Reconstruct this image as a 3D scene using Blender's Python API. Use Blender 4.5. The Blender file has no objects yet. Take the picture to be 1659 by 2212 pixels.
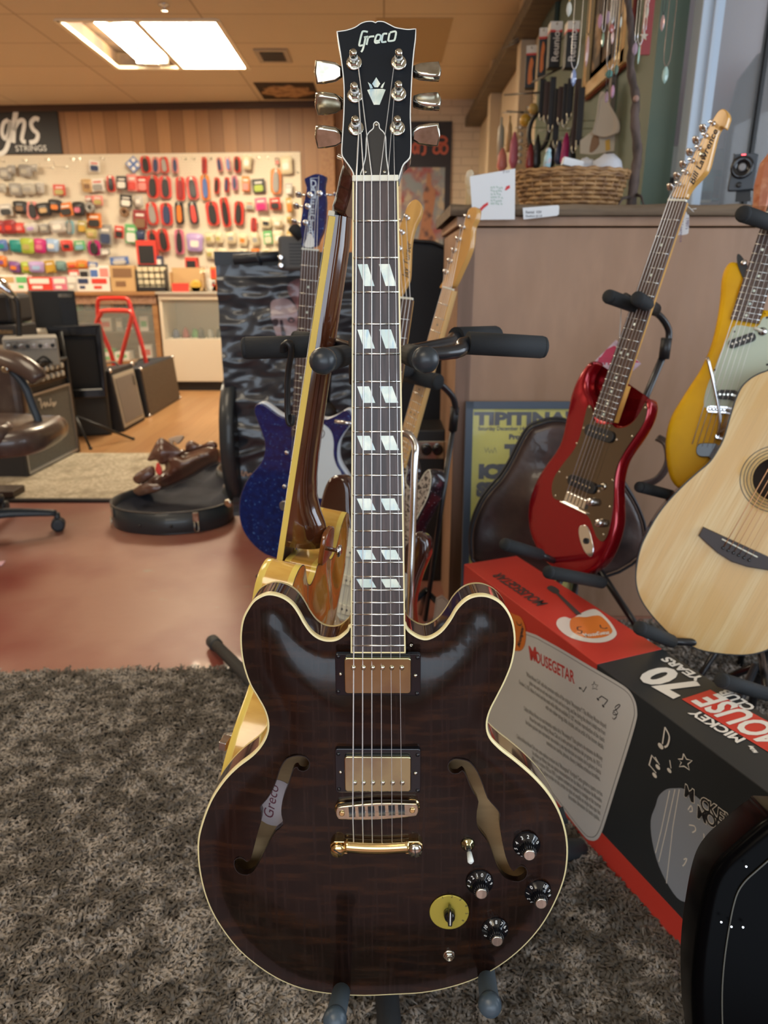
import bpy, bmesh, math, random
import numpy as np
from mathutils import Matrix, Vector
from mathutils.geometry import delaunay_2d_cdt
R_ = random.Random(7)
C = bpy.context.scene.collection
# ------------------------------------------------------------------ camera, world, exposure
F, CX, CY, H, PITCH = 1535.0, 829.5, 1106.0, 1.1, math.radians(18.2)
CAM = Vector((0, 0, H))
RT = Vector((1, 0, 0)); FW = Vector((0, math.cos(PITCH), -math.sin(PITCH))); UP = Vector((0, math.sin(PITCH), math.cos(PITCH)))
cam = bpy.data.cameras.new('camera'); co = bpy.data.objects.new('camera', cam); C.objects.link(co)
co.location = CAM; co.rotation_euler = (math.radians(90) - PITCH, 0, 0)
cam.sensor_fit = 'VERTICAL'; cam.sensor_height = 9.8; cam.lens = F / 2212 * 9.8
cam.clip_start = 0.02
cam.dof.use_dof = True; cam.dof.focus_distance = 0.72; cam.dof.aperture_fstop = 2.0
sc = bpy.context.scene; sc.camera = co
sc.view_settings.view_transform = 'Standard'; sc.view_settings.look = 'None'
sc.view_settings.gamma = 1; sc.view_settings.use_curve_mapping = False
sc.view_settings.exposure = 0.38
CEIL = 2.76
w = bpy.data.worlds.new('world'); sc.world = w; w.use_nodes = True
w.node_tree.nodes['Background'].inputs[0].default_value = (0.62, 0.78, 1.0, 1)
w.node_tree.nodes['Background'].inputs[1].default_value = 0.9

def area(name, loc, rot, sx, sy, power, col, spread=180):
    l = bpy.data.lights.new(name, 'AREA'); l.shape = 'RECTANGLE'; l.size = sx; l.size_y = sy
    l.energy = power; l.color = col; l.spread = math.radians(spread)
    o = bpy.data.objects.new(name, l); o.location = loc; o.rotation_euler = rot; C.objects.link(o); return o
WARM = (1.0, 0.84, 0.62); COOL = (0.80, 0.90, 1.0)
area('window_daylight', (0.3, -2.35, 1.45), (math.radians(90), 0, 0), 3.6, 1.7, 40, COOL)
area('side_window_daylight', (2.9, 0.35, 1.5), (math.radians(90), 0, math.radians(90)), 2.6, 1.6, 40, COOL)
for i, (x, y, p) in enumerate([(-1.66, 2.2, 12), (-4.6, 6.17, 60), (-4.6, 2.2, 26), (-0.9, -1.0, 10)]):
    area('ceiling_lamp_light', (x, y, CEIL - 0.03), (0, 0, 0), 1.05, 1.1, p, WARM)  # light of the unseen lamps added along the ceiling

# ------------------------------------------------------------------ projection helpers
def ray(x, y): return FW * F + RT * (x - CX) + UP * (CY - y)
def at_z(x, y, z): d = ray(x, y); return CAM + d * ((z - H) / d.z)
def at_y(x, y, Y): d = ray(x, y); return CAM + d * (Y / d.y)
def at_x(x, y, X): d = ray(x, y); return CAM + d * (X / d.x)
def zo(ox, oy, s): return lambda x, y: (ox + x / s, oy + y / s)

def ortho(O, V, N):
    V = Vector(V).normalized(); N = Vector(N); N = (N - V * N.dot(V)).normalized(); U = V.cross(N)
    m = Matrix.Identity(4)
    for i, a in enumerate((U, V, N)):
        for j in range(3): m[j][i] = a[j]
    m.translation = Vector(O); return m
def sub(m, loc=(0, 0, 0), rx=0, ry=0, rz=0):
    return m @ Matrix.Translation(loc) @ Matrix.Rotation(math.radians(rz), 4, 'Z') @ Matrix.Rotation(math.radians(ry), 4, 'Y') @ Matrix.Rotation(math.radians(rx), 4, 'X')
def hit(m, x, y, z=0.0):
    N = Vector((m[0][2], m[1][2], m[2][2])); O = m.translation + N * z
    d = ray(x, y); p = CAM + d * ((O - CAM).dot(N) / d.dot(N))
    l = m.inverted() @ p; return (l.x, l.y)
def hits(m, pts, z=0.0, f=None): return [hit(m, *(f(*p) if f else p), z) for p in pts]
def aim(a, b, roll=(0, 0, 1)):
    """frame at a whose +Y runs to b"""
    a = Vector(a); b = Vector(b); v = (b - a).normalized(); n = Vector(roll)
    if abs(v.dot(n)) > .97: n = Vector((0, -1, 0))
    return ortho(a, v, n)

# ------------------------------------------------------------------ materials
MATS = {}
def M(name, col, rough=.5, metal=0., coat=0., noise=None, noise2=None, bump=None, emit=None, spec=.5, trans=0., alpha=1., wave=None, sheen=0.):
    if name in MATS: return MATS[name]
    m = bpy.data.materials.new(name); m.use_nodes = True; nt = m.node_tree; N = nt.nodes; L = nt.links
    b = N['Principled BSDF']; I = b.inputs
    I['Base Color'].default_value = (*col, 1); I['Roughness'].default_value = rough; I['Metallic'].default_value = metal
    I['Coat Weight'].default_value = coat; I['Coat Roughness'].default_value = .05; I['Specular IOR Level'].default_value = spec
    I['Transmission Weight'].default_value = trans; I['Alpha'].default_value = alpha; I['Sheen Weight'].default_value = sheen
    if emit: I['Emission Color'].default_value = (*emit[0], 1); I['Emission Strength'].default_value = emit[1]
    tc = None
    def coord(sc_):
        nonlocal tc
        if not tc: tc = N.new('ShaderNodeTexCoord')
        mp = N.new('ShaderNodeMapping'); L.new(tc.outputs['Object'], mp.inputs[0])
        mp.inputs['Scale'].default_value = sc_ if isinstance(sc_, tuple) else (sc_,) * 3
        return mp.outputs[0]
    last = None
    for ns in (noise, noise2):
        if not ns: continue
        scl, c2, lo, hi = ns[:4]; det = ns[4] if len(ns) > 4 else 4
        t = N.new('ShaderNodeTexNoise'); t.inputs['Scale'].default_value = 1; t.inputs['Detail'].default_value = det
        L.new(coord(scl), t.inputs['Vector'])
        r = N.new('ShaderNodeMapRange'); r.inputs[1].default_value = lo; r.inputs[2].default_value = hi
        L.new(t.outputs['Fac'], r.inputs[0])
        mx = N.new('ShaderNodeMix'); mx.data_type = 'RGBA'
        L.new(r.outputs[0], mx.inputs[0])
        if last: L.new(last, mx.inputs[6])
        else: mx.inputs[6].default_value = (*col, 1)
        mx.inputs[7].default_value = (*c2, 1); last = mx.outputs[2]
    if wave:
        scl, c2, dist, fac = wave[:4]; ax = wave[4] if len(wave) > 4 else 'X'
        t = N.new('ShaderNodeTexWave'); t.bands_direction = ax; t.inputs['Scale'].default_value = 1
        t.inputs['Distortion'].default_value = dist; t.inputs['Detail'].default_value = 3; t.inputs['Detail Scale'].default_value = 1.5
        L.new(coord(scl), t.inputs['Vector'])
        r = N.new('ShaderNodeMath'); r.operation = 'MULTIPLY'; r.inputs[1].default_value = fac; L.new(t.outputs['Fac'], r.inputs[0])
        mx = N.new('ShaderNodeMix'); mx.data_type = 'RGBA'; L.new(r.outputs[0], mx.inputs[0])
        if last: L.new(last, mx.inputs[6])
        else: mx.inputs[6].default_value = (*col, 1)
        mx.inputs[7].default_value = (*c2, 1); last = mx.outputs[2]
    if last: L.new(last, I['Base Color'])
    if bump:
        t = N.new('ShaderNodeTexNoise'); t.inputs['Scale'].default_value = 1; t.inputs['Detail'].default_value = 5
        L.new(coord(bump[0]), t.inputs['Vector'])
        bp = N.new('ShaderNodeBump'); bp.inputs['Strength'].default_value = bump[1]; bp.inputs['Distance'].default_value = bump[2] if len(bump) > 2 else .002
        L.new(t.outputs['Fac'], bp.inputs['Height']); L.new(bp.outputs[0], I['Normal'])
    MATS[name] = m; return m

# ------------------------------------------------------------------ mesh building
def smooth(pts, n=5, closed=True):
    P = [np.array(p[:2], float) for p in pts]; out = []; k = len(P)
    rng = range(k) if closed else range(k - 1)
    for i in rng:
        p0 = P[(i - 1) % k] if closed or i > 0 else P[0]; p1 = P[i]; p2 = P[(i + 1) % k]
        p3 = P[(i + 2) % k] if closed or i + 2 < k else P[-1]
        if np.linalg.norm(p2 - p1) < 1e-9: continue
        for j in range(n):
            t = j / n
            out.append(tuple(.5 * (2 * p1 + (p2 - p0) * t + (2 * p0 - 5 * p1 + 4 * p2 - p3) * t * t + (3 * p1 - p0 - 3 * p2 + p3) * t ** 3)))
    if not closed: out.append(tuple(P[-1]))
    return out
def smooth3(pts, n=6):
    P = [Vector(p) for p in pts]; out = []; k = len(P)
    for i in range(k - 1):
        p0 = P[max(i - 1, 0)]; p1 = P[i]; p2 = P[i + 1]; p3 = P[min(i + 2, k - 1)]
        for j in range(n):
            t = j / n
            out.append(.5 * (2 * p1 + (p2 - p0) * t + (2 * p0 - 5 * p1 + 4 * p2 - p3) * t * t + (3 * p1 - p0 - 3 * p2 + p3) * t ** 3))
    return out + [P[-1]]
def ccw(o):
    a = sum(o[i - 1][0] * o[i][1] - o[i][0] * o[i - 1][1] for i in range(len(o)))
    return list(o) if a > 0 else list(o)[::-1]
def offset(o, d):
    """inset a ccw outline by d"""
    A = np.array(o, float); T = np.roll(A, -1, 0) - np.roll(A, 1, 0); T /= np.linalg.norm(T, axis=1)[:, None] + 1e-12
    return [tuple(p) for p in (A + np.stack([-T[:, 1], T[:, 0]], 1) * d)]
def inpoly(P, x, y):
    P = np.asarray(P); x = np.asarray(x); y = np.asarray(y); c = np.zeros(x.shape, bool)
    xs, ys = P[:, 0], P[:, 1]; j = len(P) - 1
    for i in range(len(P)):
        c ^= ((ys[i] > y) != (ys[j] > y)) & (x < (xs[j] - xs[i]) * (y - ys[i]) / (ys[j] - ys[i] + 1e-15) + xs[i]); j = i
    return c
def rrect(x0, x1, y0, y1, r, n=5):
    o = []
    for cx, cy, a in ((x1 - r, y1 - r, 0), (x0 + r, y1 - r, 90), (x0 + r, y0 + r, 180), (x1 - r, y0 + r, 270)):
        for i in range(n + 1):
            t = math.radians(a + 90 * i / n); o.append((cx + r * math.cos(t), cy + r * math.sin(t)))
    return o
def circle(cx, cy, r, n=24, ry=None):
    return [(cx + r * math.cos(2 * math.pi * i / n), cy + (ry or r) * math.sin(2 * math.pi * i / n)) for i in range(n)]

class MB:
    def __init__(s, m=None, warp=None):
        s.m = m.copy() if m else Matrix.Identity(4); s.warp = warp; s.V = []; s.Fc = []; s.S = []
    def add(s, vs, fs, sm=False):
        b = len(s.V)
        for v in vs:
            v = Vector(v)
            if s.warp: v = Vector(s.warp(v))
            s.V.append(s.m @ v)
        for f in fs: s.Fc.append(tuple(b + i for i in f)); s.S.append(sm)
        return s
    def box(s, x0, x1, y0, y1, z0, z1):
        v = [(x, y, z) for z in (z0, z1) for y in (y0, y1) for x in (x0, x1)]
        return s.add(v, [(0, 2, 3, 1), (4, 5, 7, 6), (0, 1, 5, 4), (2, 6, 7, 3), (0, 4, 6, 2), (1, 3, 7, 5)])
    def prism(s, o, z0, z1, sm=False, cap0=True):
        o = ccw(o); n = len(o)
        s.add([(x, y, z0) for x, y in o] + [(x, y, z1) for x, y in o], [(i, (i + 1) % n, n + (i + 1) % n, n + i) for i in range(n)], sm)
        v = [(x, y, z1) for x, y in o]; s.add(v, [tuple(range(n))])
        if cap0: s.add([(x, y, z0) for x, y in o], [tuple(reversed(range(n)))])
        return s
    def flat(s, o, z=0.):
        o = ccw(o); return s.add([(x, y, z) for x, y in o], [tuple(range(len(o)))])
    def rings(s, loops, close=True, sm=True):
        n = len(loops[0]); b = []; f = []
        for l in loops: b += list(l)
        for k in range(len(loops) - 1):
            for i in range(n if close else n - 1): f.append((k * n + i, k * n + (i + 1) % n, (k + 1) * n + (i + 1) % n, (k + 1) * n + i))
        return s.add(b, f, sm)
    def cdt(s, o, z, holes=(), sp=.01, zf=None, flip=False):
        """triangulated cap with interior points so it can bulge"""
        o = ccw(o); A = np.array(o)
        lo, hi = A.min(0), A.max(0); gx, gy = np.meshgrid(np.arange(lo[0], hi[0], sp), np.arange(lo[1], hi[1], sp)); gx = gx.ravel(); gy = gy.ravel()
        k = inpoly(A, gx, gy)
        for h in holes: k &= ~inpoly(h, gx, gy)
        gx, gy = gx[k], gy[k]
        def dist(px, py, poly):
            P = np.asarray(poly); Q = np.roll(P, -1, 0); d = np.full(len(px), 9.)
            for a, b in zip(P, Q):
                ab = b - a; t = np.clip(((px - a[0]) * ab[0] + (py - a[1]) * ab[1]) / (ab @ ab + 1e-15), 0, 1)
                d = np.minimum(d, np.hypot(px - a[0] - t * ab[0], py - a[1] - t * ab[1]))
            return d
        db = dist(gx, gy, A); k = db > sp * .5
        for h in holes: k &= dist(gx, gy, h) > sp * .3
        gx, gy = gx[k], gy[k]
        vs = [tuple(p) for p in A]; ed = [(i, (i + 1) % len(A)) for i in range(len(A))]
        for h in holes:
            b = len(vs); vs += [tuple(p) for p in h]; ed += [(b + i, b + (i + 1) % len(h)) for i in range(len(h))]
        vs += list(zip(gx, gy))
        r = delaunay_2d_cdt([Vector(v) for v in vs], ed, [list(range(len(A)))], 1, 1e-7)
        V2 = np.array([tuple(v) for v in r[0]]); T = np.array(r[2]); cen = V2[T].mean(1)
        keep = np.ones(len(T), bool)
        for h in holes: keep &= ~inpoly(h, cen[:, 0], cen[:, 1])
        T = T[keep]; D = dist(V2[:, 0], V2[:, 1], A)
        zz = [z + (zf(d, x, y) if zf else 0) for d, (x, y) in zip(D, V2)]
        ar = (V2[T[:, 1]] - V2[T[:, 0]]); br = (V2[T[:, 2]] - V2[T[:, 0]]); sg = ar[:, 0] * br[:, 1] - ar[:, 1] * br[:, 0]
        fs = [tuple(int(i) for i in (t if (g > 0) != flip else t[::-1])) for t, g in zip(T, sg)]
        return s.add([(x, y, z_) for (x, y), z_ in zip(V2, zz)], fs, True)
    def slab(s, o, z0, z1, rt=0., rb=0., zf=None, sp=.012, holes=(), n=4, flatcap=False):
        """thick plate with rounded edges (front z1, back z0)"""
        o = ccw(o); L = []
        for i in range(n + 1 if rb else 1):
            a = (i / n) * math.pi / 2 if rb else 0
            L.append([(x, y, z0 + rb * (1 - math.sin(a))) for x, y in offset(o, rb * (1 - math.cos(a)) if rb else 0)] if rb else [(x, y, z0) for x, y in o])
        if rb: L = [[(x, y, z0 + rb - rb * math.cos(i / n * math.pi / 2)) for x, y in offset(o, rb - rb * math.sin(i / n * math.pi / 2))] for i in range(n + 1)]
        if rt: L += [[(x, y, z1 - rt + rt * math.sin(i / n * math.pi / 2)) for x, y in offset(o, rt - rt * math.cos(i / n * math.pi / 2))] for i in range(n + 1)]
        else: L += [[(x, y, z1) for x, y in o]]
        s.rings(L)
        top = [(x, y) for x, y, _ in L[-1]]; bot = [(x, y) for x, y, _ in L[0]]
        if flatcap: s.flat(top, z1)
        else: s.cdt(top, z1, holes, sp, zf)
        s.add([(x, y, z0) for x, y in bot], [tuple(reversed(range(len(bot))))]); return s
    def band(s, o, w_, z0, z1, closed=True):
        """rectangular strip following an outline, w_ wide inwards"""
        o = ccw(o) if closed else list(o); i_ = offset(o, w_)
        s.rings([[(x, y, z0) for x, y in o], [(x, y, z1) for x, y in o], [(x, y, z1) for x, y in i_], [(x, y, z0) for x, y in i_]], closed, False); return s
    def tube(s, pts, r, n=10, cap=True, sm=True, flat=1.):
        P = [Vector(p) for p in pts]; k = len(P); rr = r if isinstance(r, (list, tuple)) else [r] * k; loops = []
        u = None
        for i in range(k):
            t = (P[min(i + 1, k - 1)] - P[max(i - 1, 0)]).normalized()
            if u is None: u = t.orthogonal().normalized()
            u = (u - t * u.dot(t)).normalized(); v = t.cross(u)
            loops.append([tuple(P[i] + (u * math.cos(2 * math.pi * j / n) + v * flat * math.sin(2 * math.pi * j / n)) * rr[i]) for j in range(n)])
        s.rings(loops, True, sm)
        if cap: s.add(loops[0], [tuple(reversed(range(n)))]); s.add(loops[-1], [tuple(range(n))])
        return s
    def lathe(s, prof, o=(0, 0, 0), ax=(0, 0, 1), n=20, sm=True, sx=1., sy=1.):
        ax = Vector(ax).normalized(); u = ax.orthogonal().normalized() if abs(ax.z) < .99 else Vector((1, 0, 0)); v = ax.cross(u); o = Vector(o)
        loops = [[tuple(o + ax * h + (u * sx * math.cos(2 * math.pi * j / n) + v * sy * math.sin(2 * math.pi * j / n)) * r) for j in range(n)] for r, h in prof]
        s.rings(loops, True, sm)
        if prof[0][0] > 1e-6: s.add(loops[0], [tuple(reversed(range(n)))])
        if prof[-1][0] > 1e-6: s.add(loops[-1], [tuple(range(n))])
        return s
    def ball(s, c, r, n=12, sz=1.):
        return s.lathe([(max(1e-7, r * math.sin(math.pi * i / 8)), -r * sz * math.cos(math.pi * i / 8)) for i in range(9)], c, n=n)
    def stroke(s, pts, w_, z=0., h=0., n=3, sm=True):
        """pen line lying in the XY plane"""
        P = smooth(pts, n, False) if sm and len(pts) > 2 else [tuple(p[:2]) for p in pts]
        A = np.array(P, float); T = np.gradient(A, axis=0); T /= np.linalg.norm(T, axis=1)[:, None] + 1e-12; Nn = np.stack([-T[:, 1], T[:, 0]], 1) * w_ / 2
        l = A + Nn; r = A - Nn; k = len(A)
        vs = [(x, y, z) for x, y in l] + [(x, y, z) for x, y in r]
        return s.add(vs, [(k + i, k + i + 1, i + 1, i) for i in range(k - 1)])
    def text(s, st, size, x=0, y=0, z=0., rot=0., shear=0., align='LEFT', sx=1., ext=0., bold=0.):
        cu = bpy.data.curves.new('t', 'FONT'); cu.body = st; cu.size = size; cu.shear = shear; cu.align_x = align; cu.extrude = ext; cu.resolution_u = 3
        if bold: cu.offset = bold
        ob = bpy.data.objects.new('t', cu); C.objects.link(ob); bpy.context.view_layer.update()
        me = ob.evaluated_get(bpy.context.evaluated_depsgraph_get()).to_mesh()
        c_, s_ = math.cos(math.radians(rot)), math.sin(math.radians(rot))
        vs = [(x + (v.co.x * sx * c_ - v.co.y * s_), y + (v.co.x * sx * s_ + v.co.y * c_), z + v.co.z) for v in me.vertices]
        fs = [tuple(p.vertices) for p in me.polygons]
        ob.evaluated_get(bpy.context.evaluated_depsgraph_get()).to_mesh_clear()
        bpy.data.objects.remove(ob); bpy.data.curves.remove(cu)
        return s.add(vs, fs)

def root(name, label, cat, m, group=None):
    o = bpy.data.objects.new(name, None); C.objects.link(o); o.empty_display_size = .02
    if not isinstance(m, Matrix): m = Matrix.Translation(Vector(m))
    o.matrix_world = m; o['_m'] = [list(r) for r in m]
    tag(o, label, cat, group); return o
def tag(o, label=None, cat=None, group=None, kind=None):
    if label: o['label'] = label
    if cat: o['category'] = cat
    if group: o['group'] = group
    if kind: o['kind'] = kind
    return o
RM = {}
def put(mb, name, mat, parent=None, bevel=0., seg=2, label=None, kind=None, m=None):
    """link the collected geometry as ONE object; its frame is that of its top-level root"""
    if parent is not None: rm = RM[parent.name]
    else: rm = m if m is not None else Matrix.Identity(4)
    inv = rm.inverted(); me = bpy.data.meshes.new(name)
    me.from_pydata([tuple(inv @ v) for v in mb.V], [], mb.Fc)
    me.polygons.foreach_set('use_smooth', mb.S)
    bm = bmesh.new(); bm.from_mesh(me)
    bmesh.ops.remove_doubles(bm, verts=bm.verts, dist=1e-5)
    if bevel:
        ed = [e for e in bm.edges if len(e.link_faces) == 2 and e.calc_face_angle(0) > .5]
        if ed: bmesh.ops.bevel(bm, geom=ed, offset=bevel, segments=seg, affect='EDGES', profile=.5, clamp_overlap=True)
    bm.to_mesh(me); bm.free()
    if isinstance(mat, (list, tuple)):
        for q in mat: me.materials.append(q)
    else: me.materials.append(mat)
    me.update()
    o = bpy.data.objects.new(name, me); C.objects.link(o)
    if parent is not None: o.parent = parent
    else: o.matrix_world = rm
    RM[o.name] = rm
    if label: o['label'] = label
    if kind: o['kind'] = kind
    return o
def thing(name, label, cat, m, group=None):
    if not isinstance(m, Matrix): m = Matrix.Translation(Vector(m))
    o = bpy.data.objects.new(name, None); C.objects.link(o); o.empty_display_size = .02
    o.matrix_world = m; RM[o.name] = m; tag(o, label, cat, group); return o
def single(mb, name, mat, label, cat, m=None, group=None, bevel=0.):
    o = put(mb, name, mat, None, bevel, m=m); tag(o, label, cat, group); return o
def struct(mb, name, mat, bevel=0.):
    o = put(mb, name, mat, None, bevel); o['kind'] = 'structure'; return o
def dup(src, mw, label=None, group=None):
    r = src.copy(); C.objects.link(r); r.matrix_world = mw; RM[r.name] = mw
    for ch in src.children:
        c = ch.copy(); C.objects.link(c); c.parent = r; c.matrix_parent_inverse = ch.matrix_parent_inverse
        for g in ch.children:
            d = g.copy(); C.objects.link(d); d.parent = c
    if label: r['label'] = label
    if group: r['group'] = group
    return r

# shared materials
BLACKP = M('black_plastic', (.012, .013, .015), .45)
BLACKG = M('black_gloss', (.005, .006, .009), .15, coat=.25)
FOAM = M('black_foam', (.012, .015, .018), .8, bump=(900, .5, .0006))
STEEL = M('black_steel', (.012, .013, .016), .3, coat=.3)
CHROME = M('chrome', (.75, .76, .78), .14, 1.)
NICKEL = M('nickel', (.62, .60, .52), .16, 1., noise=(60, (.45, .42, .33), .45, .65), bump=(25, .06, .002))
GOLD = M('gold', (.80, .58, .26), .17, 1., noise=(90, (.62, .46, .24), .5, .7))
CREAM = M('cream_binding', (.80, .70, .38), .35, coat=.4)
WHITEP = M('white_plastic', (.8, .82, .8), .35)
BONE = M('bone', (.74, .74, .62), .4)
STRINGM = M('string_steel', (.72, .72, .72), .35, .6)
PEARL = M('pearl', (.55, .68, .62), .2, coat=.5, noise=((60, 60, 60), (.78, .85, .74), .4, .6), noise2=((140, 40, 90), (.42, .60, .68), .55, .7))
PAPER = M('paper', (.78, .82, .86), .7)
INK = M('ink', (.03, .03, .035), .7)
ROSE = M('rosewood', (.030, .018, .016), .42, noise=((260, 14, 90), (.075, .045, .040), .42, .66), bump=((500, 25, 200), .12, .0008))
ROSEB = M('brown_rosewood', (.085, .042, .030), .45, noise=((260, 14, 90), (.045, .024, .018), .42, .66))
MAPLE = M('amber_maple', (.66, .36, .09), .25, coat=.5, noise=((60, 8, 60), (.52, .27, .06), .4, .7))
MAPLEL = M('pale_maple', (.72, .46, .19), .3, coat=.4, noise=((60, 8, 60), (.60, .36, .13), .4, .7))
# ================================================================== THE ROOM
def nodes(name, rough=.6):
    m = bpy.data.materials.new(name); m.use_nodes = True; MATS[name] = m
    b = m.node_tree.nodes['Principled BSDF']; b.inputs['Roughness'].default_value = rough
    return m, m.node_tree.nodes, m.node_tree.links, b
def plankmat(name, c1, c2, c3, width, axis, rough=.5, length=0, groove=.03):
    m, N, L, b = nodes(name, rough)
    tc = N.new('ShaderNodeTexCoord'); sp = N.new('ShaderNodeSeparateXYZ'); L.new(tc.outputs['Object'], sp.inputs[0])
    def mt(op, a, bb=None):
        n = N.new('ShaderNodeMath'); n.operation = op
        for i, v in enumerate((a, bb)):
            if v is None: continue
            if isinstance(v, (int, float)): n.inputs[i].default_value = v
            else: L.new(v, n.inputs[i])
        return n.outputs[0]
    d = mt('DIVIDE', sp.outputs[axis], width); fl = mt('FLOOR', d); fr_ = mt('SUBTRACT', d, fl)
    wn = N.new('ShaderNodeTexWhiteNoise'); wn.noise_dimensions = '1D'; L.new(fl, wn.inputs['W'])
    if length:
        other = sp.outputs[1 - axis]
        e = mt('ADD', mt('DIVIDE', other, length), mt('MULTIPLY', wn.outputs[0], 7.3)); e = mt('FLOOR', e)
        w2 = N.new('ShaderNodeTexWhiteNoise'); w2.noise_dimensions = '2D'
        cb = N.new('ShaderNodeCombineXYZ'); L.new(fl, cb.inputs[0]); L.new(e, cb.inputs[1]); L.new(cb.outputs[0], w2.inputs['Vector']); val = w2.outputs[0]
    else: val = wn.outputs[0]
    t = N.new('ShaderNodeTexNoise'); mp = N.new('ShaderNodeMapping'); L.new(tc.outputs['Object'], mp.inputs[0]); L.new(mp.outputs[0], t.inputs['Vector'])
    s = [3., 3., 3.]; s[axis] = 45.; mp.inputs['Scale'].default_value = s; t.inputs['Scale'].default_value = 1; t.inputs['Detail'].default_value = 5
    m1 = N.new('ShaderNodeMix'); m1.data_type = 'RGBA'; L.new(val, m1.inputs[0]); m1.inputs[6].default_value = (*c1, 1); m1.inputs[7].default_value = (*c2, 1)
    m2 = N.new('ShaderNodeMix'); m2.data_type = 'RGBA'; L.new(mt('MULTIPLY', t.outputs['Fac'], .75), m2.inputs[0]); L.new(m1.outputs[2], m2.inputs[6]); m2.inputs[7].default_value = (*c3, 1)
    g = mt('MULTIPLY', mt('LESS_THAN', fr_, groove), .75)
    m3 = N.new('ShaderNodeMix'); m3.data_type = 'RGBA'; L.new(g, m3.inputs[0]); L.new(m2.outputs[2], m3.inputs[6]); m3.inputs[7].default_value = (c3[0] * .25, c3[1] * .25, c3[2] * .25, 1)
    L.new(m3.outputs[2], b.inputs['Base Color']); return m
def brickmat(name, c1, c2, mortar, bw, bh, ms, rough=.7, rot=None, bump=.3, scale=1., offs=.5):
    m, N, L, b = nodes(name, rough)
    tc = N.new('ShaderNodeTexCoord'); mp = N.new('ShaderNodeMapping'); L.new(tc.outputs['Object'], mp.inputs[0])
    if rot: mp.inputs['Rotation'].default_value = rot
    t = N.new('ShaderNodeTexBrick'); L.new(mp.outputs[0], t.inputs['Vector']); t.inputs['Scale'].default_value = scale
    t.inputs['Color1'].default_value = (*c1, 1); t.inputs['Color2'].default_value = (*c2, 1); t.inputs['Mortar'].default_value = (*mortar, 1)
    t.inputs['Brick Width'].default_value = bw; t.inputs['Row Height'].default_value = bh; t.inputs['Mortar Size'].default_value = ms; t.offset = offs
    L.new(t.outputs['Color'], b.inputs['Base Color'])
    bp = N.new('ShaderNodeBump'); bp.inputs['Strength'].default_value = bump; bp.inputs['Distance'].default_value = .004; bp.invert = True
    L.new(t.outputs['Fac'], bp.inputs['Height']); L.new(bp.outputs[0], b.inputs['Normal']); return m

CEILM = brickmat('ceiling_tiles', (.62, .52, .37), (.58, .49, .35), (.34, .26, .17), 1.22, .61, .006, .85, bump=.5, offs=.0)
FLOORR = M('red_painted_concrete', (.22, .060, .045), .42, coat=.15, noise=((1.3, 1.1, 1), (.34, .17, .12), .42, .60), noise2=((9, 16, 9), (.30, .22, .16), .68, .74), bump=((16, 20, 16), .25, .004))
FLOORW = plankmat('oak_floor_boards', (.42, .22, .09), (.50, .29, .13), (.30, .15, .06), .085, 0, .33, length=1.2, groove=.02)
PANEL = plankmat('wood_wall_panel', (.40, .21, .09), (.20, .095, .04), (.28, .14, .06), .135, 0, .5, groove=.05)
BRICKW = brickmat('white_painted_brick', (.60, .52, .42), (.56, .48, .39), (.46, .39, .31), .22, .075, .006, .7, rot=(math.radians(90), 0, 0), bump=.6)
WALLP = M('cream_wall_paint', (.52, .43, .31), .75)
GREENW = M('sage_green_paint', (.075, .115, .085), .6, noise=(3, (.10, .13, .09), .4, .7))
TRIMD = M('dark_trim', (.06, .03, .018), .5)

mb = MB(); mb.box(-6.5, 3.2, -2.6, 4.42, -.06, 0); struct(mb, 'floor', FLOORR)
mb = MB(); mb.box(-6.5, 3.2, 4.42, 8.5, -.06, .004); struct(mb, 'floor', FLOORW)
mb = MB()
# ceiling, leaving the opening of the light fixture
fx0, fx1, fy0, fy1 = -2.215, -1.125, 5.59, 6.77
for a in ((-6.5, fx0, -2.6, 8.5), (fx1, 3.2, -2.6, 8.5), (fx0, fx1, -2.6, fy0), (fx0, fx1, fy1, 8.5)): mb.box(*a, CEIL, CEIL + .06)
struct(mb, 'ceiling', CEILM)
WB = ortho((-.64, 7.91, 0), (0, 0, 1), (-.068, -1, 0))   # back wall frame
mb = MB(WB); mb.box(-6.2, .62, 0, CEIL, -.1, 0); struct(mb, 'wall_back', PANEL)
mb = MB(); mb.box(-.02, 1.1, 7.85, 7.95, 0, CEIL); struct(mb, 'wall_back', BRICKW)
mb = MB(WB); mb.box(-6.0, .6, 2.70, CEIL, 0, .03); struct(mb, 'trim_1', TRIMD)
mb = MB(WB); mb.box(.02, .16, 0, CEIL, 0, .12); struct(mb, 'trim_2', M('post_wood', (.30, .15, .06), .5, noise=((40, 4, 40), (.22, .10, .04), .4, .7)), .006)
mb = MB(); mb.box(-6.6, -6.5, -2.6, 8.6, 0, CEIL); struct(mb, 'wall_left', WALLP)
mb = MB(); mb.box(.95, 1.05, 5.0, 7.86, 0, CEIL); struct(mb, 'wall_right', WALLP)
mb = MB(); mb.box(.95, 1.05, 2.86, 5.0, 0, CEIL); struct(mb, 'wall_right', GREENW)
# front wall with shop windows and side wall with a window (daylight sources, out of frame)
mb = MB()
for a in ((-6.5, -1.6, 0, CEIL), (2.2, 3.2, 0, CEIL), (-1.6, 2.2, 0, .55), (-1.6, 2.2, 2.35, CEIL)): mb.box(a[0], a[1], -2.7, -2.6, a[2], a[3])
for x in (-.35, .95): mb.box(x - .03, x + .03, -2.68, -2.62, .55, 2.35)
struct(mb, 'wall_front', WALLP)
mb = MB()
for a in ((-2.6, -1.0, 0, CEIL), (1.7, 2.72, 0, CEIL), (-1.0, 1.7, 0, .6), (-1.0, 1.7, 2.35, CEIL)): mb.box(3.1, 3.2, a[0], a[1], a[2], a[3])
struct(mb, 'wall_right', WALLP)
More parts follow.
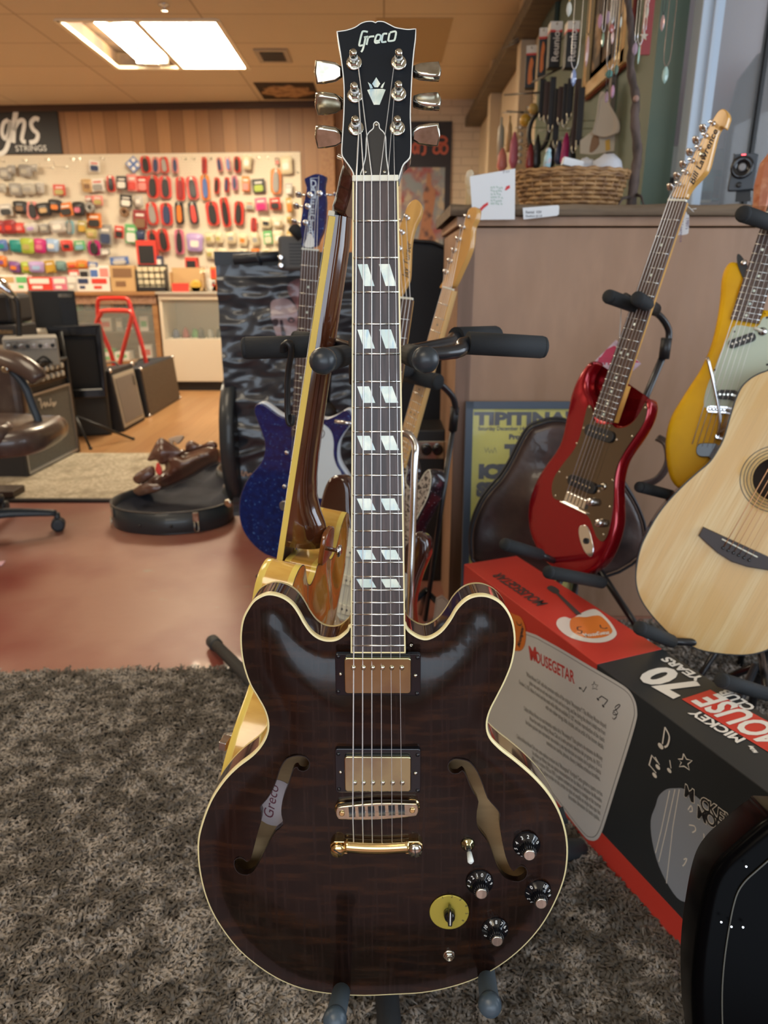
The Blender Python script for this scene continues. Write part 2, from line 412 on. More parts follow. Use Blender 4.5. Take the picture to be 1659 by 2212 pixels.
# display window bay to the right (glass facing the camera) over an added backing coloured like its reflections
mb = MB(); mb.box(1.06, 3.2, 3.30, 3.34, 0, CEIL); mb.box(3.16, 3.2, 2.74, 3.3, 0, CEIL); struct(mb, 'wall_right', M('mauve_backing', (.52, .45, .46), .8))
FR = M('window_frame_blue_white', (.50, .60, .72), .45)
p = [at_y(1404, 437, 2.82), at_y(1430, 437, 2.82)]
mb = MB(); mb.box(1.065, 1.14, 2.78, 2.86, 1.25, CEIL); mb.box(1.10, 1.115, 2.765, 2.79, 1.25, CEIL); mb.box(1.065, 3.16, 2.78, 2.86, 2.6, 2.66); struct(mb, 'trim_3', FR, .003)
GLASS = M('shop_glass', (.8, .85, .9), .02, alpha=.14, spec=1.)
mb = MB(); mb.box(1.14, 3.16, 2.815, 2.821, 1.3, 2.6); struct(mb, 'window_1', GLASS)
mb = MB(); mb.box(1.305, 1.317, 2.80, 2.835, 1.25, 2.66); struct(mb, 'trim_4', BLACKP)
mb = MB(); mb.box(1.545, 1.61, 2.76, 2.86, 1.25, 2.66); mb.box(1.62, 1.66, 2.76, 2.86, 1.25, 2.66); struct(mb, 'trim_5', M('tan_jamb', (.55, .42, .26), .5), .004)
# soffit beam above the right wall
mb = MB(); mb.box(.80, 1.06, 2.9, 7.85, 2.52, 2.60); struct(mb, 'trim_6', M('beam_brown', (.13, .10, .06), .6, noise=((4, 30, 30), (.08, .06, .04), .4, .6)), .004)
for y in (5.15, 6.5):
    mb = MB(); mb.box(.86, .95, y, y + .14, 0, CEIL); struct(mb, 'trim_7' if y < 6 else 'trim_8', WALLP, .004)
# beige short rug and shag rug
mb = MB(); mb.box(-4.4, -.95, 3.53, 4.55, 0, .012)
rg = single(mb, 'low_pile_rug', M('beige_rug', (.42, .36, .26), .95, noise=(55, (.60, .54, .42), .45, .58), noise2=(7, (.33, .28, .20), .5, .7), bump=(300, .6, .004)), 'beige flat woven rug with a mottled pattern beyond the red floor', 'rug')
mb = MB(); mb.box(-4.4, -.95, 3.50, 3.535, 0, .014); put(mb, 'rug_binding', BLACKP, rg)

SH = [(-2.3, 1.755), (-.41, 1.84), (.12, 1.86), (.15, 2.13), (2.4, 2.13), (2.4, .1), (-2.3, .1)]
mb = MB(); mb.prism(SH, 0, .006)
rug = thing('shag_rug', 'grey brown shag rug with deep curly pile under the guitar stands', 'rug', (0, 0, 0))
put(mb, 'rug_backing', M('rug_backing', (.05, .042, .036), .95), rug)
# the pile: very many little curled tufts, one object
rs = np.random.RandomState(3); n = 330000
yy = .12 + 2.02 * rs.rand(n) ** .9; xx = (rs.rand(n) * 2 - 1) * (0.35 + yy * .78)
k = inpoly(np.array(SH), xx, yy); xx, yy = xx[k], yy[k]; n = len(xx)
ang = rs.rand(n) * 6.283 + np.sin(xx * 9) * 1.1; L_ = .011 + .011 * rs.rand(n); lean = .55 + .6 * rs.rand(n); wd = .0014 + .0015 * rs.rand(n)
clump = np.sin(xx * 75 + np.sin(yy * 60) * 2) * np.sin(yy * 83 + np.sin(xx * 47) * 2)
ca, sa = np.cos(ang), np.sin(ang); base = np.stack([xx, yy, np.full(n, .004)], 1)
hgt = L_ * (1 + .25 * clump)
p1 = base + np.stack([ca * L_ * .25, sa * L_ * .25, hgt * .75], 1); p2 = p1 + np.stack([ca * L_ * .55 * lean, sa * L_ * .55 * lean, hgt * .18], 1)
p3 = p2 + np.stack([(ca - sa) * L_ * .35, (sa + ca) * L_ * .35, -hgt * .25], 1)
sd = np.stack([-sa * wd, ca * wd, np.zeros(n)], 1)
Vv = np.stack([base - sd, base + sd, p1 - sd, p1 + sd, p2 - sd * .9, p2 + sd * .9, p3 - sd * .4, p3 + sd * .4], 1).reshape(-1, 3)
i0 = (np.arange(n) * 8)[:, None]
Fq = np.concatenate([i0 + np.array([[0, 1, 3, 2]]), i0 + np.array([[2, 3, 5, 4]]), i0 + np.array([[4, 5, 7, 6]])], 1).reshape(-1, 4)
me = bpy.data.meshes.new('pile'); me.vertices.add(len(Vv)); me.vertices.foreach_set('co', Vv.astype('f').ravel())
me.loops.add(Fq.size); me.loops.foreach_set('vertex_index', Fq.astype('i').ravel())
me.polygons.add(len(Fq)); me.polygons.foreach_set('loop_start', np.arange(len(Fq), dtype='i') * 4); me.polygons.foreach_set('loop_total', np.full(len(Fq), 4, 'i'))
me.update(calc_edges=True); me.polygons.foreach_set('use_smooth', np.ones(len(Fq), bool))
me.materials.append(M('shag_pile', (.115, .103, .088), .95, noise=(24, (.34, .31, .275), .45, .60), noise2=(170, (.075, .066, .056), .52, .62), spec=.2))
po = bpy.data.objects.new('pile', me); C.objects.link(po); po.parent = rug; po['kind'] = 'stuff'; RM[po.name] = Matrix.Identity(4)

# ------------------------------------------------------------------ ceiling light
TUBE = M('lit_tube', (1, .9, .7), .5, emit=((1, .84, .60), 75))
fxm = Matrix.Translation((-1.66, 6.17, CEIL))
lt = thing('ceiling_light', 'recessed fluorescent ceiling light with the left diffuser missing', 'ceiling light', fxm)
mb = MB()
mb.box(fx0, fx1, fy0, fy1, CEIL + .11, CEIL + .12)
for a in ((fx0, fx0 + .01, fy0, fy1), (fx1 - .01, fx1, fy0, fy1), (fx0, fx1, fy0, fy0 + .01), (fx0, fx1, fy1 - .01, fy1)): mb.box(*a, CEIL, CEIL + .115)
put(mb, 'housing', M('fixture_inside', (.045, .022, .010), .7, noise=(5, (.09, .05, .02), .45, .6)), lt)
mb = MB()
mb.box(fx0 - .015, fx0 + .02, fy0, fy1, CEIL - .01, CEIL + .012); mb.box(fx1 - .02, fx1 + .015, fy0, fy1, CEIL - .01, CEIL + .012)
mb.box(fx0, fx1, fy1 - .03, fy1 + .012, CEIL - .01, CEIL + .012); mb.box(fx0, fx1, fy0 - .012, fy0 + .03, CEIL - .01, CEIL + .012); mb.box(-1.70, -1.66, fy0, fy1, CEIL - .008, CEIL + .02)
put(mb, 'frame', M('fixture_frame', (.85, .78, .6), .5), lt)
mb = MB(); mb.box(-1.66, fx1 - .02, fy0 + .03, fy1 - .03, CEIL + .003, CEIL + .009)
put(mb, 'diffuser', M('lit_diffuser', (1, .92, .75), .5, emit=((1, .84, .60), 34)), lt)
for x in (-1.99, -1.80):
    mb = MB(); mb.tube([(x, fy0 + .06, CEIL + .045), (x, fy1 - .12, CEIL + .045)], .028, 12); put(mb, 'fluorescent_tube', TUBE, lt)
    mb = MB(); mb.box(x - .03, x + .03, fy1 - .12, fy1 - .06, CEIL + .01, CEIL + .10); put(mb, 'lamp_holder', WHITEP, lt)
mb = MB(); mb.box(-1.96, -1.84, fy1 - .14, fy1 - .03, CEIL + .0, CEIL + .06); mb.box(-1.93, -1.86, fy0, fy1 - .1, CEIL + .07, CEIL + .1); put(mb, 'ballast_cover', M('ballast_white', (.8, .76, .65), .5), lt)
# unseen ceiling lamps added to light the room
for i, (x, y) in enumerate([(-1.66, 2.2), (-4.6, 6.17), (-4.6, 2.2), (-.9, -1.0)]):
    t = thing('ceiling_light', ['square ceiling light panel above the shag rug end of the shop', 'square ceiling light panel at the far left of the shop', 'square ceiling light panel left above the office chair', 'square ceiling light panel behind the viewer'][i], 'ceiling light', (x, y, CEIL))
    mb = MB(); mb.box(x - .57, x + .57, y - .6, y + .6, CEIL - .012, CEIL); put(mb, 'frame', WHITEP, t)
    mb = MB(); mb.box(x - .54, x + .54, y - .57, y + .57, CEIL - .016, CEIL - .0125); put(mb, 'diffuser', M('lit_panel', (1, .92, .75), .5, emit=((1, .84, .60), 3)), t)
# vent, hole with broken tile, smoke head
v = at_z(590, 119, CEIL)
t = thing('ceiling_vent', 'small square metal vent in the ceiling right of the light', 'vent', v)
mb = MB(); mb.box(v.x - .13, v.x + .13, v.y - .17, v.y + .17, CEIL - .012, CEIL); put(mb, 'frame', M('vent_metal', (.35, .28, .2), .5), t)
mb = MB(); mb.box(v.x - .09, v.x + .09, v.y - .12, v.y + .12, CEIL - .014, CEIL - .0125); put(mb, 'opening', M('vent_dark', (.02, .015, .01), .8), t)
mb = MB()
for i in range(5): mb.box(v.x - .09, v.x + .09, v.y - .1 + i * .045, v.y - .09 + i * .045, CEIL - .022, CEIL - .0145)
put(mb, 'slat', M('vent_slat', (.12, .09, .06), .6), t)
v = at_z(622, 197, CEIL)
t = thing('damaged_ceiling_tile', 'brown water damaged ceiling tile with torn edges beside the back wall', 'ceiling tile', v)
mb = MB(); mb.box(v.x - .27, v.x + .27, v.y - .32, v.y + .30, CEIL - .004, CEIL - .001); put(mb, 'dark_void', M('void_brown', (.035, .02, .012), .9), t)
o = [(v.x + math.cos(a) * (.23 + .03 * math.sin(a * 7)), v.y - .02 + math.sin(a) * (.21 + .03 * math.cos(a * 9))) for a in [i * .17 for i in range(37)]]
mb = MB(); mb.prism(o, CEIL - .012, CEIL - .005); put(mb, 'torn_tile', M('stained_tile', (.42, .25, .12), .9, noise=(14, (.22, .12, .06), .45, .6)), t)
v = at_z(354, 9, CEIL)
mb = MB(Matrix.Translation(v)); mb.lathe([(.035, 0), (.035, -.008), (.012, -.012), (.012, -.03), (.02, -.034), (.001, -.036)]); single(mb, 'sprinkler_head', CHROME, 'small chrome sprinkler head in the ceiling above the light fixture', 'sprinkler', m=Matrix.Translation(v))
# stained ceiling tile near the headstock
a = at_z(812, 38, CEIL); b = at_z(980, 38, CEIL); c = at_z(888, 135, CEIL)
mb = MB(); mb.box(a.x, b.x, b.y, c.y, CEIL - .003, CEIL - .0005); single(mb, 'ceiling_patch', M('patch_tan', (.42, .31, .17), .85), 'darker tan replacement tile in the ceiling behind the headstock', 'ceiling tile')

# ------------------------------------------------------------------ sign and pegboard
sg = hits(WB, [(0, 232), (122, 235), (122, 332), (0, 343)], .02)
x1, y1 = sg[1]; y0 = sg[2][1]
t = thing('shop_sign', 'black banner sign with white lettering high on the panelled wall', 'sign', sub(WB, (x1, y0, .01)))
mb = MB(WB); mb.box(x1 - 1.1, x1, y0, y1, .005, .018); put(mb, 'sign_board', M('sign_black', (.012, .012, .014), .5), t, .003)
Z = zo(0, 200, 2.5136); f = lambda P: hits(WB, P, .02, Z)
mb = MB(WB)
for P, wd in (([(60, 90), (78, 90), (98, 88)], 0),):
    pass
def sk(mb, P, wpx, fr, z, zf_): mb.stroke(hits(fr, P, z, zf_), wpx, z)
for P, wd in (([(88, 90), (75, 180), (70, 272)], .052), ([(72, 205), (98, 160), (125, 150), (132, 175), (118, 255), (140, 268)], .040),
              ([(212, 148), (190, 140), (168, 165), (180, 200), (205, 225), (195, 262), (160, 272)], .042),
              ([(45, 150), (20, 165), (10, 215), (25, 250), (45, 225), (55, 155)], .040), ([(55, 150), (48, 260), (25, 320), (-10, 335)], .045)):
    sk(mb, P, wd, WB, .0195, Z)
l = hit(WB, *Z(84, 318), .02); mb.text('STRINGS', .075, l[0], l[1], .0195, sx=1.15)
put(mb, 'lettering', WHITEP, t)

def pegmat():
    m, N, L, b = nodes('pegboard_cream', .6)
    tc = N.new('ShaderNodeTexCoord'); vm = N.new('ShaderNodeVectorMath'); vm.operation = 'SCALE'; vm.inputs['Scale'].default_value = 1 / .0254; L.new(tc.outputs['Object'], vm.inputs[0])
    fr_ = N.new('ShaderNodeVectorMath'); fr_.operation = 'FRACTION'; L.new(vm.outputs[0], fr_.inputs[0])
    sb = N.new('ShaderNodeVectorMath'); sb.operation = 'SUBTRACT'; sb.inputs[1].default_value = (.5, .5, .5); L.new(fr_.outputs[0], sb.inputs[0])
    ml = N.new('ShaderNodeVectorMath'); ml.operation = 'MULTIPLY'; ml.inputs[1].default_value = (1, 1, 0); L.new(sb.outputs[0], ml.inputs[0])
    ln = N.new('ShaderNodeVectorMath'); ln.operation = 'LENGTH'; L.new(ml.outputs[0], ln.inputs[0])
    lt_ = N.new('ShaderNodeMath'); lt_.operation = 'LESS_THAN'; lt_.inputs[1].default_value = .17; L.new(ln.outputs['Value'], lt_.inputs[0])
    mx = N.new('ShaderNodeMix'); mx.data_type = 'RGBA'; L.new(lt_.outputs[0], mx.inputs[0]); mx.inputs[6].default_value = (.74, .66, .52, 1); mx.inputs[7].default_value = (.30, .25, .18, 1)
    L.new(mx.outputs[2], b.inputs['Base Color']); return m
a = hit(WB, 0, 338, .02); b = hit(WB, 648, 325, .02)
mb = MB(WB); mb.box(-5.2, b[0], .95, (a[1] + b[1]) / 2, .004, .014)
single(mb, 'pegboard', pegmat(), 'cream perforated pegboard covered with hanging accessories on the back wall', 'pegboard', m=WB)

# ---- carded goods hanging on the pegboard (pixel rectangles -> places on the board)
PAL = dict(clear=(.42, .40, .34), grey=(.30, .29, .27), red=(.62, .05, .035), pink=(.72, .25, .22), maroon=(.28, .03, .035), black=(.02, .02, .022), white=(.75, .72, .66),
    blue=(.08, .16, .42), sky=(.32, .48, .72), teal=(.01, .24, .22), lime=(.36, .46, .05), magenta=(.50, .02, .17), green=(.12, .45, .16), orange=(.72, .20, .03), purple=(.20, .08, .28), violet=(.42, .30, .58),
    mustard=(.55, .33, .04), tgrey=(.16, .28, .27), tan=(.52, .34, .16), navy=(.03, .05, .12), olive=(.42, .36, .12), cream=(.66, .58, .40), silver=(.48, .46, .42), gold=(.50, .34, .10), brown=(.22, .12, .06), rose=(.60, .16, .24), aqua=(.20, .42, .50))
def pc(k): return M('print_' + k, PAL[k], .45, coat=.2)
ZA = zo(0, 330, 5.027); ZB = zo(280, 320, 4.366)
NUM = ['first', 'second', 'third', 'fourth', 'fifth', 'sixth', 'seventh', 'eighth', 'ninth', 'tenth', 'eleventh', 'twelfth', 'thirteenth', 'fourteenth', 'fifteenth', 'sixteenth', 'seventeenth', 'eighteenth', 'nineteenth', 'twentieth']
ROWA = {
 'top row': [(0,165,105,290,'bag','grey','clear'),(90,135,165,235,'bag','grey','silver'),(215,135,350,265,'bag','grey','clear'),(350,130,415,210,'card','silver','grey'),(985,85,1080,210,'card','white','navy'),(1385,55,1520,200,'dia','blue','white')],
 'second row': [(0,340,75,440,'bag','clear','grey'),(120,335,230,465,'bag','grey','clear'),(255,335,385,455,'bag','clear','grey'),(395,325,470,440,'bag','silver','grey'),(590,345,700,465,'card','red','olive'),(905,290,1000,430,'bag','tan','brown'),(1000,280,1120,420,'card','white','grey'),(1180,250,1255,430,'tool','red','black'),(1280,255,1390,400,'card','black','white'),(1390,235,1490,420,'card','pink','red'),(1490,250,1590,420,'card','red','pink')],
 'third row': [(10,555,125,685,'card','silver','black'),(175,530,290,670,'bag','black','brown'),(305,530,415,725,'tool','pink','black'),(420,550,545,690,'bag','black','tan'),(555,515,665,655,'bag','black','orange'),(660,545,795,690,'card','orange','black'),(805,540,920,690,'bag','black','rose'),(925,470,1010,520,'card','red','white'),(1018,465,1110,570,'card','pink','olive'),(940,552,1040,645,'roll','grey','grey'),(1315,455,1430,590,'card','black','white'),(1480,470,1560,590,'bag','silver','white'),(1315,605,1410,690,'roll','brown','grey'),(1460,620,1590,830,'card','maroon','brown')],
 'fourth row': [(-20,740,40,880,'bag','maroon','red'),(45,735,172,880,'bag','maroon','red'),(178,765,265,870,'bag','red','pink'),(290,770,410,870,'bag','silver','violet'),(435,770,520,870,'bag','grey','clear'),(565,735,715,870,'bag','silver','white'),(725,735,815,885,'tool','aqua','grey'),(850,735,935,865,'card','olive','mustard'),(940,655,1100,815,'card','orange','black'),(1085,780,1200,1000,'card','grey','navy'),(1265,795,1345,930,'card','red','black'),(1370,775,1480,985,'card','green','white'),(1485,850,1560,950,'bag','navy','navy')],
 'fifth row': [(-10,950,75,1070,'bag','blue','teal'),(115,950,235,1080,'bag','teal','teal'),(250,935,375,1095,'bag','lime','olive'),(400,940,500,1090,'bag','magenta','rose'),(508,940,640,1075,'bag','sky','white'),(695,955,790,1070,'bag','red','black'),(810,955,920,1060,'card','green','aqua'),(955,830,1050,935,'bag','olive','tan'),(955,950,1100,1115,'tool','magenta','black'),(1110,1040,1200,1110,'card','grey','white'),(1215,1130,1400,1215,'card','blue','white')],
 'bottom row': [(-10,1125,70,1240,'bag','orange','purple'),(105,1185,210,1300,'bag','purple','orange'),(260,1190,345,1310,'bag','lime','mustard'),(350,1185,475,1300,'bag','violet','sky'),(495,1170,595,1305,'card','mustard','mustard'),(615,1180,710,1285,'bag','tgrey','tgrey'),(755,1190,848,1262,'bag','orange','red'),(852,1170,950,1262,'bag','orange','mustard'),(970,1185,1060,1240,'card','blue','white')]}
ROWB = {
 'top row': [(115,75,205,240,'tool','red','black'),(220,85,290,240,'tool','pink','navy'),(300,85,375,240,'tool','red','grey'),(410,90,465,240,'tool','pink','navy'),(680,80,725,240,'tool','red','maroon'),(830,90,880,225,'tool','pink','navy'),(915,85,960,220,'tool','pink','blue'),(985,80,1050,230,'tool','red','black'),(1075,70,1150,205,'bag','cream','white'),(1375,90,1410,160,'card','brown','pink'),(1425,80,1530,245,'bag','cream','white')],
 'second row': [(170,255,280,475,'tool','red','black'),(285,260,388,475,'tool','red','black'),(445,270,520,495,'tool','red','maroon'),(545,265,645,485,'tool','red','black'),(680,250,755,490,'tool','orange','blue'),(800,275,850,430,'tool','red','black'),(900,275,945,420,'tool','red','navy'),(970,260,1020,400,'tool','rose','navy'),(1065,265,1130,410,'card','orange','pink'),(1160,290,1270,420,'card','black','lime'),(1330,190,1430,435,'tool','orange','grey'),(1470,330,1535,440,'card','silver','white')],
 'third row': [(170,510,265,725,'tool','red','grey'),(300,515,405,730,'tool','red','navy'),(440,505,510,720,'tool','black','orange'),(570,505,645,720,'tool','black','red'),(725,500,840,730,'tool','red','black'),(870,465,950,745,'tool','red','black'),(985,500,1080,725,'tool','red','black'),(1090,500,1170,580,'card','cream','grey'),(1190,470,1300,595,'card','rose','magenta'),(1325,470,1425,580,'card','red','black'),(1485,470,1535,610,'card','gold','orange')],
 'fourth row': [(180,770,268,980,'tool','red','black'),(275,760,380,975,'tool','red','black'),(435,765,515,1000,'tool','rose','black'),(555,810,680,975,'bag','violet','white'),(1145,655,1200,790,'tool','red','maroon'),(1240,655,1335,755,'bag','cream','black'),(1355,670,1440,750,'bag','cream','white'),(1485,650,1530,710,'bag','gold','brown')],
 'fifth row': [(715,800,795,900,'bag','cream','olive'),(815,800,880,900,'bag','cream','olive'),(920,795,1000,900,'bag','cream','grey'),(1035,810,1110,920,'bag','cream','orange'),(1150,800,1220,920,'bag','cream','grey'),(1265,780,1340,905,'card','green','cream'),(1360,780,1445,905,'bag','cream','white'),(1485,780,1530,860,'bag','gold','cream')],
 'bottom row': [(720,945,800,1045,'bag','cream','olive'),(835,945,910,1045,'bag','cream','gold'),(945,965,1000,1030,'bag','cream','mustard'),(1040,950,1110,1000,'bag','cream','grey'),(1150,950,1220,1000,'bag','orange','orange'),(1245,950,1330,990,'bag','cream','olive')]}
NM = dict(bag=('accessory_bag', 'pouch'), card=('accessory_card', 'card pack'), tool=('carded_tool', 'tool on a card'), dia=('diamond_card', 'diamond shaped card'), roll=('strap_roll', 'rolled strap'))
CN = dict(clear='clear', grey='grey', red='red', pink='pinkish red', maroon='maroon', black='black', white='white', blue='blue', sky='light blue', teal='teal', lime='lime green', magenta='magenta', green='green', orange='orange', purple='purple', violet='violet', mustard='mustard', tgrey='grey green', tan='tan', navy='navy', olive='olive', cream='cream', silver='silver grey', gold='gold', brown='brown', rose='rose pink', aqua='pale blue')
def peg_item(r, Zf, label):
    x0, y0, x1, y1, kind, c1, c2 = r
    a = hit(WB, *Zf(x0, y1), .06); b = hit(WB, *Zf(x1, y0), .06); cx = (a[0] + b[0]) / 2; cy = (a[1] + b[1]) / 2; w_ = b[0] - a[0]; h = b[1] - a[1]
    tilt = R_.uniform(-6, 6); z = R_.uniform(.05, .09)
    fr = sub(WB, (cx, cy, z), rz=tilt, ry=R_.uniform(-14, 14))
    t = thing(NM[kind][0], label, 'accessory pack', fr, 'carded goods on the pegboard')
    hw, hh = w_ / 2, h / 2
    mb = MB(fr)
    if kind == 'tool':
        mb.prism(rrect(-hw * .9, hw * .9, -hh, hh, min(hw, hh) * .6, 3), -.002, .002); put(mb, 'backing_card', pc(c1), t)
        mb = MB(fr); mb.prism(smooth([(-hw * .42, hh * .5), (0, hh * .68), (hw * .42, hh * .5), (hw * .5, -hh * .55), (0, -hh * .9), (-hw * .5, -hh * .55)], 3), .002, .022); put(mb, 'handle', pc(c2), t, .004, 1)
        mb = MB(fr); mb.prism(rrect(-hw * .22, hw * .22, hh * .45, hh * .95, hw * .15, 2), .002, .012); put(mb, 'jaw', NICKEL, t)
    elif kind == 'bag':
        o = smooth([(-hw, hh), (hw, hh), (hw * 1.02, 0), (hw * .92, -hh * .9), (0, -hh), (-hw * .92, -hh * .9), (-hw * 1.02, 0)], 3)
        mb.slab(o, -.008, .006, .004, .004, zf=lambda d, x, y: .02 * min(1, d / (.4 * min(hw, hh))), sp=max(hw, hh) * .3, n=2); put(mb, 'pouch', pc(c1), t)
        mb = MB(fr); mb.prism(rrect(-hw * .55, hw * .55, -hh * .5, hh * .25, hw * .2, 2), .022, .028); put(mb, 'print', pc(c2), t)
        mb = MB(fr); mb.box(-hw * .9, hw * .9, hh * .72, hh * 1.04, -.003, .010); put(mb, 'header', pc(c1 if R_.random() < .5 else 'white') if c1 in ('grey', 'clear', 'cream', 'silver') else pc(c1), t)
    elif kind == 'roll':
        mb.lathe([(hw * .4, -.02), (hw * .95, -.02), (hw * .95, .02), (hw * .4, .02), (hw * .4, -.02)], n=16); put(mb, 'strap_coil', pc(c1), t)
    elif kind == 'dia':
        mb.m = mb.m @ Matrix.Rotation(math.radians(40), 4, 'Z'); s_ = hw * .8
        mb.box(-s_, s_, -s_, s_, -.003, .004); put(mb, 'backing_card', pc(c1), t)
        mb2 = MB(mb.m)
        for u in (-1, 1):
            for v_ in (-1, 1): mb2.box(u * s_ * .5 - s_ * .3, u * s_ * .5 + s_ * .3, v_ * s_ * .5 - s_ * .3, v_ * s_ * .5 + s_ * .3, .004, .006)
        put(mb2, 'print', pc(c2), t)
    else:
        mb.box(-hw, hw, -hh, hh, -.003, .003); put(mb, 'backing_card', pc(c1), t, .002, 1)
        mb = MB(fr); mb.prism(rrect(-hw * .72, hw * .72, -hh * .85, hh * .1, hw * .25, 2), .003, .016); put(mb, 'blister', pc(c2), t)
        mb = MB(fr); mb.box(-hw * .6, hw * .6, hh * .35, hh * .6, .003, .0045); put(mb, 'print', pc('white' if c1 not in ('white', 'cream') else 'red'), t)
    # the hook it hangs on
    mb = MB(fr); mb.tube([(0, hh * .9, -z + .014), (0, hh * .9, .004), (0, hh * .98, .012)], .002, 5); put(mb, 'hook', NICKEL, t)
for side, rows, Zf in (('left half', ROWA, ZA), ('right half', ROWB, ZB)):
    for rn, L in rows.items():
        L = sorted(L, key=lambda r: r[0])
        for i, r in enumerate(L):
            cc = CN[r[5]] + (' and ' + CN[r[6]] if r[6] != r[5] else '')
            peg_item(r, Zf, f'{cc} {NM[r[4]][1]}, {NUM[i]} from left, {rn}, pegboard {side}')
# empty hooks
HK = [(ZA, 38, 92), (ZA, 285, 85), (ZA, 530, 78), (ZA, 800, 72), (ZA, 870, 68), (ZA, 1120, 62), (ZA, 575, 165), (ZA, 725, 158), (ZB, 525, 100), (ZB, 610, 100), (ZB, 765, 98), (ZB, 1220, 92), (ZB, 1305, 92), (ZB, 1590, 225)]
for i, (Zf, x, y) in enumerate(HK):
    q = hit(WB, *Zf(x, y), .02); fr = sub(WB, (*q, .014))
    L_ = .17 if i in (6, 7) else .05
    mb = MB(fr); mb.tube([(0, 0, 0), (-.3 * L_, -.1 * L_, L_), (-.3 * L_, .12 * L_ + .008, L_ * 1.03)], .0022, 5); mb.box(-.01, .01, -.012, .012, 0, .003)
    single(mb, 'peg_hook', NICKEL, f'bare wire hook, {NUM[i]} from the left among the empty hooks near the pegboard top', 'hook', m=fr, group='empty pegboard hooks')

# ------------------------------------------------------------------ counters below the board
OAK = M('counter_oak', (.36, .19, .08), .45, noise=((3, 30, 30), (.27, .13, .05), .4, .65))
CG = M('case_glass', (.8, .9, .85), .02, alpha=.10, spec=.8)
YC = 7.30; ztop = .975; xr = at_y(343, 700, YC).x
t = thing('display_counter', 'long wooden display counter with glass front below the pegboard', 'counter', (-3.5, YC, 0))
mb = MB(); mb.box(-5.6, xr, YC - .03, YC + .52, ztop - .035, ztop); put(mb, 'counter_top', OAK, t, .004)
mb = MB(); mb.box(-5.6, xr, YC - .01, YC + .02, ztop - .115, ztop - .036); put(mb, 'apron', M('apron_brown', (.34, .20, .13), .5, noise=((40, 60, 90), (.22, .12, .07), .45, .6)), t)
mb = MB(); mb.box(-5.6, xr, YC, YC + .5, .06, .30); mb.box(-5.6, xr, YC + .48, YC + .5, .3, ztop - .04); mb.box(xr - .05, xr, YC, YC + .5, .3, ztop - .04); put(mb, 'carcass', OAK, t)
mb = MB(); mb.box(-5.6, xr - .05, YC + .005, YC + .011, .30, ztop - .115); put(mb, 'front_glass', CG, t)
for z in (.58, .78):
    mb = MB(); mb.box(-5.55, xr - .06, YC + .06, YC + .46, z, z + .008); put(mb, 'glass_shelf', CG, t)
rr = random.Random(5)
nm = [('white', 'green'), ('red', 'white'), ('black', 'grey'), ('grey', 'white'), ('white', 'red'), ('green', 'white'), ('black', 'silver'), ('tan', 'white')]
k = 0
for lev, z in (('bottom', .30), ('lower shelf', .588), ('upper shelf', .788)):
    x = xr - .16
    while x > -4.0:
        c = nm[rr.randrange(8)]; w_, d_, h_ = rr.uniform(.06, .16), rr.uniform(.08, .2), rr.uniform(.06, .15)
        fr = Matrix.Translation((x - w_ / 2, YC + .12 + rr.uniform(0, .12), z))
        b_ = thing('boxed_goods', f'{CN[c[0]]} boxed item, {NUM[k % 20]} from right, {lev} of the wooden glass counter', 'box', fr, 'boxed goods inside the wooden counter')
        mb = MB(fr); mb.box(-w_ / 2, w_ / 2, 0, d_, 0, h_); put(mb, 'carton', pc(c[0]), b_, .003, 1)
        mb = MB(fr); mb.box(-w_ * .35, w_ * .35, -.002, 0, h_ * .3, h_ * .7); put(mb, 'print', pc(c[1]), b_)
        x -= w_ + rr.uniform(.02, .09); k += 1
    k = 0
# white display case
x2 = at_y(492, 700, YC).x + .75
t = thing('white_display_case', 'white display case with glass upper half right of the wooden counter', 'display case', ((xr + x2) / 2, YC, 0))
WC = M('case_white', (.66, .58, .46), .5)
mb = MB(); mb.box(xr + .02, x2, YC, YC + .5, .10, .52); mb.box(xr + .02, xr + .05, YC, YC + .5, .52, .93); mb.box(x2 - .03, x2, YC, YC + .5, .52, .93); mb.box(xr + .02, x2, YC + .48, YC + .5, .52, .93); mb.box(xr + .02, x2, YC - .01, YC + .5, .90, .95); put(mb, 'carcass', WC, t, .003)
mb = MB(); mb.box(xr + .05, x2 - .03, YC + .03, YC + .47, 0, .10); put(mb, 'toe_kick', BLACKP, t)
mb = MB(); mb.box(xr + .05, x2 - .03, YC + .004, YC + .009, .52, .90); put(mb, 'front_glass', CG, t)
mb = MB(); mb.box(xr + .0, x2 + .01, YC - .03, YC + .51, .951, .975); put(mb, 'top_panel', M('case_top_grey', (.42, .38, .32), .3), t, .003)
for i in range(9):
    c = ['navy', 'maroon', 'green', 'black', 'grey', 'black', 'blue', 'brown', 'black'][i]; x = xr + .12 + i * .085
    fr = Matrix.Translation((x, YC + .16 + .05 * (i % 3), .52))
    mb = MB(fr); mb.lathe([(.001, .09 + .02 * (i % 2)), (.025, .08), (.038, .03), (.042, 0)], n=10); single(mb, 'small_figure', pc(c), f'dark {CN[c]} trinket, {NUM[i]} from the left inside the white display case', 'trinket', m=fr, group='trinkets in the white case')
